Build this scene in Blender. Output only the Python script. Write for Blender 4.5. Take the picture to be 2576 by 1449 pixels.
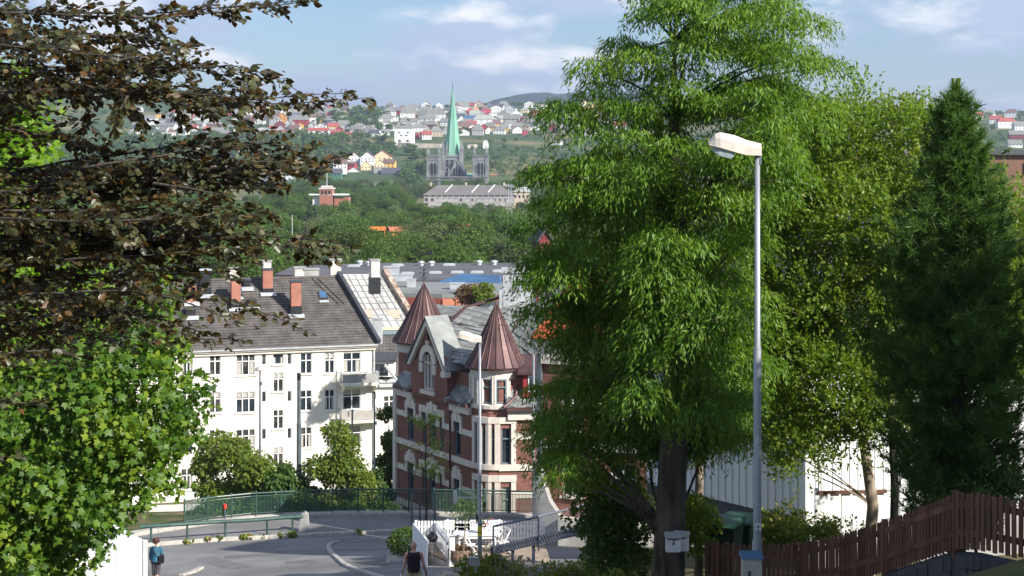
import bpy, math, random
import numpy as np
from mathutils import Vector, Matrix
R = math.radians
for o in list(bpy.data.objects): bpy.data.objects.remove(o)
SC = bpy.context.scene
COL = SC.collection
rnd = random.Random(11)
npr = np.random.default_rng(11)

# ------------------------------------------------------------------ camera, sky, sun, exposure
F, CX, HY = 4085.0, 1288.0, 370.0            # focal length and horizon of the 2576 px wide view
cam = bpy.data.cameras.new('camera'); cam_o = bpy.data.objects.new('camera', cam); COL.objects.link(cam_o)
cam_o.location = (0, 0, 0); cam_o.rotation_euler = (R(90), 0, 0)
cam.sensor_width = 36; cam.lens = F/2576*36; cam.shift_y = (HY-724.5)/2576
cam.clip_start = .5; cam.clip_end = 40000
SC.camera = cam_o

SUN_AZ, SUN_EL = 53.0, 32.0                  # sun behind the camera to the right
sdir = Vector((math.sin(R(SUN_AZ))*math.cos(R(SUN_EL)), -math.cos(R(SUN_AZ))*math.cos(R(SUN_EL)), math.sin(R(SUN_EL))))
sl = bpy.data.lights.new('sun', 'SUN'); sl.energy = 5.0; sl.angle = R(.53); sl.color = (1, .945, .86)
sun_o = bpy.data.objects.new('sun', sl); COL.objects.link(sun_o); sun_o.location = (30, -30, 60)
sun_o.rotation_euler = (-sdir).to_track_quat('-Z', 'Y').to_euler()

W = bpy.data.worlds.new('World'); SC.world = W; W.use_nodes = True
nt = W.node_tree; nt.nodes.clear(); L = nt.links.new
def nn(t, **k):
    n = nt.nodes.new(t)
    for a, b in k.items(): setattr(n, a, b)
    return n
out = nn('ShaderNodeOutputWorld'); bg = nn('ShaderNodeBackground'); bg.inputs[1].default_value = .056
sky = nn('ShaderNodeTexSky', sky_type='NISHITA', sun_disc=False, sun_elevation=R(SUN_EL),
         sun_rotation=math.atan2(sdir.x, sdir.y), altitude=60, air_density=1.0, dust_density=.15, ozone_density=2.0)
tc = nn('ShaderNodeTexCoord'); mp = nn('ShaderNodeMapping'); mp.inputs['Scale'].default_value = (9, 9, 26); mp.inputs['Location'].default_value = (5.6, 1.9, 2.3)
n1 = nn('ShaderNodeTexNoise'); n1.inputs['Scale'].default_value = 1.0; n1.inputs['Detail'].default_value = 7; n1.inputs['Roughness'].default_value = .55; n1.inputs['Distortion'].default_value = .25
r1 = nn('ShaderNodeValToRGB'); r1.color_ramp.elements[0].position = .46; r1.color_ramp.elements[1].position = .57
mp2 = nn('ShaderNodeMapping'); mp2.inputs['Scale'].default_value = (16, 16, 40); mp2.inputs['Location'].default_value = (7.3, 2.2, 5.1)
n2 = nn('ShaderNodeTexNoise'); n2.inputs['Scale'].default_value = 1.0; n2.inputs['Detail'].default_value = 6; n2.inputs['Roughness'].default_value = .5
r2 = nn('ShaderNodeValToRGB'); r2.color_ramp.elements[0].position = .46; r2.color_ramp.elements[1].position = .62
r2.color_ramp.elements[0].color = (6.0, 7.3, 9.8, 1); r2.color_ramp.elements[1].color = (13.2, 13.1, 13.4, 1)
mm = nn('ShaderNodeMath', operation='MULTIPLY'); mm.inputs[1].default_value = .93
tint = nn('ShaderNodeMixRGB', blend_type='MULTIPLY'); tint.inputs[0].default_value = 1; tint.inputs[2].default_value = (.90, 1.06, 1.32, 1)
mix = nn('ShaderNodeMixRGB')
L(tc.outputs['Generated'], mp.inputs[0]); L(mp.outputs[0], n1.inputs['Vector']); L(n1.outputs['Fac'], r1.inputs[0]); L(r1.outputs[0], mm.inputs[0])
L(tc.outputs['Generated'], mp2.inputs[0]); L(mp2.outputs[0], n2.inputs['Vector']); L(n2.outputs['Fac'], r2.inputs[0])
L(sky.outputs[0], tint.inputs[1]); L(mm.outputs[0], mix.inputs[0]); L(tint.outputs[0], mix.inputs[1]); L(r2.outputs[0], mix.inputs[2])
L(mix.outputs[0], bg.inputs[0]); L(bg.outputs[0], out.inputs[0])

SC.view_settings.view_transform = 'Standard'; SC.view_settings.look = 'None'
SC.view_settings.exposure = 0.74; SC.view_settings.gamma = 1.0; SC.view_settings.use_curve_mapping = False
SC.render.engine = 'CYCLES'
SC.cycles.max_bounces = 6; SC.cycles.diffuse_bounces = 3; SC.cycles.glossy_bounces = 2; SC.cycles.transmission_bounces = 3
SC.cycles.transparent_max_bounces = 6; SC.cycles.volume_bounces = 0; SC.cycles.use_denoising = True
SC.cycles.caustics_reflective = False; SC.cycles.caustics_refractive = False

def P(x, y, D):                               # a direction of the 2576 px view at depth D -> world point
    return Vector(((x-CX)/F*D, D, (HY-y)/F*D))
# ------------------------------------------------------------------ materials
def _nodes(name):
    m = bpy.data.materials.new(name); m.use_nodes = True
    nt = m.node_tree; nt.nodes.clear()
    o = nt.nodes.new('ShaderNodeOutputMaterial'); b = nt.nodes.new('ShaderNodeBsdfPrincipled')
    nt.links.new(b.outputs[0], o.inputs[0])
    return m, nt, o, b
def setp(b, rough, metal=0, spec=.4):
    b.inputs['Roughness'].default_value = rough; b.inputs['Metallic'].default_value = metal
    b.inputs['Specular IOR Level'].default_value = spec
def c4(c, k=1): return (min(1, c[0]*k), min(1, c[1]*k), min(1, c[2]*k), 1)
def mat(name, col, rough=.75, var=.18, scale=2.0, bump=.0, bscale=30., metal=0, spec=.4, col2=None, stretch=(1, 1, 1), lo=.35, hi=.65, objrand=0):
    m, nt, o, b = _nodes(name); L = nt.links.new; setp(b, rough, metal, spec)
    tc = nt.nodes.new('ShaderNodeTexCoord'); mp = nt.nodes.new('ShaderNodeMapping'); mp.inputs['Scale'].default_value = stretch
    L(tc.outputs['Object'], mp.inputs[0])
    n = nt.nodes.new('ShaderNodeTexNoise'); n.inputs['Scale'].default_value = scale; n.inputs['Detail'].default_value = 6; n.inputs['Roughness'].default_value = .6
    L(mp.outputs[0], n.inputs['Vector'])
    r = nt.nodes.new('ShaderNodeValToRGB'); r.color_ramp.elements[0].position = lo; r.color_ramp.elements[1].position = hi
    r.color_ramp.elements[0].color = c4(col, 1-var); r.color_ramp.elements[1].color = c4(col2) if col2 else c4(col, 1+var)
    L(n.outputs['Fac'], r.inputs[0]); src = r.outputs[0]
    if objrand:
        oi = nt.nodes.new('ShaderNodeObjectInfo'); mr = nt.nodes.new('ShaderNodeMapRange')
        mr.inputs[3].default_value = 1-objrand; mr.inputs[4].default_value = 1+objrand
        hs = nt.nodes.new('ShaderNodeHueSaturation'); L(oi.outputs['Random'], mr.inputs[0]); L(mr.outputs[0], hs.inputs['Value']); L(src, hs.inputs['Color']); src = hs.outputs[0]
    L(src, b.inputs['Base Color'])
    if bump:
        n2 = nt.nodes.new('ShaderNodeTexNoise'); n2.inputs['Scale'].default_value = bscale; n2.inputs['Detail'].default_value = 4
        L(mp.outputs[0], n2.inputs['Vector'])
        bp = nt.nodes.new('ShaderNodeBump'); bp.inputs['Strength'].default_value = bump; bp.inputs['Distance'].default_value = .02
        L(n2.outputs['Fac'], bp.inputs['Height']); L(bp.outputs[0], b.inputs['Normal'])
    return m
def brick_mat(name, c1, c2, mortar, bw=.25, bh=.075):
    m, nt, o, b = _nodes(name); L = nt.links.new; setp(b, .85, 0, .25)
    tc = nt.nodes.new('ShaderNodeTexCoord')
    br = nt.nodes.new('ShaderNodeTexBrick'); br.inputs['Scale'].default_value = 1; br.inputs['Brick Width'].default_value = bw; br.inputs['Row Height'].default_value = bh
    br.inputs['Mortar Size'].default_value = .011; br.inputs['Mortar Smooth'].default_value = .2; br.inputs['Bias'].default_value = -.1
    br.inputs['Color1'].default_value = c4(c1); br.inputs['Color2'].default_value = c4(c2); br.inputs['Mortar'].default_value = c4(mortar)
    L(tc.outputs['UV'], br.inputs['Vector'])
    n = nt.nodes.new('ShaderNodeTexNoise'); n.inputs['Scale'].default_value = 1.1; n.inputs['Detail'].default_value = 5; L(tc.outputs['UV'], n.inputs['Vector'])
    mr = nt.nodes.new('ShaderNodeMapRange'); mr.inputs[3].default_value = .62; mr.inputs[4].default_value = 1.35; L(n.outputs['Fac'], mr.inputs[0])
    hs = nt.nodes.new('ShaderNodeHueSaturation'); L(mr.outputs[0], hs.inputs['Value']); L(br.outputs['Color'], hs.inputs['Color']); L(hs.outputs[0], b.inputs['Base Color'])
    bp = nt.nodes.new('ShaderNodeBump'); bp.inputs['Strength'].default_value = .5; bp.inputs['Distance'].default_value = .012; bp.invert = True
    L(br.outputs['Fac'], bp.inputs['Height']); L(bp.outputs[0], b.inputs['Normal'])
    return m
def leaf_mat(name, cols, trans=(.25, .35, .05), tf=.3, rough=.5, spec=.4, objrand=0, clump=0.0):
    m, nt, o, b = _nodes(name); L = nt.links.new; setp(b, rough, 0, spec)
    g = nt.nodes.new('ShaderNodeNewGeometry'); r = nt.nodes.new('ShaderNodeValToRGB'); cr = r.color_ramp
    while len(cr.elements) < len(cols): cr.elements.new(.5)
    for i, c in enumerate(cols): cr.elements[i].position = i/max(1, len(cols)-1); cr.elements[i].color = c4(c)
    fac = g.outputs['Random Per Island']
    if clump:
        tc = nt.nodes.new('ShaderNodeTexCoord'); n = nt.nodes.new('ShaderNodeTexNoise'); n.inputs['Scale'].default_value = clump; n.inputs['Detail'].default_value = 2
        L(tc.outputs['Object'], n.inputs['Vector'])
        mr = nt.nodes.new('ShaderNodeMapRange'); mr.inputs[1].default_value = .3; mr.inputs[2].default_value = .7; mr.inputs[3].default_value = -.3; mr.inputs[4].default_value = .3
        L(n.outputs['Fac'], mr.inputs[0]); ad = nt.nodes.new('ShaderNodeMath'); ad.operation = 'ADD'; ad.use_clamp = True
        L(fac, ad.inputs[0]); L(mr.outputs[0], ad.inputs[1]); fac = ad.outputs[0]
    L(fac, r.inputs[0]); src = r.outputs[0]
    if objrand:
        oi = nt.nodes.new('ShaderNodeObjectInfo'); mr = nt.nodes.new('ShaderNodeMapRange'); mr.inputs[3].default_value = 1-objrand; mr.inputs[4].default_value = 1+objrand
        mh = nt.nodes.new('ShaderNodeMapRange'); mh.inputs[3].default_value = .475; mh.inputs[4].default_value = .515
        hs = nt.nodes.new('ShaderNodeHueSaturation'); L(oi.outputs['Random'], mr.inputs[0]); L(mr.outputs[0], hs.inputs['Value']); L(oi.outputs['Random'], mh.inputs[0]); L(mh.outputs[0], hs.inputs['Hue'])
        L(src, hs.inputs['Color']); src = hs.outputs[0]
    L(src, b.inputs['Base Color'])
    if tf:
        t = nt.nodes.new('ShaderNodeBsdfTranslucent'); t.inputs[0].default_value = c4(trans)
        x = nt.nodes.new('ShaderNodeMixShader'); x.inputs[0].default_value = tf
        L(b.outputs[0], x.inputs[1]); L(t.outputs[0], x.inputs[2]); L(x.outputs[0], o.inputs[0])
    return m
def glass_mat(name, col=(.03, .04, .05)):
    m = mat(name, col, rough=.08, var=.5, scale=.7, spec=.6)
    return m

M = {}
M['asphalt'] = mat('asphalt', (.215, .212, .208), .9, .22, .28, .35, 60, spec=.25)
M['asphalt_patch'] = mat('asphalt_patch', (.165, .163, .162), .9, .2, .8, .35, 60, spec=.25)
M['asphalt_new'] = mat('asphalt_ramp', (.1, .1, .105), .9, .2, .6, .35, 50, spec=.25)
M['kerb'] = mat('granite_kerb', (.42, .39, .35), .85, .25, 3, .3, 40)
M['concrete'] = mat('concrete', (.34, .335, .32), .9, .2, 1.2, .2, 30)
M['concrete_pale'] = mat('pale_concrete', (.55, .53, .48), .9, .2, 1.5, .2, 30)
M['paint_line'] = mat('road_paint', (.6, .6, .58), .7, .25, 4)
M['white_plaster'] = mat('white_plaster', (.74, .71, .62), .9, .08, .45, .08, 25, col2=(.84, .81, .73), stretch=(1, 1, .35))
M['white_paint'] = mat('white_paint', (.78, .78, .77), .55, .08, 3)
M['white_board'] = mat('white_board', (.76, .77, .78), .55, .07, 2, .1, 12, stretch=(1, 1, .1), objrand=.05)
M['cream'] = mat('cream_stone', (.68, .62, .54), .85, .09, 2)
M['brick'] = brick_mat('brick', (.25, .085, .06), (.155, .045, .036), (.27, .205, .175))
M['brick_orange'] = brick_mat('chimney_brick', (.42, .13, .07), (.30, .085, .05), (.4, .3, .25), .22, .075)
M['tile_brown'] = mat('brown_roof_tile', (.112, .102, .095), .8, .3, 1.2, .3, 20)
M['tile_ridge'] = mat('ridge_tile', (.11, .09, .08), .8, .2, 2)
M['roof_pale'] = mat('pale_fibre_roof', (.42, .41, .385), .85, .18, .7, .2, 10, stretch=(1, 1, .4))
M['slate'] = mat('slate', (.205, .215, .205), .6, .2, 1.5, .15, 30, objrand=.22, spec=.4)
M['slate_base'] = mat('slate_underlay', (.13, .135, .135), .7, .2, 2)
M['copper'] = mat('brown_copper', (.098, .05, .048), .5, .25, 1.4, .06, 8, metal=.3, spec=.5, stretch=(1, 1, .35))
M['black_metal'] = mat('black_metal', (.02, .022, .026), .45, .2, 4)
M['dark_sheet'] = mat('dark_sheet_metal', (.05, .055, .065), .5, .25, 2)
M['zinc'] = mat('zinc', (.5, .52, .53), .5, .14, 1.5, metal=.3)
M['rust'] = mat('rusty_flashing', (.30, .16, .09), .8, .5, 2.5, col2=(.5, .42, .36))
M['green_metal'] = mat('green_painted_steel', (.035, .082, .066), .4, .25, 4, spec=.5)
M['grey_metal'] = mat('galvanised_steel', (.36, .385, .42), .45, .16, 3, metal=.35, stretch=(1, 1, .3))
M['grey_dark'] = mat('dark_grey_steel', (.09, .11, .12), .5, .2, 3)
M['blue_steel'] = mat('blue_black_steel', (.03, .04, .07), .45, .2, 3)
M['lamp_shell'] = mat('lamp_shell', (.56, .51, .45), .5, .08, 6)
M['lamp_glass'] = mat('lamp_lens', (.40, .45, .48), .2, .25, 9, spec=.6)
M['glass'] = glass_mat('window_glass')
M['glass_curtain'] = mat('curtained_glass', (.05, .052, .055), .12, .4, 2.5, col2=(.16, .15, .14), spec=.6, lo=.45, hi=.75)
M['frame_white'] = mat('white_frame', (.74, .74, .72), .5, .06, 4)
M['frame_blue'] = mat('blue_grey_frame', (.16, .22, .26), .5, .12, 4)
M['door_green'] = mat('pale_green_door', (.30, .36, .30), .55, .1, 3)
M['wood_brown'] = mat('brown_stained_wood', (.165, .078, .05), .75, .4, 3, .2, 30, stretch=(1, 1, .12), objrand=.3)
M['wood_grey'] = mat('weathered_wood', (.26, .22, .18), .85, .3, 3, .2, 30, stretch=(1, 1, .2))
M['deck'] = mat('deck_wood', (.30, .24, .18), .8, .25, 2)
M['bark'] = mat('bark', (.05, .04, .032), .95, .6, 4.5, 1.0, 14, stretch=(1, 1, .22), col2=(.13, .10, .08))
M['bark_dark'] = mat('dark_bark', (.06, .05, .042), .95, .4, 6, .6, 30)
M['bark_pale'] = mat('pale_bark', (.28, .22, .16), .9, .4, 4, .5, 18, stretch=(1, 1, .3))
M['verdigris'] = mat('green_copper', (.19, .43, .31), .75, .14, .05, col2=(.30, .56, .43), stretch=(1, 1, .2))
M['stone'] = mat('soapstone', (.165, .175, .175), .9, .3, .12, col2=(.27, .28, .275))
M['stone_dark'] = mat('dark_lead_roof', (.07, .085, .10), .7, .2, .1)
M['void'] = mat('dark_opening', (.012, .013, .016), .6, .2, 1)
M['fort_wall'] = mat('fort_stone', (.38, .34, .29), .95, .25, .1)
M['hall_roof'] = mat('felt_roof', (.115, .115, .125), .9, .15, .15, spec=.25)
M['hall_roof2'] = mat('grey_green_felt', (.20, .215, .21), .9, .12, .2)
M['hall_wall'] = mat('mauve_wall', (.14, .125, .14), .85, .1, .3)
M['blue_roof'] = mat('blue_sheet_roof', (.06, .15, .29), .5, .2, .4, spec=.5)
M['red_panel'] = mat('red_panel', (.25, .075, .055), .8, .15, .8)
M['orange_panel'] = mat('orange_panel', (.48, .19, .11), .8, .15, .8)
M['red_roof'] = mat('red_tile', (.55, .105, .055), .75, .2, 1.5, .3, 15)
M['red_paint'] = mat('red_paint', (.33, .035, .04), .6, .15, 1)
M['skin'] = mat('skin', (.56, .30, .22), .55, .12, 12, spec=.4)
M['cloth_teal'] = mat('teal_jacket', (.03, .12, .19), .85, .3, 7, .3, 14)
M['cloth_black'] = mat('black_shirt', (.018, .012, .018), .9, .4, 8, .3, 12)
M['cloth_grey'] = mat('grey_trousers', (.065, .055, .068), .9, .25, 8, .2, 14)
M['cloth_khaki'] = mat('khaki_shorts', (.42, .33, .21), .9, .15, 8, .25, 12)
M['hair'] = mat('auburn_hair', (.075, .03, .026), .8, .6, 25, .9, 45)
M['leather'] = mat('black_leather', (.012, .012, .014), .4, .3, 10)
M['plastic_white'] = mat('white_plastic', (.75, .75, .76), .5, .1, 5)
M['bin_green'] = mat('dark_green_plastic', (.012, .03, .02), .4, .25, 4, spec=.5)
M['bin_lid'] = mat('green_plastic_lid', (.05, .16, .11), .4, .2, 4, spec=.5)
M['yellow'] = mat('yellow_sticker', (.78, .62, .03), .6, .1, 6)
M['red_cap'] = mat('red_plastic', (.7, .05, .03), .5, .1, 6)
M['curtain'] = mat('pale_curtain', (.42, .40, .36), .9, .2, 6, stretch=(6, 1, .3)); M['terrain'] = None
M['rock'] = mat('boulder_rock', (.38, .33, .26), .9, .3, 5, .5, 20)
M['pot'] = mat('barrel_wood', (.20, .12, .085), .85, .3, 4, .3, 20, stretch=(1, 1, .3))
M['pink'] = mat('pink_petal', (.6, .06, .3), .6, .2, 20)
M['orange'] = mat('orange_board', (.75, .25, .05), .7, .15, 1)
M['scaffold'] = mat('scaffold_sheet', (.40, .37, .37), .85, .15, .15)
M['hall_pale'] = mat('hall_wall_plaster', (.34, .315, .30), .85, .15, .15); M['mauve_roof'] = mat('mauve_slate', (.16, .148, .145), .8, .12, .1)
for n_, c_ in dict(white=(.74, .74, .73), cream=(.70, .60, .38), yellow=(.70, .44, .10), orange=(.62, .27, .07), red=(.36, .045, .055),
                   darkred=(.20, .035, .04), pink=(.50, .07, .12), brown=(.20, .11, .075), beige=(.50, .42, .33), grey=(.42, .43, .43),
                   bluegrey=(.16, .19, .25), peach=(.68, .40, .24), green=(.06, .17, .11), dark=(.06, .06, .07), paleblue=(.50, .55, .60)).items():
    M['w_'+n_] = mat('wall_'+n_, c_, .85, .06, .3)
for n_, c_ in dict(grey=(.215, .215, .20), red=(.34, .085, .07), brown=(.17, .105, .095), dark=(.085, .09, .105), blue=(.05, .12, .30),
                   pale=(.35, .37, .34), orange=(.50, .17, .09), mauve=(.20, .11, .125), green=(.30, .42, .33)).items():
    M['r_'+n_] = mat('roof_'+n_, c_, .85, .14, .3)

# foliage
M['beech'] = leaf_mat('copper_beech_leaf', [(.010, .013, .005), (.020, .023, .009), (.036, .041, .013), (.072, .088, .034), (.095, .046, .012)], (.36, .17, .03), .17, .42, .42)
M['maple'] = leaf_mat('maple_leaf', [(.022, .062, .006), (.048, .112, .009), (.09, .17, .012), (.17, .235, .02)], (.30, .46, .02), .26, .5, .35, clump=.75)
M['maple_bright'] = leaf_mat('bright_maple_leaf', [(.08, .17, .012), (.13, .25, .016), (.19, .32, .022)], (.45, .66, .03), .45, .5, .3)
M['willow'] = leaf_mat('narrow_willow_leaf', [(.032, .085, .006), (.062, .145, .009), (.105, .20, .013), (.155, .245, .02)], (.30, .50, .015), .25, .5, .3, clump=.9)
M['shrub'] = leaf_mat('small_oval_leaf', [(.045, .10, .01), (.085, .165, .014), (.14, .22, .02), (.22, .255, .05)], (.40, .56, .03), .32, .48, .35, clump=.9)
M['pine'] = leaf_mat('pine_needle', [(.03, .075, .016), (.062, .135, .026), (.115, .20, .042)], (.18, .32, .03), .22, .5, .25, clump=1.2)
M['hedge'] = leaf_mat('hedge_leaf', [(.05, .11, .008), (.11, .18, .012), (.19, .24, .018)], (.34, .46, .02), .3, .5, .3)
M['birch'] = leaf_mat('birch_leaf', [(.055, .10, .012), (.10, .15, .016), (.155, .19, .025)], (.38, .46, .03), .3, .5, .3)
M['bush'] = leaf_mat('bush_leaf', [(.028, .07, .012), (.05, .10, .016), (.08, .135, .022)], (.2, .3, .03), .25, .5, .3)
M['mid'] = leaf_mat('park_tree_leaf', [(.042, .088, .018), (.072, .132, .026), (.112, .18, .036)], (.22, .34, .05), .27, .7, .2, objrand=.28)
M['midbirch'] = leaf_mat('pale_tree_leaf', [(.085, .12, .04), (.12, .16, .055), (.165, .195, .075)], (.28, .34, .1), .25, .7, .25, objrand=.2)
M['conifer'] = leaf_mat('conifer_needle', [(.022, .045, .026), (.034, .062, .032), (.05, .08, .04)], (.1, .15, .05), .1, .7, .25, objrand=.25)
M['copperbush'] = leaf_mat('rust_leaf', [(.10, .045, .03), (.16, .08, .045), (.12, .13, .04)], (.3, .15, .06), .25)
M['weed'] = leaf_mat('weed_leaf', [(.06, .115, .012), (.11, .18, .016), (.19, .21, .04), (.18, .09, .03)], (.32, .42, .03), .28, .55, .3)

# ------------------------------------------------------------------ mesh helpers
class MB:
    def __init__(s, mtx=None): s.v = []; s.f = []; s.M = mtx
    def p(s, q):
        q = Vector(q)
        s.v.append(s.M @ q if s.M else q); return len(s.v)-1
    def poly(s, pts): s.f.append([s.p(q) for q in pts])
    def box(s, c, d, rz=0, rx=0, ry=0):
        c = Vector(c); h = [k/2 for k in d]
        m = Matrix.Rotation(rz, 3, 'Z') @ Matrix.Rotation(ry, 3, 'Y') @ Matrix.Rotation(rx, 3, 'X')
        i = [s.p(c + m @ Vector((x*h[0], y*h[1], z*h[2]))) for x, y, z in ((-1,-1,-1),(1,-1,-1),(1,1,-1),(-1,1,-1),(-1,-1,1),(1,-1,1),(1,1,1),(-1,1,1))]
        for a in ((0,3,2,1),(4,5,6,7),(0,1,5,4),(1,2,6,5),(2,3,7,6),(3,0,4,7)): s.f.append([i[k] for k in a])
        return s
    def bar(s, a, b, w, h=None, up=(0, 0, 1)):
        a = Vector(a); b = Vector(b); h = h or w; d = (b-a); ln = d.length; d.normalize(); up = Vector(up)
        x = d.cross(up)
        if x.length < 1e-4: x = d.cross(Vector((1, 0, 0)))
        x.normalize(); z = x.cross(d)
        i = []
        for q in (a, b):
            for sx, sz in ((-1,-1),(1,-1),(1,1),(-1,1)): i.append(s.p(q + x*sx*w/2 + z*sz*h/2))
        for f in ((0,1,2,3),(7,6,5,4),(0,4,5,1),(1,5,6,2),(2,6,7,3),(3,7,4,0)): s.f.append([i[k] for k in f])
        return s
    def tube(s, pts, rad, n=8, cap=True):
        pts = [Vector(q) for q in pts]
        if not hasattr(rad, '__len__'): rad = [rad]*len(pts)
        rings = []; px = None
        for k, q in enumerate(pts):
            d = (pts[min(k+1, len(pts)-1)]-pts[max(k-1, 0)]).normalized()
            if px is None: px = d.cross(Vector((0, 0, 1))) if abs(d.z) < .95 else d.cross(Vector((0, 1, 0)))
            px = (px - d*px.dot(d)).normalized(); y = d.cross(px)
            rings.append([s.p(q + (px*math.cos(2*math.pi*j/n) + y*math.sin(2*math.pi*j/n))*rad[k]) for j in range(n)])
        for a, b in zip(rings, rings[1:]):
            for j in range(n): s.f.append([a[j], a[(j+1) % n], b[(j+1) % n], b[j]])
        if cap: s.f.append(rings[0][::-1]); s.f.append(rings[-1])
        return s
    def lathe(s, prof, n=24, c=(0, 0), a0=0, a1=None, cap=False):
        full = a1 is None; a1 = a0+2*math.pi if full else a1; k = n if full else n+1
        rings = [[s.p((c[0]+r*math.cos(a0+(a1-a0)*j/n), c[1]+r*math.sin(a0+(a1-a0)*j/n), z)) for j in range(k)] for r, z in prof]
        for a, b in zip(rings, rings[1:]):
            for j in range(n): s.f.append([a[j], a[(j+1) % k], b[(j+1) % k], b[j]])
        if cap: s.f.append(rings[0][::-1]); s.f.append(rings[-1])
        return s
    def prism(s, pts, ext):
        e = Vector(ext); a = [s.p(q) for q in pts]; b = [s.p(Vector(q)+e) for q in pts]; n = len(a)
        s.f.append(a[::-1]); s.f.append(b)
        for k in range(n): s.f.append([a[k], a[(k+1) % n], b[(k+1) % n], b[k]])
        return s
    def ell(s, c, r, nu=10, nv=8, jit=0):
        c = Vector(c); r = r if hasattr(r, '__len__') else (r, r, r)
        rows = []
        for i in range(1, nv):
            t = math.pi*i/nv
            rows.append([s.p(c + Vector((r[0]*math.sin(t)*math.cos(2*math.pi*j/nu), r[1]*math.sin(t)*math.sin(2*math.pi*j/nu), r[2]*math.cos(t)))*(1+rnd.uniform(-jit, jit))) for j in range(nu)])
        a = s.p(c+Vector((0, 0, r[2]))); b = s.p(c-Vector((0, 0, r[2])))
        for j in range(nu): s.f.append([a, rows[0][j], rows[0][(j+1) % nu]]); s.f.append([b, rows[-1][(j+1) % nu], rows[-1][j]])
        for p, q in zip(rows, rows[1:]):
            for j in range(nu): s.f.append([p[j], q[j], q[(j+1) % nu], p[(j+1) % nu]])
        return s
    def wall(s, W, H, rects, z0=0, u0=0, depth=.14, y=0):
        us = sorted({u0, u0+W, *[r[0] for r in rects], *[r[1] for r in rects]}); zs = sorted({z0, z0+H, *[r[2] for r in rects], *[r[3] for r in rects]})
        for a, b in zip(us, us[1:]):
            for c, d in zip(zs, zs[1:]):
                m, k = (a+b)/2, (c+d)/2
                if not any(r[0] < m < r[1] and r[2] < k < r[3] for r in rects): s.poly([(a, y, c), (b, y, c), (b, y, d), (a, y, d)])
        for a, b, c, d in [r[:4] for r in rects]:
            e = y+depth
            s.poly([(a, y, c), (a, y, d), (a, e, d), (a, e, c)]); s.poly([(b, y, c), (b, e, c), (b, e, d), (b, y, d)])
            s.poly([(a, y, c), (a, e, c), (b, e, c), (b, y, c)]); s.poly([(a, y, d), (b, y, d), (b, e, d), (a, e, d)])
        return s
    def mesh(s, name, uv=True, smooth=False):
        me = bpy.data.meshes.new(name); me.from_pydata([tuple(q) for q in s.v], [], s.f)
        if uv and me.polygons:
            ul = me.uv_layers.new(name='UVMap'); d = np.empty(len(me.loops)*2)
            vs = me.vertices; k = 0
            for pl in me.polygons:
                n = pl.normal
                if abs(n.z) > .9: t = None
                else: t = Vector((-n.y, n.x, 0)).normalized()
                for vi in pl.vertices:
                    q = vs[vi].co
                    if t is None: d[k] = q.x; d[k+1] = q.y
                    else: d[k] = q.dot(t); d[k+1] = q.z
                    k += 2
            ul.data.foreach_set('uv', d)
        if smooth: me.polygons.foreach_set('use_smooth', [True]*len(me.polygons))
        return me
    def build(s, name, m, parent=None, smooth=False, loc=None):
        o = bpy.data.objects.new(name, s.mesh(name, True, smooth)); COL.objects.link(o)
        o.data.materials.append(M[m] if isinstance(m, str) else m)
        if parent: o.parent = parent
        if loc: o.location = loc
        return o
def inst(name, me, parent=None, loc=(0, 0, 0), rz=0, sc=1):
    o = bpy.data.objects.new(name, me); COL.objects.link(o); o.location = loc; o.rotation_euler = (0, 0, rz)
    o.scale = sc if hasattr(sc, '__len__') else (sc, sc, sc)
    if parent: o.parent = parent
    return o
def empty(name, loc=(0, 0, 0), rz=0):
    o = bpy.data.objects.new(name, None); COL.objects.link(o); o.location = loc; o.rotation_euler = (0, 0, rz); o.empty_display_size = .2
    return o
def tag(o, label=None, cat=None, group=None, kind=None):
    if label: o['label'] = label
    if cat: o['category'] = cat
    if group: o['group'] = group
    if kind: o['kind'] = kind
    return o
def thing(name, label, cat, loc=(0, 0, 0), rz=0, group=None): return tag(empty(name, loc, rz), label, cat, group)

def np_mesh(name, V, T, k):                    # V (n,3) verts, T (m,k) faces
    me = bpy.data.meshes.new(name); me.vertices.add(len(V)); me.vertices.foreach_set('co', np.ascontiguousarray(V, dtype=np.float32).ravel())
    m = len(T); me.loops.add(m*k); me.loops.foreach_set('vertex_index', np.ascontiguousarray(T, dtype=np.int32).ravel())
    me.polygons.add(m); me.polygons.foreach_set('loop_start', np.arange(0, m*k, k, dtype=np.int32)); me.polygons.foreach_set('loop_total', np.full(m, k, dtype=np.int32))
    me.update(calc_edges=True); return me
def norm(a): return a/np.maximum(np.linalg.norm(a, axis=-1, keepdims=True), 1e-9)
def leaves(tv, tf, pos, d, n, sc):             # copies of a leaf template: axis d, face normal n
    y = norm(d); z = norm(n-(n*y).sum(-1, keepdims=True)*y); x = np.cross(y, z)
    tv = np.asarray(tv, float); tf = np.asarray(tf); N = len(pos); sc = np.broadcast_to(np.asarray(sc, float).reshape(-1, 1, 1), (N, 1, 1))
    loc = tv[None]*sc
    V = pos[:, None]+loc[..., 0:1]*x[:, None]+loc[..., 1:2]*y[:, None]+loc[..., 2:3]*z[:, None]
    T = tf[None]+(np.arange(N)*len(tv))[:, None, None]
    return V.reshape(-1, 3), T.reshape(-1, tf.shape[1])
OVAL = ([(0, 0, 0), (-.30, .28, .07), (-.31, .62, .07), (0, 1, -.06), (.31, .62, .07), (.30, .28, .07)], [(0, 1, 2, 3), (0, 3, 4, 5)])
KITE = ([(0, 0, 0), (-.30, .48, .06), (0, 1, 0), (.30, .48, .06)], [(0, 3, 2, 1)])
THIN = ([(0, 0, 0), (-.115, .42, .02), (0, 1, -.12), (.115, .42, .02)], [(0, 3, 2, 1)])
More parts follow.
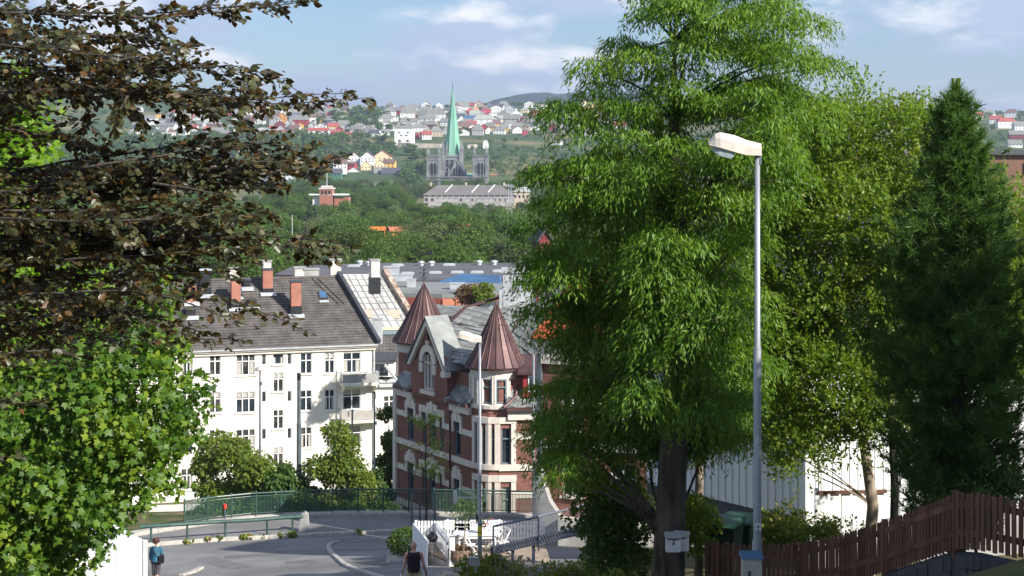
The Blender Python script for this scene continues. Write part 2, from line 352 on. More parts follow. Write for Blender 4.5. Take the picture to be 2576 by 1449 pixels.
_mo = [(0, .02), (-.46, .06), (-.30, .24), (-.62, .47), (-.25, .60), (0, 1.05), (.25, .60), (.62, .47), (.30, .24), (.46, .06)]
MAPLE = ([(0, .35, 0)]+[(x, y, -.22*(x*x+(y-.35)**2)) for x, y in _mo], [(0, i+1, (i+1) % 10+1) for i in range(10)])
CLUMP = ([(-.5, 0, 0), (0, -.25, .12), (.5, 0, 0), (.1, .5, -.05)], [(0, 1, 2, 3)])
def rdir(n, zb=0.0):
    v = npr.normal(size=(n, 3)); v[:, 2] += zb; return norm(v)
def leaf_obj(name, packs, m, parent=None, kind='stuff'):
    V = np.concatenate([p[0] for p in packs]); off = 0; T = []
    for p in packs: T.append(p[1]+off); off += len(p[0])
    T = np.concatenate(T)
    o = bpy.data.objects.new(name, np_mesh(name, V, T, T.shape[1])); COL.objects.link(o); o.data.materials.append(M[m])
    if parent: o.parent = parent
    if kind: o['kind'] = kind
    return o
def in_poly(x, y, poly):
    c = np.zeros(np.shape(x), bool); n = len(poly)
    for i in range(n):
        x0, y0 = poly[i]; x1, y1 = poly[(i+1) % n]
        t = ((y0 > y) != (y1 > y)) & (x < (x1-x0)*(y-y0)/((y1-y0) or 1e-9)+x0); c ^= t
    return c
def edge_dist(x, y, poly):
    d = np.full(np.shape(x), 1e9); n = len(poly)
    for i in range(n):
        a = np.array(poly[i], float); b = np.array(poly[(i+1) % n], float); ab = b-a
        t = np.clip(((x-a[0])*ab[0]+(y-a[1])*ab[1])/(ab@ab), 0, 1); d = np.minimum(d, np.hypot(x-a[0]-t*ab[0], y-a[1]-t*ab[1]))
    return d
def crown_points(poly, D, n, dmax, ktop=1.0, gap=0, inset=.22):   # points filling a volume whose outline is poly (a crown standing at depth D)
    xs = [p[0] for p in poly]; ys = [p[1] for p in poly]; out = []
    while len(out) < n:
        x = npr.uniform(min(xs), max(xs), 400); y = npr.uniform(min(ys), max(ys), 400); k = in_poly(x, y, poly); x, y = x[k], y[k]
        e = edge_dist(x, y, poly)*D/F; k = e > inset*npr.uniform(.1, 1.7, len(e)); x, y, e = x[k], y[k], e[k]; r = np.minimum(dmax, ktop*np.sqrt(np.maximum(e, .02))*1.2)
        dd = npr.uniform(-1, 1, len(x))*r
        for a, b, c in zip(x, y, dd):
            q = np.array(P(a, b, D))+np.array((0, c, 0)); 
            if gap and any(np.sum((q-o)**2) < gap*gap for o in out[-400:]): 
                if npr.random() < .93: continue
            out.append(q)
    return np.array(out[:n])
def limb(mb, a, b, r0, r1, sag=.15, n=5, sides=6):
    a = Vector(a); b = Vector(b); pts = []
    for i in range(n+1):
        t = i/n; q = a.lerp(b, t); q.z += sag*(b-a).length*math.sin(math.pi*t); q.x += rnd.uniform(-.03, .03)*(b-a).length*(0 < i < n); q.y += rnd.uniform(-.03, .03)*(b-a).length*(0 < i < n)
        pts.append(q)
    mb.tube(pts, [r0+(r1-r0)*i/n for i in range(n+1)], sides, False); return pts

# ------------------------------------------------------------------ the lie of the land
def sstep(a, b, x): t = np.clip((np.asarray(x, float)-a)/(b-a), 0, 1); return t*t*(3-2*t)
PY = [0, 104, 130, 250, 600, 1000, 1550, 1750, 2000, 2300, 2600, 2900, 3150, 3600, 6000, 14000]
PZ = [-20, -27, -29, -31, -37, -42, -46, -26, 1, 33, 55, 72, 78, 70, 40, 0]
def G(X, Y):
    X = np.asarray(X, float); Y = np.asarray(Y, float)
    fx = np.where(X < -4.6, .10, .04)*np.clip(X+4.6, -14, 40)
    near = -16.2+fx-.19*(Y-62.5)
    t = np.clip((Y-62.5)/15.5, 0, 1); mid_ = (-16.2+fx)*(1-t)+(-18.85)*t-.03*np.clip(Y-78, 0, 60)
    zp = np.where(Y < 62.5, near, mid_)
    zp = zp+1.2*sstep(.8, 4, X)*(1-sstep(44, 58, Y))+1.5*sstep(4, 7.5, X)*(1-sstep(20, 31, Y))
    zp = zp-2.6*sstep(84.2, 86, Y)*(1-sstep(1.5, 3, X))
    pf = np.interp(Y, PY, PZ)
    left = 1-sstep(-9.5, -6.2, X); a = 84.6+(1-left)*16; w = sstep(a, a+9, Y)
    z = zp*(1-w)+pf*w
    u = X/np.maximum(Y, 1)
    far = sstep(1500, 2600, Y)
    z = z+far*(34*sstep(-.14, -.25, u)*sstep(1900, 3200, Y)-12*sstep(.20, .32, u)) 
    z = z+far*5*np.sin(X/170.)*np.sin(Y/230.+1)
    return z
def g1(x, y): return float(G(x, y))
def hit(x, y, d0=20., d1=9000., off=0.):       # where the line of sight meets the ground
    k = (HY-y)/F; u = (x-CX)/F; D = d0
    prev = D
    while D < d1:
        if g1(u*D, D)+off >= k*D:
            lo, hi = prev, D
            for _ in range(24):
                m = (lo+hi)/2
                if g1(u*m, m)+off >= k*m: hi = m
                else: lo = m
            return Vector((u*hi, hi, g1(u*hi, hi)))
        prev = D; D *= 1.01
    return Vector((u*d1, d1, g1(u*d1, d1)))
# ------------------------------------------------------------------ terrain, road, pavement, kerbs
def terrain_mat():
    m, nt, o, b = _nodes('terrain'); L = nt.links.new; setp(b, .95, 0, .2)
    tc = nt.nodes.new('ShaderNodeTexCoord')
    def noise(sc, det=6):
        n = nt.nodes.new('ShaderNodeTexNoise'); n.inputs['Scale'].default_value = sc; n.inputs['Detail'].default_value = det; L(tc.outputs['Object'], n.inputs['Vector']); return n
    def ramp(src, a, b_, c, d):
        r = nt.nodes.new('ShaderNodeValToRGB'); r.color_ramp.elements[0].position = a; r.color_ramp.elements[1].position = b_; r.color_ramp.elements[0].color = c4(c); r.color_ramp.elements[1].color = c4(d); L(src, r.inputs[0]); return r
    far = ramp(noise(.012).outputs['Fac'], .50, .66, (.055, .09, .03), (.2, .175, .075))
    near = ramp(noise(.9).outputs['Fac'], .4, .62, (.06, .085, .025), (.14, .11, .06))
    sp = nt.nodes.new('ShaderNodeSeparateXYZ'); L(tc.outputs['Object'], sp.inputs[0])
    mr = nt.nodes.new('ShaderNodeMapRange'); mr.inputs[1].default_value = 150; mr.inputs[2].default_value = 600; L(sp.outputs['Y'], mr.inputs[0])
    mx = nt.nodes.new('ShaderNodeMixRGB'); L(mr.outputs[0], mx.inputs[0]); L(near.outputs[0], mx.inputs[1]); L(far.outputs[0], mx.inputs[2]); L(mx.outputs[0], b.inputs['Base Color'])
    return m
M['terrain'] = terrain_mat()
ys = np.concatenate([np.arange(-30, 112, 1.0), 112*np.power(14000/112, np.linspace(0, 1, 150)[1:])])
us = np.linspace(-1, 1, 161)
YY, UU = np.meshgrid(ys, us, indexing='ij'); XX = UU*(45+.6*np.maximum(YY, 0)); ZZ = G(XX, YY)
V = np.stack([XX, YY, ZZ], -1).reshape(-1, 3); nr, nc = YY.shape
ii = (np.arange(nr-1)[:, None]*nc+np.arange(nc-1)[None]).reshape(-1)
me = np_mesh('ground', V, np.stack([ii, ii+1, ii+nc+1, ii+nc], -1), 4); me.polygons.foreach_set('use_smooth', [True]*len(me.polygons)); me.materials.append(M['terrain'])
tag(inst('ground', me), 'sloping ground, meadow and hillside under the town', kind='structure')

def strip(A, B, n, off, name, m, zfun=True):
    def samp(pl, n):
        pl = np.array([p[:2] for p in pl], float); d = np.r_[0, np.cumsum(np.hypot(*np.diff(pl, axis=0).T))]; t = np.linspace(0, d[-1], n)
        return np.stack([np.interp(t, d, pl[:, 0]), np.interp(t, d, pl[:, 1])], -1)
    a = samp(A, n); b = samp(B, n); k = 24; t = np.linspace(0, 1, k)[None, :, None]
    q = a[:, None]*(1-t)+b[:, None]*t; z = G(q[..., 0], q[..., 1])+off
    V = np.concatenate([q, z[..., None]], -1).reshape(-1, 3); ii = (np.arange(n-1)[:, None]*k+np.arange(k-1)[None]).reshape(-1)
    me = np_mesh(name, V, np.stack([ii, ii+1, ii+k+1, ii+k], -1), 4); me.materials.append(M[m]); return tag(inst(name, me), kind='structure')
def PD(x, D): return ((x-CX)/F*D, D)
KERB = [PD(200, 73), PD(357, 75.4), PD(573, 77.2), PD(792, 78.5), PD(922, 79.0), PD(1010, 79.4), PD(1120, 79.6), PD(1250, 79.8), PD(1420, 80)]
RAIL = [PD(330, 78), PD(464, 80), PD(546, 81.2), PD(631, 82.1), PD(752, 82.8), PD(834, 83), PD(914, 83.2), PD(1060, 83.2), PD(1207, 82.9), PD(1345, 82.6), PD(1420, 82.6)]
road = strip(KERB, [(-24, 36), (-16, 36), (-10, 36), (-6, 38), (-3.2, 42), (-1.9, 46.5), (-1.2, 50), (0, 55), (3, 62)], 60, .05, 'road', 'asphalt')
road['label'] = 'grey asphalt road bending in front of the railing'
pav = strip(RAIL, KERB, 60, .17, 'pavement', 'asphalt'); pav['label'] = 'narrow asphalt pavement between kerb and green railing'
# the granite kerb stones
def kerbline(name, label, pts, w, h, off, ln=1.0, m='kerb', flat=0):
    root = empty(name, (0, 0, 0)); tag(root, label, kind='structure')
    pl = np.array(pts, float); d = np.r_[0, np.cumsum(np.hypot(*np.diff(pl, axis=0).T))]; n = max(1, int(d[-1]/ln))
    me0 = None
    for i in range(n):
        t0, t1 = d[-1]*i/n, d[-1]*(i+1)/n
        a = Vector((np.interp(t0, d, pl[:, 0]), np.interp(t0, d, pl[:, 1]), 0)); b = Vector((np.interp(t1, d, pl[:, 0]), np.interp(t1, d, pl[:, 1]), 0))
        a.z = g1(a.x, a.y)+off; b.z = g1(b.x, b.y)+off; mid = (a+b)/2; ln_ = (b-a).length
        if me0 is None:
            mb = MB(); q = .02; mb.prism([(-.5, -w/2, -h), (.5, -w/2, -h), (.5, -w/2, -q), (.5, -w/2+q, 0), (-.5, -w/2+q, 0), (-.5, -w/2, -q)][::-1] and [(-.5, -w/2, -h), (-.5, w/2, -h), (-.5, w/2, 0), (-.5, -w/2+q, 0), (-.5, -w/2, -q)], (1, 0, 0)); me0 = mb.mesh('kerb_stone'); me0.materials.append(M[m])
        o = inst('kerb_stone', me0, root, mid+Vector((0, 0, rnd.uniform(-.008, .008))), 0, ((ln_-.015), 1, 1))
        o.rotation_euler = (0, -math.asin((b.z-a.z)/ln_), math.atan2(b.y-a.y, b.x-a.x)+rnd.uniform(-.006, .006))
    return root
kerbline('kerb', 'pale granite kerb along the pavement below the green pipe rail', KERB, .22, .3, .22)
kerbline('railing_kerb', 'broad pale stone edging under the tall green railing', RAIL, .5, .4, .34, 1.3)
HP = lambda l: [tuple(hit(x, y, 40, 90).xy) for x, y in l]
kerbline('corner_kerb', 'curved pale kerb at the road corner by the walking man', HP([(850, 1367), (834, 1370), (826, 1376), (828, 1388), (838, 1399), (850, 1410), (868, 1426), (900, 1438), (940, 1451), (985, 1466)]), .2, .3, .13, .8)
kerbline('pavement_corner_kerb', 'low pale kerb stones at bottom by the woman', HP([(455, 1454), (480, 1446), (499, 1439), (507, 1433)]), .22, .3, .13, .8)
wl_ = HP([(874, 1366), (909, 1362), (960, 1356), (995, 1352)])
strip(wl_, [(x, y+.14) for x, y in wl_], 20, .07, 'road_marking', 'paint_line')
# walking surface on the left at the bottom edge
strip([PD(300, 46), PD(330, 52), PD(350, 60)], HP([(430, 1500), (470, 1452), (504, 1435)]), 20, .10, 'footpath', 'concrete')['label'] = 'pale footpath where the woman walks'
def patch(x, y, w, d, rz, nm='asphalt_patch', m='asphalt_patch'):
    q = hit(x, y, 40, 90); cs_ = [(q.x+a*w*math.cos(rz)-b_*d*math.sin(rz), q.y+a*w*math.sin(rz)+b_*d*math.cos(rz)) for a, b_ in ((-.5, -.5), (.5, -.5), (.5, .5), (-.5, .5))]
    return strip([cs_[0], cs_[1]], [cs_[3], cs_[2]], 10, .056, nm, m)
for a_ in ((640, 1400, 2.6, 1.1, .3), (760, 1425, 1.2, 4.0, .2), (930, 1385, 3.2, .8, -.2), (560, 1420, 1.0, 5, .5), (700, 1441, 5, .5, .1)): patch(*a_)['label'] = 'darker repair patch in the road asphalt'
for i, (x, y) in enumerate(((720, 1388), (985, 1420))):
    q = hit(x, y, 40, 90); sl_ = math.atan2(g1(q.x, q.y+1)-g1(q.x, q.y-1), 2); mc = tag(empty('manhole_cover', q+Vector((0, 0, .06))), ['round iron manhole cover in the road centre', 'round iron manhole cover in the road near the walking man'][i], 'manhole cover', 'manhole covers in the road'); mc.rotation_euler = (sl_, 0, 0)
    MB().lathe([(.01, .02), (.30, .02), (.30, 0)], 20).build('lid', 'grey_dark', mc); MB().lathe([(.31, .0), (.31, .025), (.38, .025), (.38, 0)], 20).build('ring', 'concrete', mc)
# retaining wall under the railing
mb = MB()
for (a, b) in zip(RAIL, RAIL[1:8]):
    for k in (0,): mb.poly([(a[0], a[1]+.26, g1(*a)-9), (a[0], a[1]+.26, g1(*a)+.1), (b[0], b[1]+.26, g1(*b)+.1), (b[0], b[1]+.26, g1(*b)-9)])
tag(mb.build('retaining_wall', 'concrete'), 'retaining wall below the railing', kind='structure')
# lower street in front of the white block
strip([(-60, 124.5), (-34, 127), (-14, 131)], [(-60, 128), (-34, 130.4), (-14, 134)], 20, .06, 'lower_path', 'concrete_pale')['label'] = 'pale path below the white apartment block'
strip([(-45, 96), (-20, 98), (-9, 100)], [(-45, 103), (-20, 105), (-9, 106)], 20, .06, 'lower_street', 'asphalt')['label'] = 'lower street beyond the railing'
# dark ramp rising to the right
strip([PD(1195, 60.5), PD(1300, 60), PD(1420, 59.4), PD(1560, 58.5)], [PD(1230, 53.5), PD(1330, 53), PD(1440, 52.5), PD(1600, 51.5)], 24, .09, 'ramp', 'asphalt_new')['label'] = 'dark asphalt ramp beside the blue guard rail'
# distant ridge
xs = np.linspace(-3500, 4500, 260); prof = np.interp(xs, [-3500, -1700, -600, -330, -200, -60, 120, 420, 800, 1500, 2600, 4500], [60, 150, 155, 180, 232, 275, 297, 305, 296, 268, 200, 160])
prof = prof+5*np.sin(xs/67)+3*np.sin(xs/23.)+npr.normal(0, 1.2, len(xs)); VV = []
for k, (dy, f) in enumerate([(-900, 0.05), (-500, .55), (-150, .92), (0, 1), (300, .8), (900, .2)]):
    VV.append(np.stack([xs*.6, 5400+dy*.6+0*xs, prof*f*.6], -1))
V = np.concatenate(VV); nc = len(xs); ii = (np.arange(5)[:, None]*nc+np.arange(nc-1)[None]).reshape(-1)
M['ridge'] = mat('forest_ridge', (.03, .045, .04), .95, .4, .03, spec=.1)
me = np_mesh('distant_hill', V, np.stack([ii, ii+1, ii+nc+1, ii+nc], -1), 4); me.materials.append(M['ridge']); tag(inst('distant_hill', me), 'long blue forested ridge on the horizon', kind='structure')
# ------------------------------------------------------------------ tree prototypes
def proto_tree(kind, h, n, leaf, seed, m, segs=5):
    global npr, rnd
    sv, sr = npr, rnd; npr = np.random.default_rng(seed); rnd = random.Random(seed)
    packs = []; mb = MB(); th = h*.16
    if kind == 'conifer':
        t = np.sqrt(npr.random(n)); z = h*(1-t)*.93+h*.05; a = npr.random(n)*6.283; r = (.05+.24*t)*h*(.55+.45*np.abs(np.sin(z/h*26)))*np.sqrt(npr.uniform(.25, 1, n))
        pos = np.stack([np.cos(a)*r, np.sin(a)*r, z-.25*r], -1); d = np.stack([np.cos(a), np.sin(a), -.35+0*a], -1)+npr.normal(0, .3, (n, 3)); nn_ = rdir(n, 1.2)
        packs.append(leaves(*KITE, pos, d, nn_, leaf*npr.uniform(.7, 1.3, n)))
        mb.tube([(0, 0, -1), (0, 0, h*.5), (0, 0, h*.97)], [h*.018, h*.012, .01], 5)
    else:
        rx, rz, cz = {'round': (.36, .40, .60), 'tall': (.24, .45, .54), 'droop': (.30, .42, .56), 'bush': (.5, .46, .5)}[kind]
        nl = {'round': 26, 'tall': 20, 'droop': 24, 'bush': 16}[kind]
        for k in range(nl):
            v = rdir(1)[0]; rr = npr.uniform(.55, .95)
            c = np.array([v[0]*rx*h*rr, v[1]*rx*h*rr, cz*h+v[2]*rz*h*rr*.85]); c[2] = max(c[2], .14*h if kind != 'bush' else .1*h); lr = h*npr.uniform(.09, .16)*(1.15 if kind == 'round' else .95)
            q = n//nl; dv = rdir(q, .35); rad = lr*npr.uniform(.55, 1.05, q)[:, None]
            pos = c+dv*rad*np.array([1, 1, .8 if kind != 'droop' else 1.25])
            nn_ = norm(dv+npr.normal(0, .55, (q, 3))+np.array([0, 0, .35])); d = rdir(q, -.6 if kind != 'droop' else -2.0)
            packs.append(leaves(*CLUMP, pos, d, nn_, leaf*npr.uniform(.6, 1.35, q)))
            if h > 3 or kind != 'bush': limb(mb, (0, 0, h*npr.uniform(.2, .45)), c, h*.009, h*.003, .05, 3, 4)
        mb.tube([(0, 0, -1), (h*.01, 0, h*.2), (0, h*.01, h*.5), (h*.01, 0, h*.8)], [h*.024, h*.019, h*.012, h*.004], 6)
    V = np.concatenate([p[0] for p in packs]); T = []; off = 0
    for p in packs: T.append(p[1]+off); off += len(p[0])
    cm = np_mesh('crown', V, np.concatenate(T), 4); cm.materials.append(M[m]); tm = mb.mesh('trunk', smooth=True); tm.materials.append(M['bark_dark'])
    npr, rnd = sv, sr
    return cm, tm, h
PT = dict(round=[proto_tree('round', 14, 11000, .32, 1, 'mid'), proto_tree('round', 13, 11000, .32, 2, 'mid'), proto_tree('round', 15, 11000, .34, 3, 'mid')],
          tall=[proto_tree('tall', 15, 8000, .27, 4, 'midbirch'), proto_tree('tall', 15, 8000, .27, 5, 'mid')],
          droop=[proto_tree('droop', 15, 9000, .27, 6, 'midbirch'), proto_tree('droop', 14, 9000, .27, 7, 'mid')],
          conifer=[proto_tree('conifer', 16, 6000, .5, 8, 'conifer'), proto_tree('conifer', 15, 6000, .5, 9, 'conifer')])
FT = [proto_tree('round', 9, 170, 1.6, 21, 'mid'), proto_tree('round', 9, 170, 1.6, 22, 'mid'), proto_tree('tall', 10, 150, 1.4, 23, 'mid'), proto_tree('conifer', 11, 160, 1.8, 24, 'conifer'), proto_tree('bush', 6, 140, 1.3, 25, 'mid')]
def put_tree(name, pr, loc, h, label, group, cat='tree', wide=1.0, parts=True):
    s = h/pr[2]; rz = rnd.uniform(0, 6.28)
    if parts:
        t = thing(name, label, cat, loc, rz, group); inst('crown', pr[0], t, sc=(s*wide, s*wide, s)); inst('trunk', pr[1], t, sc=(s, s, s)); return t
    o = inst(name, pr[0], None, loc, rz, (s*wide, s*wide, s)); return tag(o, label, cat, group)

# ------------------------------------------------------------------ houses on the hillside
WC = dict(white='white', cream='cream', yellow='yellow', orange='orange', red='red', darkred='dark red', pink='pinkish red', brown='brown', beige='beige', grey='grey', bluegrey='blue grey', peach='peach', green='green', dark='black', paleblue='pale blue')
RC = dict(grey='grey', red='red', brown='brown', dark='dark', blue='blue', pale='pale grey', orange='orange', mauve='purple brown', green='pale green')
HOUSES = []
HLIST = []
win_me = {}
def winmesh():
    if 'w' not in win_me:
        mb = MB(); mb.box((0, 0, 0), (1.1, .12, 1.25)); me = mb.mesh('window'); me.materials.append(M['void']); win_me['w'] = me
        mb = MB(); mb.box((0, 0, 0), (.7, .7, 1.5)); mb.box((0, 0, .8), (.85, .85, .12)); me = mb.mesh('chimney'); me.materials.append(M['brick_orange']); win_me['c'] = me
    return win_me['w']
def house(x, y, w, h, rh, wc, rc, form, rz=0, D=None, detail=True):
    """x,y: middle of the foot of the front wall; w,h,rh: width, wall height, roof height, all in view px"""
    if D is None: p = hit(x, y, 1200, 6000)
    else: p = P(x, y, D)
    D = p.y; k = D/F; w *= k; h = max(2.6, h*k); rh = max(.8, rh*k)
    d = min(max(w*.8, 7), 11); HOUSES.append((p.x, p.y+d/2, max(w, d)))
    root = empty('house', p, rz); wl = MB(); rf = MB(); ov = .5; base = 5
    hw = w/2
    if form == 'front':                       # gable end towards the viewer
        wl.prism([(-hw, 0, -base), (hw, 0, -base), (hw, 0, h), (0, 0, h+rh), (-hw, 0, h)], (0, d, 0))
        for s in (-1, 1):
            a = Vector((s*(hw+ov), -ov, h-ov*rh/hw)); b = Vector((0, -ov, h+rh)); e = Vector((0, d+2*ov, 0)); t = Vector((0, 0, .3))
            rf.prism([a, b, b+t, a+t], e)
    elif form == 'side':                      # ridge across the view
        wl.prism([(-hw, 0, -base), (-hw, d, -base), (-hw, d, h), (-hw, d/2, h+rh), (-hw, 0, h)], (w, 0, 0))
        for s in (-1, 1):
            a = Vector((-hw-ov, d/2+s*(d/2+ov), h-ov*rh/(d/2))); b = Vector((-hw-ov, d/2, h+rh)); t = Vector((0, 0, .3)); rf.prism([a, b, b+t, a+t], (w+2*ov, 0, 0))
    elif form == 'hip':
        wl.box((0, d/2, (h-base)/2), (w, d, h+base)); r_ = max(.3, hw-d/2) if hw > d/2 else .3
        q = [(-hw-ov, -ov, h), (hw+ov, -ov, h), (hw+ov, d+ov, h), (-hw-ov, d+ov, h)]; a = (-r_, d/2, h+rh); b = (r_, d/2, h+rh)
        rf.poly([q[0], q[1], b, a]); rf.poly([q[1], q[2], b]); rf.poly([q[2], q[3], a, b]); rf.poly([q[3], q[0], a]); rf.poly(q[::-1])
    else:
        wl.box((0, d/2, (h-base)/2), (w, d, h+base)); rf.box((0, d/2, h+.25), (w+2*ov, d+2*ov, .5))
    wl.build('wall', 'w_'+wc, root); rf.build('roof', 'r_'+rc, root)
    if detail and w > 6:
        wm = winmesh(); nw = max(2, min(4, int(w/3.4))); rows = 2 if h > 5.2 else 1
        for r_ in range(rows):
            for i in range(nw): inst('window', wm, root, (-hw+w*(i+.5)/nw, -.03, h-1.5-r_*2.8), 0, (1, 1, 1))
        if rnd.random() < .5: inst('chimney', win_me['c'], root, (rnd.uniform(-.25, .25)*w, d/2, h+rh+.4))
    form_w = {'front': 'gable-fronted', 'side': 'gabled', 'hip': 'hip-roofed', 'flat': 'flat-roofed'}[form]
    HLIST.append((x, f'{WC[wc]} {form_w} house with {RC[rc]} roof', root))
    return root
def r4(l):
    for c in l: x, y, w, h, rh, wc, rc, fm = c; house((1340+x/2.7404)/1.5404, (380+y/2.7404)/1.5404, w/3.35, h/3.45, rh/3.6, wc, rc, fm, rnd.uniform(-.35, .25))
def r5(l):
    for c in l: x, y, w, h, rh, wc, rc, fm = c; house((500+x/2.7404)/1.5404, (380+y/2.7404)/1.5404, w/3.35, h/3.45, rh/3.6, wc, rc, fm, rnd.uniform(-.35, .25))
r4([(110,365,120,30,30,'white','grey','side'),(240,385,110,40,40,'white','grey','hip'),(420,290,110,60,40,'white','grey','hip'),(440,325,90,50,40,'white','grey','hip'),
(520,245,60,38,10,'white','pale','flat'),(460,190,110,38,35,'white','grey','hip'),(510,178,170,35,35,'red','grey','hip'),(670,212,150,42,58,'white','grey','hip'),(810,222,130,35,45,'orange','grey','hip'),
(955,240,160,55,60,'white','grey','hip'),(860,280,150,50,30,'white','grey','side'),(895,330,120,38,40,'brown','grey','hip'),(770,362,120,38,40,'white','grey','hip'),
(960,410,110,45,50,'beige','grey','hip'),(860,442,80,45,30,'white','red','side'),(750,432,40,38,10,'pink','red','side'),(640,255,90,22,24,'cream','grey','hip'),(725,292,70,34,25,'white','grey','side'),
(1230,287,80,40,42,'white','grey','front'),(1200,172,120,28,25,'white','dark','front'),(1385,175,60,42,42,'peach','dark','front'),(1490,187,85,52,42,'pink','brown','hip'),
(1590,190,110,26,10,'white','grey','flat'),(1600,158,110,45,22,'white','grey','front'),(1745,165,90,45,32,'white','dark','front'),(1320,240,150,18,26,'white','blue','hip'),
(1470,300,190,60,42,'white','pale','hip'),(1310,295,110,25,40,'grey','grey','side'),(1265,325,150,20,38,'brown','brown','side'),(1270,358,130,30,10,'orange','brown','flat'),(1520,345,120,30,45,'yellow','grey','hip'),
(1605,315,65,40,30,'yellow','mauve','side'),(1625,385,100,35,42,'white','grey','hip'),(1755,272,140,42,35,'grey','grey','side'),(1750,325,120,40,35,'white','grey','hip'),
(1850,345,170,35,38,'beige','grey','hip'),(1880,275,90,50,18,'darkred','brown','side'),(1995,315,66,50,12,'pink','grey','flat'),(1945,290,130,30,30,'dark','grey','hip'),(2100,302,150,32,36,'grey','grey','hip'),
(2020,250,115,28,30,'white','grey','hip'),(2055,190,130,50,12,'red','grey','flat'),(2110,132,150,52,14,'white','dark','flat'),(1400,395,95,45,58,'grey','grey','hip'),(1520,380,60,32,30,'white','dark','front'),
(1900,392,50,42,22,'pink','grey','hip'),(2225,497,90,28,32,'white','grey','side'),(2540,195,100,50,40,'yellow','orange','hip'),(1050,300,80,40,30,'white','grey','side'),(1130,255,110,30,26,'white','dark','side'),
(1180,330,80,36,30,'beige','brown','side'),(1080,385,80,36,30,'grey','grey','hip'),(1680,230,80,30,26,'beige','grey','side'),(320,200,90,40,30,'white','dark','side'),(590,110,90,16,22,'white','grey','side'),(720,140,110,30,32,'grey','grey','hip'),(850,150,110,22,30,'beige','grey','hip'),(1950,105,90,40,22,'white','red','front')])
HILLN = len(HLIST)
def nearhouse(*a, D, rz=0): x, y, w, h, rh, wc, rc, fm = a; return house((1340+x/2.7404)/1.5404, (380+y/2.7404)/1.5404, w/3.5, h/3.6, rh/3.6, wc, rc, fm, rz, D)
for i, c in enumerate([(90,715,120,65,50,'white','red','front'),(230,725,130,80,50,'white','mauve','front'),(385,690,165,55,58,'cream','red','front'),(455,752,105,55,32,'yellow','brown','side'),
    (365,760,110,45,42,'cream','brown','front'),(215,780,90,50,42,'cream','orange','front'),(45,785,85,72,20,'red','brown','side'),(80,850,170,40,55,'white','pale','front'),
    (290,835,110,28,36,'white','grey','front'),(380,815,130,20,45,'grey','grey','side'),(480,825,170,20,48,'bluegrey','dark','side'),(1575,880,60,28,30,'white','orange','side'),(-60,760,120,60,40,'white','brown','side')]):
    nearhouse(*c, D=1800-8*i+max(0, (760-c[1])*.35), rz=rnd.uniform(-.3, .15))
r5([(190,285,150,58,30,'white','grey','hip'),(160,335,90,62,20,'white','grey','side'),(320,235,62,52,12,'yellow','grey','flat'),(485,190,100,22,28,'orange','red','side'),(380,335,170,32,24,'white','grey','side'),
(470,305,130,25,50,'bluegrey','dark','side'),(555,305,42,52,26,'red','grey','front'),(765,265,140,48,36,'white','grey','hip'),(690,320,160,30,40,'grey','grey','side'),(680,355,62,35,26,'white','red','side'),
(900,315,130,32,50,'brown','grey','hip'),(920,395,130,38,30,'grey','grey','side'),(1080,365,60,46,22,'white','grey','side'),(850,225,60,40,22,'pink','brown','side'),(820,365,42,30,22,'beige','red','side'),
(1300,215,125,55,50,'white','grey','hip'),(1410,235,160,32,32,'white','brown','side'),(1535,305,78,62,30,'white','grey','front'),(1560,240,120,40,26,'red','brown','side'),(1630,265,60,62,30,'orange','grey','front'),
(1690,315,70,38,32,'white','grey','front'),(1800,295,160,52,42,'red','grey','hip'),(1780,215,130,48,40,'bluegrey','grey','hip'),(1920,165,120,40,40,'red','brown','side'),(1990,265,145,48,38,'white','brown','hip'),
(2050,295,72,42,26,'yellow','brown','front'),(1815,320,62,28,16,'yellow','orange','front'),(2110,255,130,36,18,'white','grey','side'),(2180,205,135,42,42,'pink','grey','hip'),(2300,215,52,48,22,'cream','red','front'),
(1940,355,62,52,30,'white','grey','front'),(2040,350,82,48,22,'white','grey','front'),(2110,305,62,58,20,'bluegrey','grey','hip'),(2270,335,145,42,42,'grey','grey','hip'),(2010,405,170,48,26,'white','red','side'),
(2210,415,112,42,24,'darkred','red','side'),(1740,415,120,40,28,'cream','brown','side'),(1560,415,120,30,32,'yellow','red','side'),(1420,380,120,32,24,'grey','pale','hip'),(2380,405,150,12,18,'beige','red','side'),
(2520,405,110,14,18,'beige','orange','side'),(2450,355,115,42,32,'white','grey','hip'),(2560,300,90,40,30,'white','grey','hip'),(1650,170,110,36,30,'white','grey','hip'),(1480,160,110,36,30,'white','dark','side'),
(1180,150,120,40,30,'white','grey','side'),(1040,190,90,40,30,'red','grey','side'),(60,150,100,30,24,'grey','grey','side'),(2440,140,90,24,24,'white','grey','side'),(2560,140,110,30,22,'white','grey','hip'),(640,180,90,30,24,'white','grey','side')])
for i, c in enumerate([(900,800,120,62,32,'white','grey','side'),(1010,770,110,40,30,'white','brown','side'),(1225,880,160,50,40,'orange','grey','front'),(1720,845,115,40,42,'paleblue','grey','hip'),(1040,850,62,44,22,'pink','grey','side'),
    (2190,830,120,34,46,'green','dark','side'),(1110,800,90,60,24,'white','grey','side'),(1450,830,110,40,30,'white','mauve','side'),(1560,800,100,40,30,'beige','red','side')]):
    x, y, w, h, rh, wc, rc, fm = c; house((500+x/2.7404)/1.5404, (380+y/2.7404)/1.5404, w/4.2213, h/4.2213, rh/4.2213, wc, rc, fm, rnd.uniform(-.3, .2), 1700-12*i)
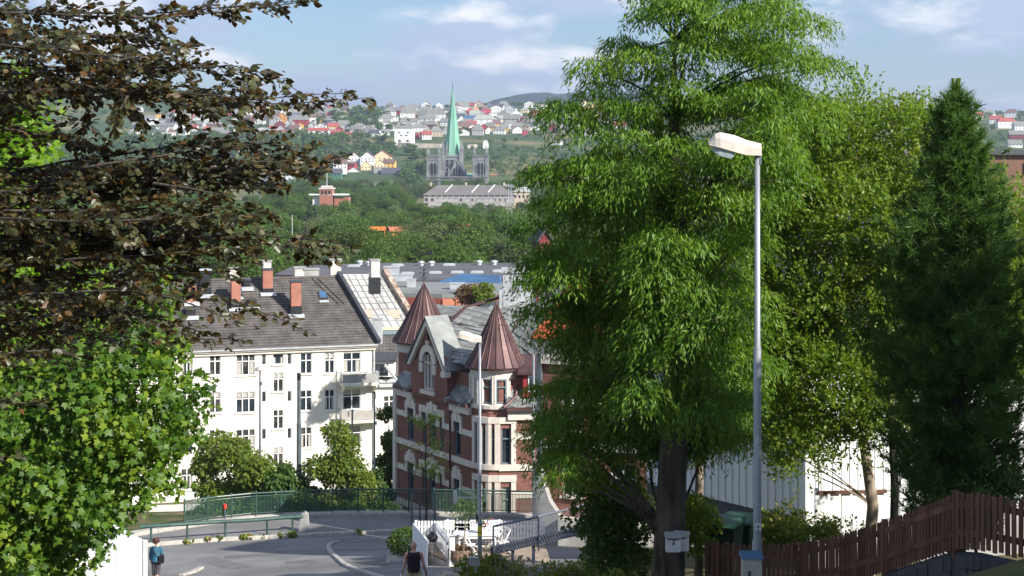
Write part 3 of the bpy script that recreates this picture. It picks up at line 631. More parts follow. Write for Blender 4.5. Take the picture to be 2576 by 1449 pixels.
# right edge of the hill, seen beyond the pine, and roofs glimpsed through the shrubs
for c in [(2462,300,24,10,8,'white','red','side'),(2490,292,30,7,9,'white','grey','side'),(2505,312,30,12,9,'white','red','side'),(2545,296,34,12,10,'white','brown','hip'),(2570,330,36,14,10,'white','grey','side'),
          (2535,322,50,16,10,'white','red','hip'),(2560,350,40,12,10,'darkred','grey','side'),(2555,372,34,10,10,'white','grey','side'),(2452,330,22,12,9,'white','grey','front'),(2200,330,34,14,12,'white','grey','hip'),(2150,345,30,12,12,'grey','dark','hip'),
          (2080,350,34,14,12,'white','dark','side'),(2290,350,34,14,12,'white','grey','side'),(1560,330,30,14,10,'white','red','side'),(1480,345,34,12,12,'white','grey','hip'),(2130,310,28,12,10,'white','grey','side'),(2250,320,28,12,10,'red','grey','side')]:
    house(*c, rnd.uniform(-.3, .2))
PXY = [(a[0], (HY-a[2].location.z/a[2].location.y*F)) for a in HLIST]; tries = 0; nf = 0
while nf < 140 and tries < 20000:               # the rest of the town on the slope
    tries += 1; x = rnd.uniform(330, 1520); y = rnd.uniform(270, 344)
    if (x < 640 and y < 284) or (880 < x < 975 and 285 < y < 330) or (985 < x < 1045 and y > 300) or (1085 < x < 1160 and y > 300): continue
    if x > 1180 and y > 336: continue
    if any(abs(x-a) < 13 and abs(y-b) < 5.2 for a, b in PXY): continue
    if x < 640 and rnd.random() < .6: continue
    PXY.append((x, y)); nf += 1; wc = rnd.choices(['white', 'cream', 'yellow', 'red', 'darkred', 'brown', 'beige', 'grey', 'bluegrey', 'peach'], [12, 1.5, 1.2, 1.6, 1, 1.2, 1.5, 2, 1, .8])[0]
    house(x, y, rnd.uniform(18, 30), rnd.uniform(7, 11), rnd.uniform(6, 10), wc, rnd.choices(['grey', 'brown', 'dark', 'red', 'pale'], [9, 2, 2, 2, 1])[0], rnd.choice(['hip', 'hip', 'side', 'side', 'front']), rnd.uniform(-.4, .3))
HLIST.sort(key=lambda a: a[0]); _cnt = {}; _n = {}
for x, s, r in HLIST: _n[s] = _n.get(s, 0)+1
ORD = ['%dth' % i for i in range(100)] and ['first', 'second', 'third', 'fourth', 'fifth', 'sixth', 'seventh', 'eighth', 'ninth', 'tenth', 'eleventh', 'twelfth', 'thirteenth', 'fourteenth', 'fifteenth', 'sixteenth', 'seventeenth', 'eighteenth', 'nineteenth', 'twentieth', 'twenty-first', 'twenty-second', 'twenty-third', 'twenty-fourth', 'twenty-fifth']+['%d%s' % (i, {1: 'st', 2: 'nd', 3: 'rd'}.get(i % 10, 'th')) for i in range(26, 90)]
for x, s, r in HLIST:
    k = _cnt.get(s, 0); _cnt[s] = k+1
    tag(r, (f'only {s} on the far hillside' if _n[s] == 1 else f'{s} on the far hillside, {ORD[k]} such from left'), 'house', 'houses on the far hillside')

# ------------------------------------------------------------------ fortress
K = 2000/F
pf = P(1015.5, 357, 2000); t = thing('fortress_tower', 'square white fortress tower with grey roof on the hill left of spire', 'tower', pf, -.04)
w = 47*K; h = 34.5*K; mb = MB(); mb.box((0, w/2, h/2-2), (w, w, h+4)); mb.build('wall', 'w_white', t)
mb = MB(); q0 = [(-w/2-.6, -.6, h), (w/2+.6, -.6, h), (w/2+.6, w+.6, h), (-w/2-.6, w+.6, h)]; e = 4.2; q1 = [(-w/2+e, e, h+7.5), (w/2-e, e, h+7.5), (w/2-e, w-e, h+7.5), (-w/2+e, w-e, h+7.5)]
for i in range(4): mb.poly([q0[i], q0[(i+1) % 4], q1[(i+1) % 4], q1[i]])
q2 = [(-2.5, w/2-2.5, h+10), (2.5, w/2-2.5, h+10), (2.5, w/2+2.5, h+10), (-2.5, w/2+2.5, h+10)]
for i in range(4): mb.poly([q1[i], q1[(i+1) % 4], q2[(i+1) % 4], q2[i]])
mb.poly(q2); mb.build('roof', 'r_grey', t)
mb = MB(); mb.box((0, 2.2, h+6.0), (4.5, 3, 2.4)); mb.build('dormer', 'w_grey', t)
for (x, z) in ((-5.5, 11.5), (5, 11.5), (-3, 8), (3.2, 8)): mb = MB(); mb.box((x, -.05, z), (2.2, .3, 1.3)); mb.build('window', 'void', t)
for x in (-5, 5):
    mb = MB(); mb.prism([(x+2.4*math.cos(a), -.15, .2+3.4*math.sin(a)*.85) for a in np.linspace(0, math.pi, 9)], (0, .3, 0)); mb.build('gate_arch', 'w_grey', t)
    mb = MB(); mb.prism([(x+1.3*math.cos(a), -.25, .2+2.2*math.sin(a)) for a in np.linspace(0, math.pi, 9)], (0, .2, 0)); mb.build('gate', 'void', t)
def rampart(name, label, pts, h, D):
    mb = MB(); a = [P(x, y, D+dd) for x, y, dd in pts]
    for p, q in zip(a, a[1:]): mb.prism([p, q, q+Vector((0, 9, 0)), p+Vector((0, 9, 0))], (0, 0, -h))
    tag(mb.build(name, 'fort_wall'), label, 'wall')
rampart('rampart', 'long low stone rampart below the white fortress tower', [(1000, 358, 0), (1035, 360, -6), (1108, 362, 0), (1125, 362, 4)], 8.5, 1982)
rampart('bastion', 'short stone bastion right of the green spire', [(1146, 371, 0), (1180, 370, -4)], 10, 1990)
rampart('bastion_corner', 'pale stone bastion corner beside the tiny white chapel', [(1176, 364, -6), (1200, 363, 0), (1204, 372, 4)], 9, 1980)
p = P(1222, 371, 1975); t = thing('powder_house', 'tiny bright white gabled house on the fortress rampart', 'house', p); mb = MB(); mb.prism([(-3.4, 0, -3), (3.4, 0, -3), (3.4, 0, 5), (1.6, 0, 8.6), (-1.6, 0, 8.6), (-3.4, 0, 5)], (0, 6, 0)); mb.build('wall', 'w_white', t)
mb = MB(); mb.box((0, -.05, 1), (1.3, .3, 2)); mb.build('door', 'w_beige', t); mb = MB(); mb.prism([(-3.8, -.3, 4.7), (-1.7, -.3, 8.9), (1.7, -.3, 8.9), (3.8, -.3, 4.7), (1.5, -.3, 8.4), (-1.5, -.3, 8.4)], (0, 6.6, 0)); mb.build('roof', 'w_white', t)

# ------------------------------------------------------------------ cathedral
C = thing('cathedral', 'grey stone cathedral with tall green copper spire', 'cathedral', (P(1150, 370, 1480).x, 1480, -46), -.03)
k = 1480/F; cx = lambda x: (x-1150)*k; ch = lambda y: (HY-y)*k+46
def lancet(parent, x, z0, z1, w, y, m='void', name='lancet_window'):
    hw = w/2; mb = MB(); zz = z1-w*1.1
    mb.prism([(x-hw, y, z0), (x+hw, y, z0), (x+hw, y, zz), (x+hw*.6, y, zz+w*.7), (x, y, z1), (x-hw*.6, y, zz+w*.7), (x-hw, y, zz)], (0, .3, 0)); return mb.build(name, m, parent)
def pinnacle(mb, x, y, z, w, hs, hp):
    mb.box((x, y, z+hs/2), (w, w, hs)); q = w*.62
    a = [(x-q, y-q, z+hs), (x+q, y-q, z+hs), (x+q, y+q, z+hs), (x-q, y+q, z+hs)]; ap = (x, y, z+hs+hp)
    for i in range(4): mb.poly([a[i], a[(i+1) % 4], ap])
mb = MB(); mb.box((cx(1150), 3, ch(446)/2-5), (156*k, 6, ch(446)+10)); 
for x in np.linspace(1076, 1224, 30): mb.box((cx(x), -.3, ch(447)-1.5), (.6, .8, 3))
mb.box((cx(1150), -.5, ch(446)+.3), (157*k, 1.4, .9)); mb.box((cx(1150), -.4, ch(453)), (157*k, 1.2, .8))
scr = mb.build('screen_wall', 'stone', C)
for i, x in enumerate(np.linspace(1080, 1220, 24)): lancet(scr, cx(x), ch(452.4), ch(447.8), 1.2, -.25, 'void', 'arcade_niche')
for (x0, x1, ytop, tips) in ((1074, 1106, 394, (366, 369)), (1190, 1226.5, 394, (369, 367))):
    tw = MB(); x = cx((x0+x1)/2); w = (x1-x0)*k; H = ch(ytop)
    tw.box((x, w/2, H/2), (w, w, H))
    for sx in (-1, 1):
        for sy in (0, 1): tw.box((x+sx*w*.44, w*.06+sy*w*.88, H*.49), (w*.2, w*.2, H*.98))
    tw.box((x, w/2, H+.3), (w+1.2, w+1.2, .9)); tw.box((x, w/2, H-3.2), (w+.9, w+.9, .6)); tw.box((x, w/2, H*.55), (w+.7, w+.7, .6))
    for j in range(7): tw.box((x-w*.45+j*w*.15, -.2, H+1.2), (.8, .6, 1.6))
    T_ = tw.build('west_tower', 'stone', C)
    for sx in (-1, 1):
        for sy in (0, 1): pm = MB(); pinnacle(pm, x+sx*w*.42, w*.08+sy*w*.84, H, 2.0, 3.4, ch(tips[0])-H-3.4); pm.build('pinnacle', 'stone', T_)
    for dx in (-1.5, 1.5): lancet(T_, x+dx, H*.50, H*.86, 2.2, -.2)
    for dx in (-4, 4): lancet(T_, x+dx*.95, H*.58, H*.8, .9, -.2)
    mb = MB(); mb.box((x, -.35, H*.66), (.5, .5, H*.36)); mb.build('mullion', 'stone', T_)
# nave with gable
gx = cx(1147.5); gw = 47*k; gz = ch(446)-1; ga = ch(405)
mb = MB(); mb.prism([(gx-gw/2, 9, 0), (gx+gw/2, 9, 0), (gx+gw/2, 9, gz), (gx, 9, ga), (gx-gw/2, 9, gz)], (0, 2, 0))
for s in (-1, 1): mb.bar((gx+s*gw/2, 8.6, gz), (gx, 8.6, ga+.6), 1.2, 1.0, up=(0, 1, 0))
gb = mb.build('gable', 'stone', C)
for dx, zt in ((-2.2, .62), (0, .72), (2.2, .62)): lancet(gb, gx+dx, gz+1, gz+(ga-gz)*zt, 1.4, 8.6)
for dx in (-6.5, -5, 5, 6.5): lancet(gb, gx+dx, gz+.5, gz+4.5-abs(dx)*.2, .9, 8.6)
for x in (1127.5, 1170): mb = MB(); pinnacle(mb, cx(x), 8, 0, 1.6, ch(432), ch(420)-ch(432)); mb.build('turret', 'stone', gb)
mb = MB()
for s in (-1, 1): mb.prism([(gx, 10, ga-.4), (gx+s*gw/2, 10, gz-.4), (gx+s*gw/2, 10, gz+.1), (gx, 10, ga+.1)], (-7 if 0 else 0, 52, 0))
mb.build('nave_roof', 'stone_dark', C)
mb = MB(); mb.box((cx(1118), 24, ch(446)/2+3), (16, 30, ch(446)+6)); mb.build('aisle', 'stone', C)
mb = MB(); mb.prism([(cx(1104), 12, ch(446)), (cx(1104), 40, ch(446)), (cx(1134), 40, ch(412)), (cx(1134), 12, ch(412))], (0, 0, .8)); mb.build('aisle_roof', 'stone_dark', C)
mb = MB(); mb.box((cx(1180), 30, ch(448)), (22, 30, 5)); mb.prism([(cx(1168), 14, ch(444)), (cx(1195), 14, ch(444)), (cx(1195), 44, ch(440)), (cx(1168), 44, ch(440))], (0, 0, .8)); mb.build('transept', 'verdigris', C)
# crossing tower and spire
kk = 1545/F; X0 = (1133.5-CX)*kk-C.location.x; Y0 = 65; tz = lambda y: (HY-y)*kk+46
mb = MB(); w = 17; H = tz(394); mb.box((X0, Y0, H/2), (w, w, H)); mb.box((X0, Y0, H+.3), (w+1.4, w+1.4, .9)); mb.box((X0, Y0, H-3), (w+1, w+1, .6)); mb.box((X0, Y0, tz(410)), (w+.8, w+.8, .6))
for j in range(9): mb.box((X0-w*.46+j*w*.115, Y0-w/2-.3, H+1.2), (.9, .7, 1.6))
for sx in (-1, 1):
    for sy in (-1, 1): mb.box((X0+sx*w*.49, Y0+sy*w*.49, H*.5+1.5), (3, 3, H+3))
ct = mb.build('crossing_tower', 'stone', C)
for dx in (-4.5, 0, 4.5): lancet(ct, X0+dx, tz(419), tz(400), 2, Y0-w/2-.25)
for sx in (-1, 1):
    for sy in (-1, 1): pm = MB(); pinnacle(pm, X0+sx*w*.5, Y0+sy*w*.5, H+2, 3.0, 4.5, tz(351)-H-6.5); pm.build('pinnacle', 'stone', ct)
for dx in (-3.2,): mb = MB(); pinnacle(mb, X0-w*.5+3.6, Y0-w*.5+.8, H, 2.2, 6, 8); mb.build('turret', 'stone', ct)
mb = MB(); n = 8; r0 = 7.9; za = tz(224); prof = [(r0*1.05, H-.5), (r0*1.03, H+1), (r0*.86, H+(za-H)*.22), (r0*.62, H+(za-H)*.47), (r0*.31, H+(za-H)*.74), (.3, za)]
mb.lathe(prof, 8, (X0, Y0), math.pi/8); sp = mb.build('spire', 'verdigris', C)
rb = MB()
for j in range(8):
    a = math.pi/8+j*math.pi/4; rb.tube([(X0+r*math.cos(a), Y0+r*math.sin(a), z) for r, z in prof], [.28, .28, .26, .24, .2, .1], 4)
rb.build('arris_rolls', 'verdigris', sp)
for sx in (-1, 1):                            # broach faces at the foot of the spire
    for sy in (-1, 1):
        mb = MB(); q = 7.2; mb.poly([(X0+sx*q, Y0+sy*q*.38, H), (X0+sx*q, Y0+sy*q, H), (X0+sx*q*.6, Y0+sy*q*.6, H+17)]); mb.poly([(X0+sx*q, Y0+sy*q, H), (X0+sx*q*.38, Y0+sy*q, H), (X0+sx*q*.6, Y0+sy*q*.6, H+17)]); mb.build('broach', 'verdigris', sp)
mb = MB(); mb.tube([(X0, Y0, za-1), (X0, Y0, tz(205))], [.3, .15], 6); mb.bar((X0-1.1, Y0, tz(209)), (X0+1.1, Y0, tz(209)), .25); mb.ell((X0, Y0, tz(218)), .55, 8, 6); mb.build('cross', 'dark_sheet', sp)

# ------------------------------------------------------------------ large buildings by the river
D = 1100; k = D/F
B = thing('long_hall', 'long building with mauve hipped roof below the cathedral', 'building', P(1180, 522, D), .03); w = 228*k; 
mb = MB(); mb.box((0, 9, 32*k/2-6), (w, 18, 32*k+12)); mb.build('wall', 'hall_pale', B)
mb = MB(); h = 31*k; e = 26*k; q = [(-w/2-.8, -1, h), (w/2+.8, -1, h), (w/2+.8, 19, h), (-w/2-.8, 19, h)]; a = (-w/2+9, 9, h+6.6); b = (w/2-9, 9, h+6.6)
mb.poly([q[0], q[1], b, a]); mb.poly([q[1], q[2], b]); mb.poly([q[2], q[3], a, b]); mb.poly([q[3], q[0], a]); mb.poly(q[::-1]); rf = mb.build('roof', 'mauve_roof', B)
for x in (-14, 4, 15): mb = MB(); mb.bar((x-2.4, 1.2, h+1.8), (x+2.6, 8.6, h+6.9), .5, .5); mb.build('roof_rib', 'w_white', rf)
for x in (-26, -2, 24): mb = MB(); mb.box((x, 9.5, h+7.2), (1.4, 1.4, 2.4)); mb.build('chimney', 'w_beige', rf)
for r_ in range(2):
    for i in range(16): mb = MB(); mb.box((-w/2+w*(i+.5)/16, -.05, 2.2+r_*3.2), (1.5, .2, 1.9)); mb.build('window', 'void', B)
Sc = thing('scaffolding', 'pale sheeted scaffolding along the long hall front', 'scaffolding', P(1185, 524, D-8), .03); ws = 205*k
for i in range(15): mb = MB(); mb.tube([(-ws/2+ws*i/14, 0, -6), (-ws/2+ws*i/14, 0, 9.0)], .16, 5); mb.build('pole', 'zinc', Sc)
for z in (1.5, 4.0, 6.5): mb = MB(); mb.box((0, .6, z), (ws, 1.4, .2)); mb.build('deck', 'hall_pale', Sc)
for z in (.2, 2.8, 5.3):
    for i in range(14):
        if rnd.random() < .8: mb = MB(); mb.box((-ws/2+ws*(i+.5)/14, .15+.01*i, z), (ws/14-.5, .05, 2.0)); mb.build('sheet', 'scaffold', Sc)
Bn = thing('annex', 'grey block with pale green roof at the right end of long hall', 'building', P(1312, 518, 1120)); mb = MB(); mb.box((0, 6, 1), (12, 12, 17)); mb.build('wall', 'w_beige', Bn)
mb = MB(); mb.prism([(-6.5, -.6, 9.5), (6.5, -.6, 9.5), (4, 6, 12.5), (-4, 6, 12.5)], (0, 0, .4)); mb.build('roof', 'r_pale', Bn)
for i in range(4): mb = MB(); mb.box((-4.2+i*2.8, -.05, 6.5), (1.3, .2, 1.8)); mb.build('window', 'void', Bn)
p = P(1283, 618, 480); p.z = -37; t = thing('lattice_mast', 'slender grey lattice mast left of the big willow', 'mast', p); H = 37+(HY-470)/F*480
for sx in (-1, 1):
    for sy in (-1, 1): mb = MB(); mb.tube([(sx*.85, sy*.85, 0), (sx*.42, sy*.42, H)], .07, 5); mb.build('leg', 'zinc', t)
mb = MB()
for i in range(13):
    z = H*i/13; z2 = H*(i+1)/13; a = .85-.43*i/13; b = .85-.43*(i+1)/13
    for s in (-1, 1): mb.bar((-a, s*a, z), (b, s*b, z2), .06); mb.bar((a, s*a, z), (-b, s*b, z2), .06); mb.bar((s*a, -a, z), (s*b, b, z2), .06)
mb.build('bracing', 'zinc', t); mb = MB(); mb.box((0, 0, H), (2.6, 1.4, .2))
for x in (-1.1, -.4, .4, 1.1): mb.box((x, -.5, H+.5), (.45, .35, .5))
mb.build('floodlights', 'zinc', t)
D = 800; k = D/F; t = thing('brick_tower_house', 'small brick tower with white cornices and a flagpole among trees', 'building', P(825, 502, D), -.05)
mb = MB(); mb.box((-1, 3, 0), (6.4, 6, 12)); mb.build('tower', 'brick_orange', t); mb = MB(); mb.box((-1, 3, 5.4), (7.2, 6.8, .5)); mb.box((-1, 3, 6.2), (5, 4.6, 1.0)); mb.box((0, 4, 2.4), (19, 8, .6)); mb.build('cornice', 'w_white', t)
MB().box((6.5, 5, -3), (7, 7, 8)).build('wing', 'brick_orange', t); MB().box((-6, 5, -3), (4, 6, 8)).build('wing', 'w_white', t)
mb = MB(); mb.tube([(-1, 3, 6), (-1, 3, 14)], .12, 6); mb.box((-1, 3, 13.8), (3.2, .3, .3)); mb.build('flagpole', 'w_white', t)
for x in (-2.8, -1, .8): mb = MB(); mb.box((x, -.05, 3.6), (.9, .2, 1.6)); mb.build('window', 'void', t)
def block(name, label, x, y, D, w, h, d, m, nw, rm='r_pale', cat='building', rz=0):
    t = thing(name, label, cat, P(x, y, D), rz); mb = MB(); mb.box((0, d/2, h/2-4), (w, d, h+8)); mb.build('wall', m, t); mb = MB(); mb.box((0, d/2, h+.15), (w+.5, d+.5, .3)); mb.build('roof', rm, t)
    for i in range(nw): f = MB().box((-w/2+w*(i+.5)/nw, -.04, h-1.3), (w/nw*.62, .2, 1.3)).build('window', 'void', t)
    return t
block('office_block', 'small white flat-roofed office with three dark windows among trees', 711, 646, 380, 4.6, 3.4, 6, 'w_white', 3)
block('low_shed', 'long low grey-blue shed left of the white office', 640, 640, 400, 12, 2.4, 6, 'w_grey', 4)
for (x, y, D, w, h, rh, wc, rc, lb) in ((998, 608, 420, 26, 8, 8, 'orange', 'orange', 'small house with orange roof among the park trees'), (1167, 612, 400, 36, 10, 17, 'red', 'red', 'red-roofed house with two white chimneys behind park trees'),
        (1372, 636, 300, 30, 16, 20, 'darkred', 'dark', 'dark red house with black roof at the willow edge'), (300, 600, 520, 50, 14, 14, 'white', 'red', 'white house with red roof glimpsed behind beech leaves')):
    n0 = len(HLIST); r_ = house(x, y, w, h, rh, wc, rc, 'front' if 'dark' in wc else 'side', .2, D); HLIST.pop(); tag(r_, lb, 'house'); r_['group'] = 'houses among the park trees'
tag(MB().box((0, 0, 1.2), (4.6, .2, 1.1)).box((-2, 0, 0), (.2, .2, 2)).box((2, 0, 0), (.2, .2, 2)).build('hoarding', 'orange', loc=P(949, 586, 440)), 'orange hoarding board among the park trees', 'hoarding')
tag(MB().tube([(0, 0, -4), (0, 0, 9)], [.09, .06], 6).build('flagpole', 'w_white', loc=P(735, 625, 430)), 'thin white flagpole among trees above white office', 'flagpole')

# ------------------------------------------------------------------ the flat-roofed halls behind the white block
H = thing('flat_roof_hall', 'wide hall with dark felt roof behind the white block', 'building', (0, 0, 0)); z = -15.6
def PZ_(x, z, y): D = z*F/(HY-y); return Vector(((x-CX)/F*D, D, z))
foot = [PZ_(690, z, 693), PZ_(930, z, 704), PZ_(1180, z, 703), PZ_(1420, z, 700), PZ_(1400, z, 676), PZ_(1310, z, 664), PZ_(940, z, 664), PZ_(740, z, 672)]
mb = MB(); mb.prism([Vector((p.x, p.y, -34)) for p in foot], (0, 0, 34+z-.2)); mb.build('wall', 'hall_wall', H); mb = MB(); mb.prism([p+Vector((0, 0, -.15)) for p in foot], (0, 0, .3)); hr = mb.build('roof', 'hall_roof', H)
for x, y in ((927, 668), (1060, 668), (1085, 668), (1205, 666), (1243, 666), (1312, 666), (905, 666)): mb = MB(); mb.lathe([(.34, 0), (.34, .3), (.5, .34), (.42, .55), (.1, .62)], 12); mb.build('roof_vent', 'zinc', hr, loc=PZ_(x, z+.15, y))
for x, y in ((1000, 669), (1025, 690), (1095, 688), (1150, 687), (1200, 687), (1255, 684), (890, 671), (1130, 668)): mb = MB(); mb.box((0, 0, .1), (1.6, 1.0, .2)); mb.box((0, 0, .24), (1.3, .7, .1)); mb.build('skylight', 'zinc', hr, loc=PZ_(x, z+.15, y))
B2 = thing('blue_roof_hall', 'hall with blue standing-seam metal roof behind brown cones', 'building', (0, 0, 0))
a, b, c_, d_ = P(1085, 716, 172), P(1262, 722, 169), P(1262, 694, 184), P(1156, 690, 186)
mb = MB(); mb.poly([a, b, c_, d_]); bl = mb.build('roof', 'blue_roof', B2)
for i in range(1, 22):
    t_ = i/22; p0 = a.lerp(b, t_); p1 = d_.lerp(c_, max(0, t_)); MB().bar(p0+Vector((0, 0, .06)), p1+Vector((0, 0, .06)), .1, .12).build('seam', 'blue_roof', bl)
mb = MB(); mb.prism([Vector((p.x, p.y, -34)) for p in (a, b, c_, d_)], (0, 0, 34-15.2)); mb.build('wall', 'hall_wall', B2)
B3 = thing('low_flat_building', 'low grey-green flat roof with red panelled parapet between the gables', 'building', (0, 0, 0)); z = -14.6
foot = [PZ_(985, z, 741), PZ_(1112, z, 745), PZ_(1275, z, 742), PZ_(1270, z, 718), PZ_(985, z, 712)]
mb = MB(); mb.prism([Vector((p.x, p.y, -30)) for p in foot], (0, 0, 30+z-.2)); mb.build('wall', 'red_panel', B3); mb = MB(); mb.prism([p-Vector((0, 0, .2)) for p in foot], (0, 0, .4)); rf = mb.build('roof', 'hall_roof2', B3)
for i in range(9):
    p0 = foot[0].lerp(foot[1], i/9) if i < 5 else foot[1].lerp(foot[2], (i-5)/4); p1 = foot[0].lerp(foot[1], (i+1)/9) if i < 4 else foot[1].lerp(foot[2], (i-4)/4)
    if i >= 4: mb = MB(); o_ = Vector((0, -.12, 0)); p0 = foot[1].lerp(foot[2], (i-4)/5+.01); p1 = foot[1].lerp(foot[2], (i-3)/5-.01); mb.prism([p0+o_-Vector((0, 0, .3)), p1+o_-Vector((0, 0, .3)), p1+o_-Vector((0, 0, 2.2)), p0+o_-Vector((0, 0, 2.2))], (0, .1, 0)); mb.build('parapet_panel', 'orange_panel', B3)
for x, y, s in ((985, 706, (1.6, 1.6, 1.5)), (1012, 707, (2.2, .8, .7)), (1035, 722, (.9, .7, .8)), (1150, 727, (1.4, 1, .6)), (1166, 738, (1.2, .8, .6)), (1060, 735, (.3, .3, .5))): mb = MB(); mb.box((0, 0, s[2]/2), s); mb.box((0, 0, s[2]), (s[0]*1.1, s[1]*1.1, .08)); mb.build('roof_unit', 'zinc', rf, loc=PZ_(x, z+.2, y))

# ------------------------------------------------------------------ trees of the park, the slope and the hill
def ylim(x, D):                                # how high crowns reach in the park
    if 1045 < x < 1345 and D < 1150: return 512
    if 780 < x < 915 and D < 800: return 492
    if 560 < x < 690 and D < 1500: return 492
    if 930 < x < 970 and D < 440: return 592
    if 680 < x < 740 and D < 380: return 652
    if 975 < x < 1015 and D < 420: return 612
    if 1145 < x < 1190 and D < 400: return 614
    return np.interp(D, [250, 300, 400, 500, 700, 1000, 1400], [600, 585, 555, 520, 478, 455, 440])
cnt = 0; NM = {'round': ('broadleaf_tree', 'round leafy tree in the park belt before the cathedral'), 'tall': ('birch_tree', 'slim pale birch in the park belt before the cathedral'),
               'droop': ('weeping_birch', 'drooping grey-green birch in the park belt before the cathedral'), 'conifer': ('spruce_tree', 'dark pointed spruce in the park belt before the cathedral')}
row_ = 0
for D in (245, 270, 300, 335, 375, 420, 475, 540, 620, 710, 820, 950, 1130, 1250, 1400):
    wpx = 8.2*F/D; x = -40+rnd.uniform(0, wpx); row_ += 1; inrow = {}
    while x < (2150 if D < 600 else 1480):
        Dj = D*rnd.uniform(.97, 1.03); xx = x+rnd.uniform(-.2, .2)*wpx; x += wpx*(1 if xx < 1500 else 1.7)
        X = (xx-CX)/F*Dj; zg = g1(X, Dj); yl = ylim(xx, Dj)+rnd.uniform(-6, 26); h = (HY-yl)/F*Dj-zg; h = min(h, 19*rnd.uniform(.8, 1.05))
        if h < 3.5 or (1060 < xx < 1300 and 1080 < Dj < 1130) or (1060 < xx < 1245 and 1440 < Dj): continue
        k = rnd.choices(['round', 'tall', 'droop', 'conifer'], [6, 2, 3.5, 1.1] if D < 330 else [9, 1.5, 2, 1.1])[0]
        nm, lb = NM[k]; pr = rnd.choice(PT[k]); inrow[k] = inrow.get(k, 0)+1; lb = f"{lb.split(' in the park')[0]}, {ORD[inrow[k]-1]} from left in the {ORD[row_-1]} row behind the hall"; put_tree(nm, pr, (X, Dj, zg), h, lb, nm.replace('_', ' ')+'s of the park belt', 'tree', rnd.uniform(1.0, 1.35) if k != 'conifer' else 1, True); cnt += 1
p = P(1100, 652, 345); p.z = g1(p.x, p.y); put_tree('chestnut_tree', PT['round'][2], p, 15, 'broad dark green chestnut below the cathedral, largest crown there', None, wide=1.3)
print('park trees', cnt)
spots = []
def num(i): return ORD[i-1] if i <= 25 else '%d%s' % (i, 'th' if 10 < i % 100 < 14 else {1: 'st', 2: 'nd', 3: 'rd'}.get(i % 10, 'th'))
HX = np.array([(a, b) for a, b, c in HOUSES]); HWd = np.array([c for a, b, c in HOUSES])
def free(X, Y, r=7): return np.all((np.hypot(HX[:, 0]-X, HX[:, 1]-Y) > HWd*.5+r) | (np.abs(HX[:, 1]-Y) > 60))
while len(spots) < 1050:
    Y = rnd.uniform(1600, 2080); u = rnd.uniform(-.32, .34); x = CX+u*F; X = u*Y
    if 1830 < Y and not free(X, Y): continue
    if 840 < x < 1010 and Y < 1830: continue
    if 985 < x < 1225 and Y > 1925: continue
    if x > 1150 and rnd.random() < .66: continue
    if Y < 1690 and 1060 < x < 1240: continue
    spots.append((X, Y, 0))
while len(spots) < 1850:
    Y = rnd.uniform(2080, 3250); u = rnd.uniform(-.32, .34); x = CX+u*F; X = u*Y
    if Y < 3000 and not free(X, Y, 5): continue
    if Y < 2900 and rnd.random() < (.5 if x > 640 else .1): continue
    spots.append((X, Y, 1))
for i in range(60): u = rnd.gauss(-.098, .012); Y = rnd.uniform(2150, 2500); spots.append((u*Y, Y, 2))
for i in range(70): u = rnd.uniform(-.05, .06); spots.append((u*2960, rnd.uniform(2930, 3050), 1))
for i in range(60): u = rnd.uniform(-.3, -.16); Y = rnd.uniform(2800, 3200); spots.append((u*Y, Y, 2))
spots.sort(key=lambda s: s[1]); packs = []
vis = [i for i, s in enumerate(spots) if 560 < CX+F*s[0]/s[1] < 1400]; rnd.shuffle(vis); vis = sorted(vis[:290], key=lambda i: spots[i][0]/spots[i][1]); vis = {k: j for j, k in enumerate(vis)}
for i, (X, Y, k) in enumerate(spots):
    pr = FT[rnd.choices([0, 1, 2, 3, 4], [5, 5, 2, 1.3, 2 if k == 0 else 1])[0]]; h = rnd.uniform(8.5, 15)*(.66 if k == 1 else 1.15 if k == 2 else 1)
    if k == 0 and CX+F*X/Y > 1150: h *= .6
    zg = g1(X, Y)
    if i in vis: put_tree('hillside_tree', pr, (X, Y, zg-.5), h, f'small green tree on the far hillside, {num(vis[i]+1)} from left', 'trees on the far hillside', 'tree', 1.25, False)
    else:
        me = pr[0]; n = len(me.vertices); v = np.empty(n*3, np.float32); me.vertices.foreach_get('co', v); v = v.reshape(-1, 3)*h/pr[2]; a = rnd.uniform(0, 6.28); c_, s_ = math.cos(a), math.sin(a)
        v = np.stack([(v[:, 0]*c_-v[:, 1]*s_)*1.25+X, (v[:, 0]*s_+v[:, 1]*c_)*1.25+Y, v[:, 2]+zg-.5], -1); packs.append((v, np.arange(n).reshape(-1, 4)[:, ::1]))
lo = leaf_obj('far_woodland', packs, 'mid'); lo['label'] = 'mass of green trees covering the far hillside'
# scrub on the right-hand slope
packs = []
for i in range(240):
    x = rnd.uniform(1170, 1460); Y = rnd.uniform(1700, 1990); X = (x-CX)/F*Y; pr = FT[4]; me = pr[0]; n = len(me.vertices); v = np.empty(n*3, np.float32); me.vertices.foreach_get('co', v); v = v.reshape(-1, 3)*rnd.uniform(.35, .85)
    packs.append((v+np.array([X, Y, g1(X, Y)-.6]), np.arange(n).reshape(-1, 4)))
leaf_obj('hill_scrub', packs, 'mid')['label'] = 'low green scrub on the dry slope right of cathedral'
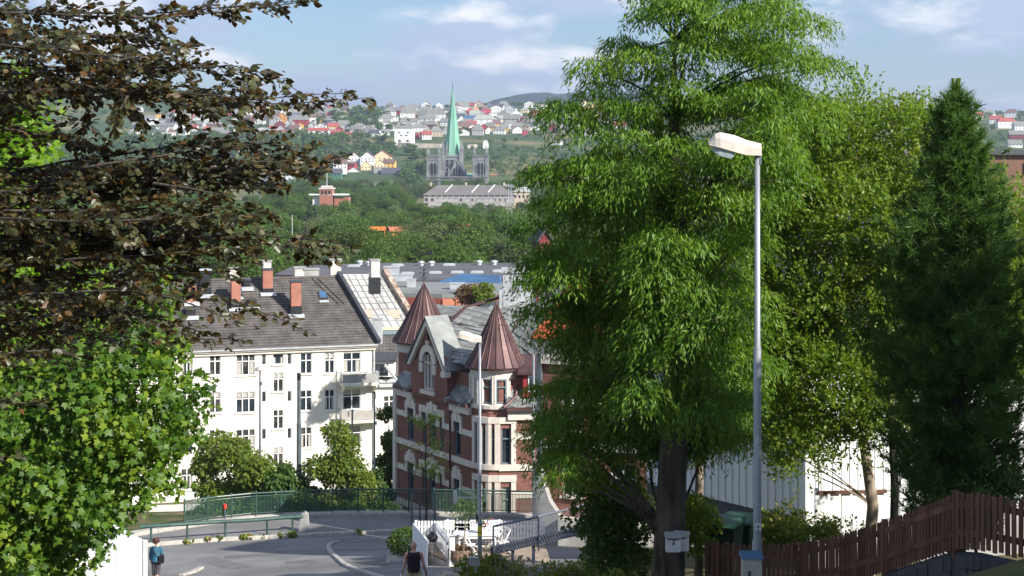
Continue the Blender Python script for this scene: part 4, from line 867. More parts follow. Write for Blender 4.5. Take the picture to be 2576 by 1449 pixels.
# ------------------------------------------------------------------ windows
def window(parent, T, x, z, w, h, cols=2, transom=.68, m='frame_white', glass='glass', rec=.12, sill=None, fw=.07, bars=0, name='window'):
    """frame in the wall plane T (local x along the wall, y into it); x,z = lower left corner"""
    f = MB(T); d = .08; y = rec-.04
    f.box((x+fw/2, y, z+h/2), (fw, d, h)); f.box((x+w-fw/2, y, z+h/2), (fw, d, h)); f.box((x+w/2, y, z+fw/2), (w-2*fw, d, fw)); f.box((x+w/2, y, z+h-fw/2), (w-2*fw, d, fw))
    zt = z+h*transom if transom else z+h-fw
    if transom: f.box((x+w/2, y-.004, zt), (w-2*fw, d, fw*1.1))
    for i in range(1, cols):
        f.box((x+w*i/cols, y-.008, (z+zt)/2), (fw*1.3, d, zt-z-fw))
        if transom: f.box((x+w*i/cols, y-.008, (zt+z+h)/2), (fw*(1.3 if bars != 2 else .6), d, z+h-zt-fw))
    o = f.build(name, m, parent)
    MB(T).box((x+w/2, rec+.02, z+h/2), (w-.02, .03, h-.02)).build('pane', glass, o)
    if sill: MB(T).box((x+w/2, -.03, z-.05), (w+.2, .16, .09)).build('sill', sill, o)
    return o
def roof_tiles(parent, a, b, c, d, rows, cols, m, name='roof_tile_courses', amp=.03):
    """courses of pan tiles on the slope a,b (eave) - c,d (ridge over b, a), one mesh"""
    a, b, c, d = map(Vector, (a, b, c, d)); n = (b-a).cross(d-a).normalized(); mb = MB()
    for r in range(rows):
        t0 = r/rows; t1 = (r+1)/rows
        p0 = a.lerp(d, t0); p1 = b.lerp(c, t0); q0 = a.lerp(d, t1); q1 = b.lerp(c, t1); up = n*(.055); k = cols
        lo = []; hi = []; dn = []
        for i in range(k*2+1):
            s = i/(k*2); bump = n*(amp if i % 2 else 0)
            lo.append(mb.p(p0.lerp(p1, s)+up+bump)); hi.append(mb.p(q0.lerp(q1, s)+bump)); dn.append(mb.p(p0.lerp(p1, s)))
        for i in range(k*2): mb.f.append([lo[i], lo[i+1], hi[i+1], hi[i]]); mb.f.append([dn[i], dn[i+1], lo[i+1], lo[i]])
    o = mb.build(name, m, parent); o['kind'] = 'stuff'; return o
def chimney(parent, x, y, z, w, d, h, m='brick_orange', base=1.0, bm='black_metal', cap='dark_sheet', rz=0):
    c = MB().box((x, y, z+base+(h-base)/2), (w, d, h-base), rz).build('chimney', m, parent)
    if base: MB().box((x, y, z+base/2-.3), (w+.12, d+.12, base+.6), rz).build('chimney_flashing', bm, c)
    MB().box((x, y, z+h+.05), (w+.16, d+.16, .12), rz).build('chimney_cap', cap, c); return c

# ------------------------------------------------------------------ the white apartment block
ang = R(-18); WB = thing('apartment_block', 'white plastered apartment block with brown tiled roof and brick chimneys', 'building', (P(943, 868, 138).x, 138, -29.5), 0)
WB.rotation_euler = (0, 0, R(18)); ux = Vector((math.cos(R(18)), math.sin(R(18)))); x0 = WB.location.x
# local x runs along the facade to the right (0 at the right corner, negative to the left), y into the house
def s_of(px): k = (px-CX)/F; return (k*138-x0)/(ux.x-k*ux.y)
def z_of(py, s): return (HY-py)/F*(138+ux.y*s)+29.5
ze = z_of(868, 0); LW = 20.5; SK = 2.0; I4 = Matrix.Identity(4)
rects = []; wins = []
def addw(px, w, top_y, h, cols, tr, sill=True, pane='glass_curtain', rowsn=4, fw=.07):
    s = s_of(px)
    for k in range(rowsn): zt = z_of(top_y, s)-3.1*k; rects.append((s-w/2, s+w/2, zt-h, zt)); wins.append((s-w/2, zt-h, w, h, cols, tr, sill, pane, fw))
addw(541, .95, 891, 1.75, 2, .66); addw(618, 1.6, 891, 1.75, 3, .66); addw(664, .42, 890, .95, 1, 0, False, 'glass'); addw(728, .42, 889, .95, 1, 0, False, 'glass'); addw(770, 1.0, 888, 1.75, 2, .64); addw(829, .85, 887, 1.75, 2, .64); addw(885, 1.55, 886, 1.75, 2, .64)
addw(470, 1.0, 893, 1.75, 2, .66)
s = s_of(700); zt = z_of(890, s); rects.append((s-.47, s+.47, zt-.9, zt)); wins.append((s-.47, zt-.9, .94, .9, 1, 0, True, 'glass', .07))
for k in range(3): z1 = z_of(937, s)-3.1*k; rects.append((s-.45, s+.45, z1-1.62, z1)); wins.append((s-.45, z1-1.62, .9, 1.62, 2, .66, True, 'glass_curtain', .07))
mb = MB(); mb.wall(LW, ze+.2, rects, -.2, -LW, .16); mb.poly([(0, 0, -.2), (-2*SK, 13, -.2), (-2*SK, 13, ze), (-SK, 6.5, ze+5.2), (0, 0, ze)]); mb.poly([(-LW, 0, -.2), (-LW, 0, ze), (-LW, 6.5, ze+5.2), (-LW, 13, ze), (-LW, 13, -.2)]); mb.poly([(-LW, 13, -.2), (-LW, 13, ze), (-2*SK, 13, ze), (-2*SK, 13, -.2)])
mb.build('wall', 'white_plaster', WB)
for (x, z, w, h, c, tr, sl_, pn, fw) in wins:
    wo_ = window(WB, I4, x, z, w, h, c, tr, 'frame_white', rnd.choice([pn, 'glass', 'glass_curtain']), .13, 'white_plaster' if sl_ else None, fw); k_ = rnd.random()
    if w > .6 and k_ < .38:
        for q in (x+w*.17, x+w*.83): MB().box((q, .128, z+h*.36), (w*.2, .012, h*.58)).build('curtain', 'curtain', wo_)
    elif w > .6 and k_ < .6: MB().box((x+w/2, .128, z+h*.84), (w*.84, .012, h*.24)).build('blind', 'curtain', wo_)
MB().box((-LW/2, -.18, ze-.02), (LW+.3, .36, .22)).box((-LW/2, -.1, ze-.26), (LW+.1, .2, .2)).build('cornice', 'cream', WB)
MB().box((-LW/2, -.42, ze+.08), (LW+.4, .16, .14)).build('gutter', 'zinc', WB)
ey = -.45; ez = ze+.1; rz_ = ze+5.3
mb = MB(); mb.poly([(-LW-.2, ey, ez-.06), (.1, ey, ez-.06), (.1-SK, 6.5, rz_-.06), (-LW-.2, 6.5, rz_-.06)]); mb.poly([(.1-2*SK, 13.4, ez), (-LW-.2, 13.4, ez), (-LW-.2, 6.5, rz_-.06), (.1-SK, 6.5, rz_-.06)]); WR = mb.build('roof', 'tile_brown', WB)
roof_tiles(WR, (-LW-.2, ey, ez), (.05, ey, ez), (.05-SK, 6.5, rz_), (-LW-.2, 6.5, rz_), 26, 88, 'tile_brown')
MB().tube([(-LW-.2, 6.5, rz_+.05), (.1-SK, 6.5, rz_+.05)], .14, 8).build('ridge', 'tile_ridge', WR)
MB().bar((.2, ey-.1, ez+.15), (.2-SK, 6.5, rz_+.35), .34, .55).build('verge_parapet', 'dark_sheet', WB)
def onroof(px, py):                            # local x,y,z of the roof point seen at px,py
    best = None
    for i in range(400):
        y = ey+(6.5-ey)*i/399; z = ez+(rz_-ez)*(y-ey)/(6.5-ey); zz = z-29.5
        # depth of that line for this px
        k = (px-CX)/F; n = Vector((-ux.y, ux.x)); sx = (k*(138+n.y*y)-x0-n.x*y)/(ux.x-k*ux.y); D = 138+ux.y*sx+n.y*y; e = abs((HY-zz/D*F)-py)
        if best is None or e < best[0]: best = (e, sx, y, z)
    return best[1:]
for px, py, w, h, m, b in ((482, 765, .8, 1.6, 'brick_orange', 0), (594, 778, .78, 2.45, 'brick_orange', .95), (674, 740, .85, 2.1, 'brick_orange', .8), (745, 795, .85, 2.9, 'brick_orange', 1.15), (517, 745, .85, 2.2, 'black_metal', 1.0), (622, 727, .55, .75, 'black_metal', 0), (637, 778, .55, .7, 'black_metal', 0), (480, 800, .8, .7, 'black_metal', 0)):
    x, y, z = onroof(px, py); c = chimney(WR, x, y+.3, z-.3, w, .7, h+.3, m, b, 'black_metal', 'dark_sheet' if m != 'black_metal' or h < 1 else 'zinc')
    MB().box((x, y-.25, z+.02), (w+.5, .5, .05), 0, math.atan2(rz_-ez, 6.5-ey)).build('lead_apron', 'zinc', c)
for px, py in ((812, 745), (598, 736)):
    x, y, z = onroof(px, py); a_ = math.atan2(rz_-ez, 6.5-ey); k = MB().box((x, y, z+.08), (.75, 1.0, .16), 0, a_).build('roof_window', 'dark_sheet', WR); MB().box((x, y-.02, z+.17), (.55, .8, .03), 0, a_).build('pane', 'blue_roof', k); MB().box((x, y-.62, z-.42), (.8, .35, .04), 0, a_).build('apron', 'zinc', k)
x, y, z = onroof(828, 745); lad = MB()
for dx in (-.25, .25): lad.bar((x+dx-.9, 6.3, rz_), (x+dx+.9, y-1, z-.6), .06, .06)
lad.build('roof_ladder', 'tile_ridge', WR)
for i, (px, w, h) in enumerate(((592, .85, 1.3), (675, .7, 1.9), (757, .9, 1.25), (787, 1.3, 1.1), (848, .95, 1.9), (948, .8, 1.8))):
    x, y, z = onroof(px, 702); chimney(WR, x, y+.9, rz_-1.0, w, .8, h+.6, 'concrete_pale' if i != 3 else 'concrete', 0 if i < 4 else .9, 'black_metal', 'concrete')
# balconies
for k in range(2):
    zb = z_of(962, s_of(897))-3.1*k; sx0, sx1 = s_of(853), s_of(938)+.25; xm = (sx0+sx1)/2; bw = sx1-sx0
    b = MB().box((xm, -.62, zb), (bw, 1.2, .16)).box((xm, -.62, zb-.13), (bw-.15, 1.1, .1)).build('balcony', 'white_plaster', WB)
    MB().tube([(sx0, 0, zb+.98), (sx0, -1.2, zb+.98), (sx1, -1.2, zb+.98), (sx1, 0, zb+.98)], .03, 6).build('handrail', 'grey_metal', b)
    mb = MB(); 
    for i in range(34): mb.bar((sx0+bw*i/33, -1.2, zb+.08), (sx0+bw*i/33, -1.2, zb+.97), .018)
    for i in range(1, 10): mb.bar((sx1, -1.2*i/10, zb+.08), (sx1, -1.2*i/10, zb+.97), .018); mb.bar((sx0, -1.2*i/10, zb+.08), (sx0, -1.2*i/10, zb+.97), .018)
    mb.build('balusters', 'grey_metal', b)['kind'] = 'stuff'
    MB().box((xm, -1.12, zb+.5), (bw-.1, .03, .75)).build('wind_screen', 'concrete_pale' if k == 0 else 'cream', b)
    for q in (sx0+.25, sx1-.25): MB().prism([(q-.07, -.01, zb-.2), (q-.07, -1.0, zb-.2), (q-.07, -.01, zb-.95)], (.14, 0, 0)).build('bracket', 'white_plaster', b)
MB().tube([(-.12, -.1, 0), (-.12, -.1, ze-.1)], .06, 8).build('downpipe', 'zinc', WB)
MB().tube([(s_of(847), -.08, 2), (s_of(847), -.08, ze-2)], .035, 6).build('downpipe', 'zinc', WB)

# ------------------------------------------------------------------ pale-roofed neighbour
NB = thing('neighbour_block', 'house with pale grey roof and rusty verge right of the white block', 'building', (0, 0, 0))
a, b, c_, d_ = P(910, 824, 146), P(1044, 822, 148.5), P(962, 689, 154), P(838, 690, 151)
n_ = Vector((0, .2, -.3)); mb = MB(); mb.poly([a, b, c_, d_]); mb.poly([d_, c_, c_+Vector((-2, 7, -6)), d_+Vector((-2, 7, -6))]); pr = mb.build('roof', 'roof_pale', NB)
for i in range(1, 7):
    t_ = i/7; MB().bar(a.lerp(b, t_)+Vector((0, -.03, .04)), d_.lerp(c_, t_)+Vector((0, -.03, .04)), .06, .06).build('roof_joint', 'zinc', pr)
for i in range(1, 9): t_ = i/9; MB().bar(a.lerp(d_, t_)+Vector((0, -.03, .05)), b.lerp(c_, t_)+Vector((0, -.03, .05)), .03, .05).build('roof_course', 'concrete', pr)
for u, v in ((.22, .24), (.72, .22)): q = a.lerp(b, u).lerp(d_.lerp(c_, u), v); MB().box(q+Vector((0, -.1, .06)), (1.2, .9, .08), 0, .85).build('roof_light', 'r_orange' if 0 else 'w_beige', pr)
MB().bar(b+Vector((.2, -.2, .2)), c_+Vector((.2, 0, .3)), .5, .5).build('verge', 'rust', NB)
MB().bar(a+Vector((0, -.15, -.12)), b+Vector((0, -.15, -.12)), .3, .25).build('eave_board', 'w_cream', NB); MB().bar(a+Vector((0, -.1, -.45)), b+Vector((0, -.1, -.45)), .2, .35).build('cornice', 'frame_blue', NB)
mb = MB(); q = [Vector((p.x, p.y, -31)) for p in (a, b, c_+Vector((-2, 7, 0)), d_+Vector((-2, 7, 0)))]; mb.prism(q, (0, 0, 31+a.z-.3)); mb.build('wall', 'white_plaster', NB)
chimney(NB, P(948, 852, 144).x, 144.5, P(948, 852, 144).z-.5, .9, .8, 2.2, 'zinc', 0, cap='zinc'); 
mb = MB(); p = P(962, 727, 150); mb.tube([p-Vector((0, 0, 4)), p+Vector((0, 0, 1))], .03, 5)
for z_ in (0, -1.2): mb.bar(p+Vector((-1.1, 0, z_)), p+Vector((1.1, 0, z_)), .03)
tag(mb.build('aerial', 'grey_metal'), 'thin television aerial on the pale grey roof', 'aerial')
LB = thing('lower_house', 'white house with brown tiles and dormer between block and brick house', 'building', (0, 0, 0))
a, b, c_, d_ = P(938, 958, 141), P(1060, 956, 143), P(1060, 835, 149), P(930, 835, 147)
mb = MB(); mb.poly([a, b, c_, d_]); lr = mb.build('roof', 'tile_brown', LB); roof_tiles(lr, a+Vector((0, -.03, .03)), b+Vector((0, -.03, .03)), c_, d_, 16, 14, 'tile_brown')
mb = MB(); T = Matrix.Translation((a.x, a.y+.3, 0)) @ Matrix.Rotation(math.atan2(b.y-a.y, b.x-a.x), 4, 'Z'); ww = (b-a).length
wr = [(s_, s_+1.1, z_, z_+1.6) for s_ in (.95, 2.7) for z_ in (-23.3, -26.4)]; mb.M = T; mb.wall(ww, 31+a.z-.2, wr, -31, 0, .15); mb.build('wall', 'white_plaster', LB)
for (p0, p1, z0, z1) in wr: window(LB, T, p0, z0, 1.1, 1.6, 2, .66, 'frame_white', 'glass_curtain', .12, 'white_plaster')
MB().bar(a+Vector((0, -.1, 0)), b+Vector((0, -.1, 0)), .25, .25).build('cornice', 'w_white', LB); MB().bar(a+Vector((0, -.05, -.4)), b+Vector((0, -.05, -.4)), .2, .3).build('frieze', 'w_grey', LB)
p = P(962, 948, 140.8); dm = MB(); dm.prism([p+Vector((-1.0, 0, 0)), p+Vector((1.0, 0, 0)), p+Vector((1.0, 0, 1.3)), p+Vector((-1.0, 0, 1.3))], (0, 2.2, 0)); do = dm.build('dormer', 'frame_white', LB); MB().box(p+Vector((-.2, -.03, .62)), (1.4, .06, 1.0)).build('pane', 'glass', do); MB().prism([p+Vector((-1.2, -.2, 1.3)), p+Vector((1.2, -.2, 1.3)), p+Vector((1.2, 2.4, 1.7)), p+Vector((-1.2, 2.4, 1.7))], (0, 0, .15)).build('dormer_roof', 'dark_sheet', do)
MB().bar(P(968, 918, 140.5), P(1002, 962, 139.8), .12, .2).build('terrace_rail', 'w_white', LB)

# ------------------------------------------------------------------ the brick corner house with two copper cones
BH = thing('brick_house', 'red brick corner house with white bands and two brown copper cones', 'building', (0, 0, 0))
TX, TY, TR = -.88, 90.0, 1.42; dl = Vector((-.514, .857, 0)).normalized(); nl = Vector((-dl.y, dl.x, 0)); nl = nl if nl.y < 0 else -nl   # left facade: direction and outward normal
S0 = Vector((TX, TY, 0))+nl*TR; FL = 9.4; ZB = -22.3; ZE = -14.1
MLf = Matrix(((-dl.x, -nl.x, 0, S0.x+dl.x*FL), (-dl.y, -nl.y, 0, S0.y+dl.y*FL), (0, 0, 1, 0), (0, 0, 0, 1)))   # u: 0 at far left end .. FL at the tower; +y into the house
nr_ = Vector((.10, -.995, 0)).normalized(); dr = Vector((-nr_.y, nr_.x, 0)); R0 = Vector((TX, TY, 0))+nr_*TR
MRf = Matrix(((dr.x, -nr_.x, 0, R0.x), (dr.y, -nr_.y, 0, R0.y), (0, 0, 1, 0), (0, 0, 0, 1)))
U = lambda t: FL-t
W2 = (-17.30, -15.35); W1 = (-20.55, -18.55)    # window heights: upper floor, street floor
lw = [(7.05, 7.85), (5.55, 6.05), (4.35, 5.15), (3.5, 3.9), (1.5, 2.2)]
rects = []
for t0, t1 in lw: rects += [(U(t1), U(t0), *W2), (U(t1), U(t0), *W1)]
mb = MB(MLf); mb.wall(FL, ZE-ZB, rects, ZB, 0, .2); mb.M = None
e0 = MLf @ Vector((0, 0, 0)); e1 = MLf @ Vector((0, 9, 0))
mb.poly([(e1.x, e1.y, ZB), (e0.x, e0.y, ZB), (e0.x, e0.y, ZE), (e1.x, e1.y, ZE)])
mb.build('wall', 'brick', BH)
for (a, b, c_, d_) in rects: window(BH, MLf, a, c_, b-a, d_-c_, 1, .7, 'frame_blue', 'glass', .16, None, .07)
# rounded corner with three window bays
a0 = math.atan2(nl.y, nl.x); a1 = math.atan2(nr_.y, nr_.x); a0 += 2*math.pi if a0 < 0 else 0; a1 += 2*math.pi if a1 < 0 else 0; nb = 3
da = (a1-a0)/nb
for i in range(nb):
    aa, ab = a0+da*i, a0+da*(i+1); p0 = Vector((TX+TR*math.cos(aa), TY+TR*math.sin(aa), 0)); p1 = Vector((TX+TR*math.cos(ab), TY+TR*math.sin(ab), 0)); d = (p1-p0); wd = d.length; d.normalize(); n = Vector((-d.y, d.x, 0))
    T = Matrix(((d.x, n.x, 0, p0.x), (d.y, n.y, 0, p0.y), (0, 0, 1, 0), (0, 0, 0, 1)))
    r_ = [(.06, wd-.06, *W2), (.06, wd-.06, W1[0]-.35, W1[1])]; MB(T).wall(wd, -14.35-ZB, r_, ZB, 0, .18).build('corner_wall', 'brick', BH)
    for (q0, q1, z0, z1) in r_: window(BH, T, q0+.09, z0, q1-q0-.18, z1-z0, 1, .7, 'frame_blue' if z1 > -17 else 'door_green', 'glass' if z1 > -17 or i < 2 else 'door_green', .14, None, .06, name='window' if z1 > -17 else 'door')
    for (z0, z1) in ((W2[0]-.30, W2[1]+.42), (W1[0]-.4, W1[1]+.45)):
        for q in (.05, wd-.05): MB(T).box((q, -.04, (z0+z1)/2), (.2 if i < 2 or q < .3 else .3, .12, z1-z0)).build('pier', 'cream', BH)
        MB(T).box((wd/2, -.05, z1+.02), (wd+.06, .16, .34)).build('lintel', 'cream', BH)
# right facade towards the viewer
FR = 9.0; rr_ = [(5.0, 6.2, *W2), (5.0, 6.2, *W1)]; rb_ = [(.16, .68, *W2), (.16, .68, W1[0]-.35, W1[1])]
mb = MB(MRf); mb.wall(FR, ZE-ZB, rr_+rb_, ZB, .02, .2); mb.build('wall', 'brick', BH)
window(BH, MRf, .16, W2[0], .52, W2[1]-W2[0], 1, .7, 'frame_blue', 'glass', .14, None, .06); window(BH, MRf, .16, W1[0]-.35, .52, W1[1]-W1[0]+.35, 1, .7, 'door_green', 'door_green', .14, None, .06, name='door')
for (z0, z1) in ((W2[0]-.02, W2[1]+.42), (W1[0]-.4, W1[1]+.45)):
    MB(MRf).box((.82, -.04, (z0+z1)/2), (.26, .12, z1-z0)).build('pier', 'cream', BH); MB(MRf).box((.5, -.05, z1+.02), (.96, .16, .34)).build('lintel', 'cream', BH)
for (a, b, c_, d_) in rr_: window(BH, MRf, a, c_, b-a, d_-c_, 2, .7, 'frame_blue', 'glass', .16)
def band(T, x0_, x1_, z0, z1, pr=.06, name='band', m='cream'): MB(T).box(((x0_+x1_)/2, .02-pr/2-.01, (z0+z1)/2), (x1_-x0_, pr+.04, z1-z0)).build(name, m, BH)
# white bands; between the windows and stepping up over them
for (wz0, wz1) in (W2, W1):
    z = wz1-.62; edges = sorted(lw, key=lambda q: -q[1]); pos = FL
    for t0, t1 in edges: band(MLf, U(pos), U(t1), z, z+.32, .05); pos = t0
    band(MLf, U(pos), FL, z, z+.32, .05)
    for t0, t1 in ((7.05, 7.85), (1.5, 2.2)):
        band(MLf, U(t1)-.24, U(t0)+.24, wz1, wz1+.36, .11, 'window_head'); band(MLf, U(t1)-.06, U(t0)+.06, wz1+.36, wz1+.58, .10, 'window_head'); band(MLf, U((t0+t1)/2)-.14, U((t0+t1)/2)+.14, wz1+.05, wz1+.72, .14, 'keystone')
        for q in (U(t1)-.13, U(t0)+.13): band(MLf, q-.11, q+.11, z, wz1, .09, 'jamb')
    band(MLf, U(6.05)-.25, U(3.5)+.25, wz1, wz1+.38, .11, 'window_head'); band(MLf, U(5.35), U(4.15), wz1+.38, wz1+.6, .10, 'window_head'); band(MLf, U(4.75)-.16, U(4.75)+.16, wz1+.05, wz1+.75, .14, 'keystone')
    for q in (U(6.05)-.13, U(3.5)+.13, U(5.35), U(4.12)): band(MLf, q-.10, q+.10, z, wz1, .09, 'jamb')
    band(MRf, .95, FR, z, z+.36, .05)
band(MLf, 0, FL, W2[0]-.34, W2[0]-.02, .10, 'sill_band'); band(MRf, .02, FR, W2[0]-.36, W2[0]-.02, .10, 'sill_band')
for i in range(nb):
    aa, ab = a0+da*i, a0+da*(i+1); mb = MB(); mb.lathe([(TR+.02, W2[0]-.36), (TR+.12, W2[0]-.30), (TR+.12, W2[0]-.02), (TR, W2[0]-.02)], 4, (TX, TY), aa, ab); mb.build('sill_band', 'cream', BH)
band(MLf, 0, FL, -21.25, -20.9, .12, 'plinth_band'); band(MLf, 0, 1.0, ZB, -21.25, .10, 'plinth')
MB(MLf).box((-.02, -.03, (ZB+ZE)/2), (.36, .24, ZE-ZB)).build('quoin', 'cream', BH)
# gable bay (slightly proud of the facade)
GT0, GT1 = 2.55, 6.95; gw_ = GT1-GT0; gc = (GT0+GT1)/2; zs = -12.35; za_ = -9.95
MG = MLf @ Matrix.Translation((U(gc), -.28, 0))
mb = MB(MG); ops = [(-.62, .62, -13.95, -11.75)]
mb.wall(gw_, zs-(W2[1]+.9), ops, W2[1]+.9, -gw_/2, .3); mb.poly([(-gw_/2, 0, zs), (-gw_/2+.25, 0, zs), (-gw_/2+.25, 0, zs+.01), (-gw_/2, 0, zs+.01)])
hw_ = gw_/2; cut = lambda z: hw_*(za_-z)/(za_-zs)
mb.poly([(-hw_, 0, zs), (-.62, 0, zs), (-.62, 0, -11.75), (-cut(-11.75), 0, -11.75)]) ; mb.poly([(.62, 0, zs), (hw_, 0, zs), (cut(-11.75), 0, -11.75), (.62, 0, -11.75)])
mb.poly([(-cut(-11.75), 0, -11.75), (cut(-11.75), 0, -11.75), (0, 0, za_)])
mb.poly([(-hw_, 0, W2[1]+.9), (-hw_, 0, zs), (-hw_, 1.3, zs), (-hw_, 1.3, W2[1]+.9)]); mb.poly([(hw_, 0, W2[1]+.9), (hw_, 1.3, W2[1]+.9), (hw_, 1.3, zs), (hw_, 0, zs)]); mb.poly([(-hw_, 1.3, zs), (hw_, 1.3, zs), (0, 1.3, za_)]); mb.build('gable', 'brick', BH)
f = MB(MG)
for q in (-.56, -.2, .2, .56): f.box((q, .1, -12.95), (.1, .12, 2.0))
f.box((0, .1, -13.9), (1.24, .12, .1)); f.box((0, .09, -12.4), (1.24, .1, .08)); gwn = f.build('arched_window', 'cream', BH); MB(MG).box((0, .2, -12.9), (1.24, .04, 2.2)).build('pane', 'glass', gwn)
for q in (-.38, 0, .38): f = MB(MG); f.box((q-.13, .15, -12.95), (.05, .06, 1.9)); f.box((q+.13, .15, -12.95), (.05, .06, 1.9)); f.box((q, .15, -12.5), (.22, .06, .05)); f.build('sash', 'frame_blue', gwn)
arc = [(0.62*math.cos(t), -12.35+.62*math.sin(t)) for t in np.linspace(0, math.pi, 13)]; ar2 = [(1.0*math.cos(t), -12.35+1.0*math.sin(t)) for t in np.linspace(0, math.pi, 13)]
mb = MB(MG)
for i in range(12): mb.prism([(arc[i][0], -.12, arc[i][1]), (ar2[i][0], -.12, ar2[i][1]), (ar2[i+1][0], -.12, ar2[i+1][1]), (arc[i+1][0], -.12, arc[i+1][1])], (0, .14, 0))
mb.box((0, -.07, -11.25), (.26, .16, .3)); mb.box((-.81, -.05, -12.7), (.36, .14, .55)); mb.box((.81, -.05, -12.7), (.36, .14, .55)); mb.build('arch', 'cream', BH); MB(MG).box((0, -.06, -14.08), (1.7, .18, .22)).build('gable_sill', 'cream', BH)
for s_ in (-1, 1):
    MB(MG).prism([(s_*(hw_+.2), -.2, zs-.35), (0, -.2, za_+.1), (0, -.2, za_-.28), (s_*(hw_-.12), -.2, zs-.35)], (0, .22, 0)).build('verge', 'cream', BH)
    MB(MG).prism([(s_*(hw_+.34), -.26, zs-.2), (0, -.26, za_+.26), (0, -.26, za_+.12), (s_*(hw_+.22), -.26, zs-.34)], (0, 1.5, 0)).build('gable_roof', 'dark_sheet' if s_ < 0 else 'slate', BH)
MB(MG).box((hw_+.1, -.15, zs-.42), (.5, .4, .3)).build('kneeler', 'cream', BH)
MB(MG).box((0, -.03, -10.75), (.09, .08, .75)).build('slit', 'void', BH)
MB(MLf).tube([(U(2.45), -.15, ZB), (U(2.45), -.15, -13.9)], .06, 8).build('downpipe', 'copper', BH)
# mansard slopes left and right of the gable
def slate_slope(name, pts, m='slate', size=.34, seed=3, cap=150, parent=None):
    """a roof plane with lozenge slates laid in diagonal courses"""
    parent = parent or BH; pts = [Vector(p) for p in pts]; base = MB(); base.poly(pts); o = base.build(name, 'slate_base', parent)
    c = sum(pts, Vector())/len(pts); n = (pts[1]-pts[0]).cross(pts[-1]-pts[0]).normalized(); n = n if n.z > 0 else -n
    up = (Vector((0, 0, 1))-n*n.z).normalized(); ri = up.cross(n); poly = [((p-c).dot(ri), (p-c).dot(up)) for p in pts]
    xs = [p[0] for p in poly]; ys_ = [p[1] for p in poly]; r2 = random.Random(seed); me = MB()
    q = [(-.5, -.25), (.18, -.5), (.5, .25), (-.18, .5)]; me.poly([(a*size*1.32, b*size*1.32, .03 if b < 0 else .008) for a, b in q]); me.poly([(a*size*1.32, b*size*1.32, 0) for a, b in q][::-1])
    for i in range(4): a, b = q[i], q[(i+1) % 4]; me.poly([(a[0]*size*1.32, a[1]*size*1.32, 0), (b[0]*size*1.32, b[1]*size*1.32, 0), (b[0]*size*1.32, b[1]*size*1.32, .03 if b[1] < 0 else .008), (a[0]*size*1.32, a[1]*size*1.32, .03 if a[1] < 0 else .008)])
    sm = me.mesh('slate'); sm.materials.append(M[m]); v1 = Vector((.68, -.25))*size*1.36; v2 = Vector((.32, .75))*size*1.36; R3 = Matrix((ri, up, n)).transposed(); k = 0; nn2 = 40
    for i in range(-nn2, nn2):
        for j in range(-nn2, nn2):
            w = v1*i+v2*j
            if not in_poly(np.array(w.x), np.array(w.y), poly): continue
            if k >= cap: return o
            k += 1; s = inst('slate', sm, o, c+ri*w.x+up*w.y+n*.012); s.rotation_euler = (R3 @ Matrix.Rotation(r2.uniform(-.03, .03), 3, 'Z') @ Matrix.Rotation(r2.uniform(-.02, .03), 3, 'X')).to_euler()
    return o
for (t0, t1, nm) in ((6.95, 9.1, 'left'), (.2, 2.55, 'right')):
    lo = [MLf @ Vector((U(t1), -.3, ZE-.05)), MLf @ Vector((U(t0), -.3, ZE-.05))]; hi = [MLf @ Vector((U(t0), 1.5, -11.9)), MLf @ Vector((U(t1), 1.5, -11.9))]
    slate_slope('mansard_slope', [lo[0], lo[1], hi[0], hi[1]], 'slate', .5, 5, 60)
    MB(MLf).box((U((t0+t1)/2), -.3, ZE-.15), (t1-t0, .22, .2)).build('gutter', 'copper', BH); MB(MLf).box((U((t0+t1)/2), -.1, ZE-.45), (t1-t0-.1, .22, .42)).build('cornice', 'cream', BH)
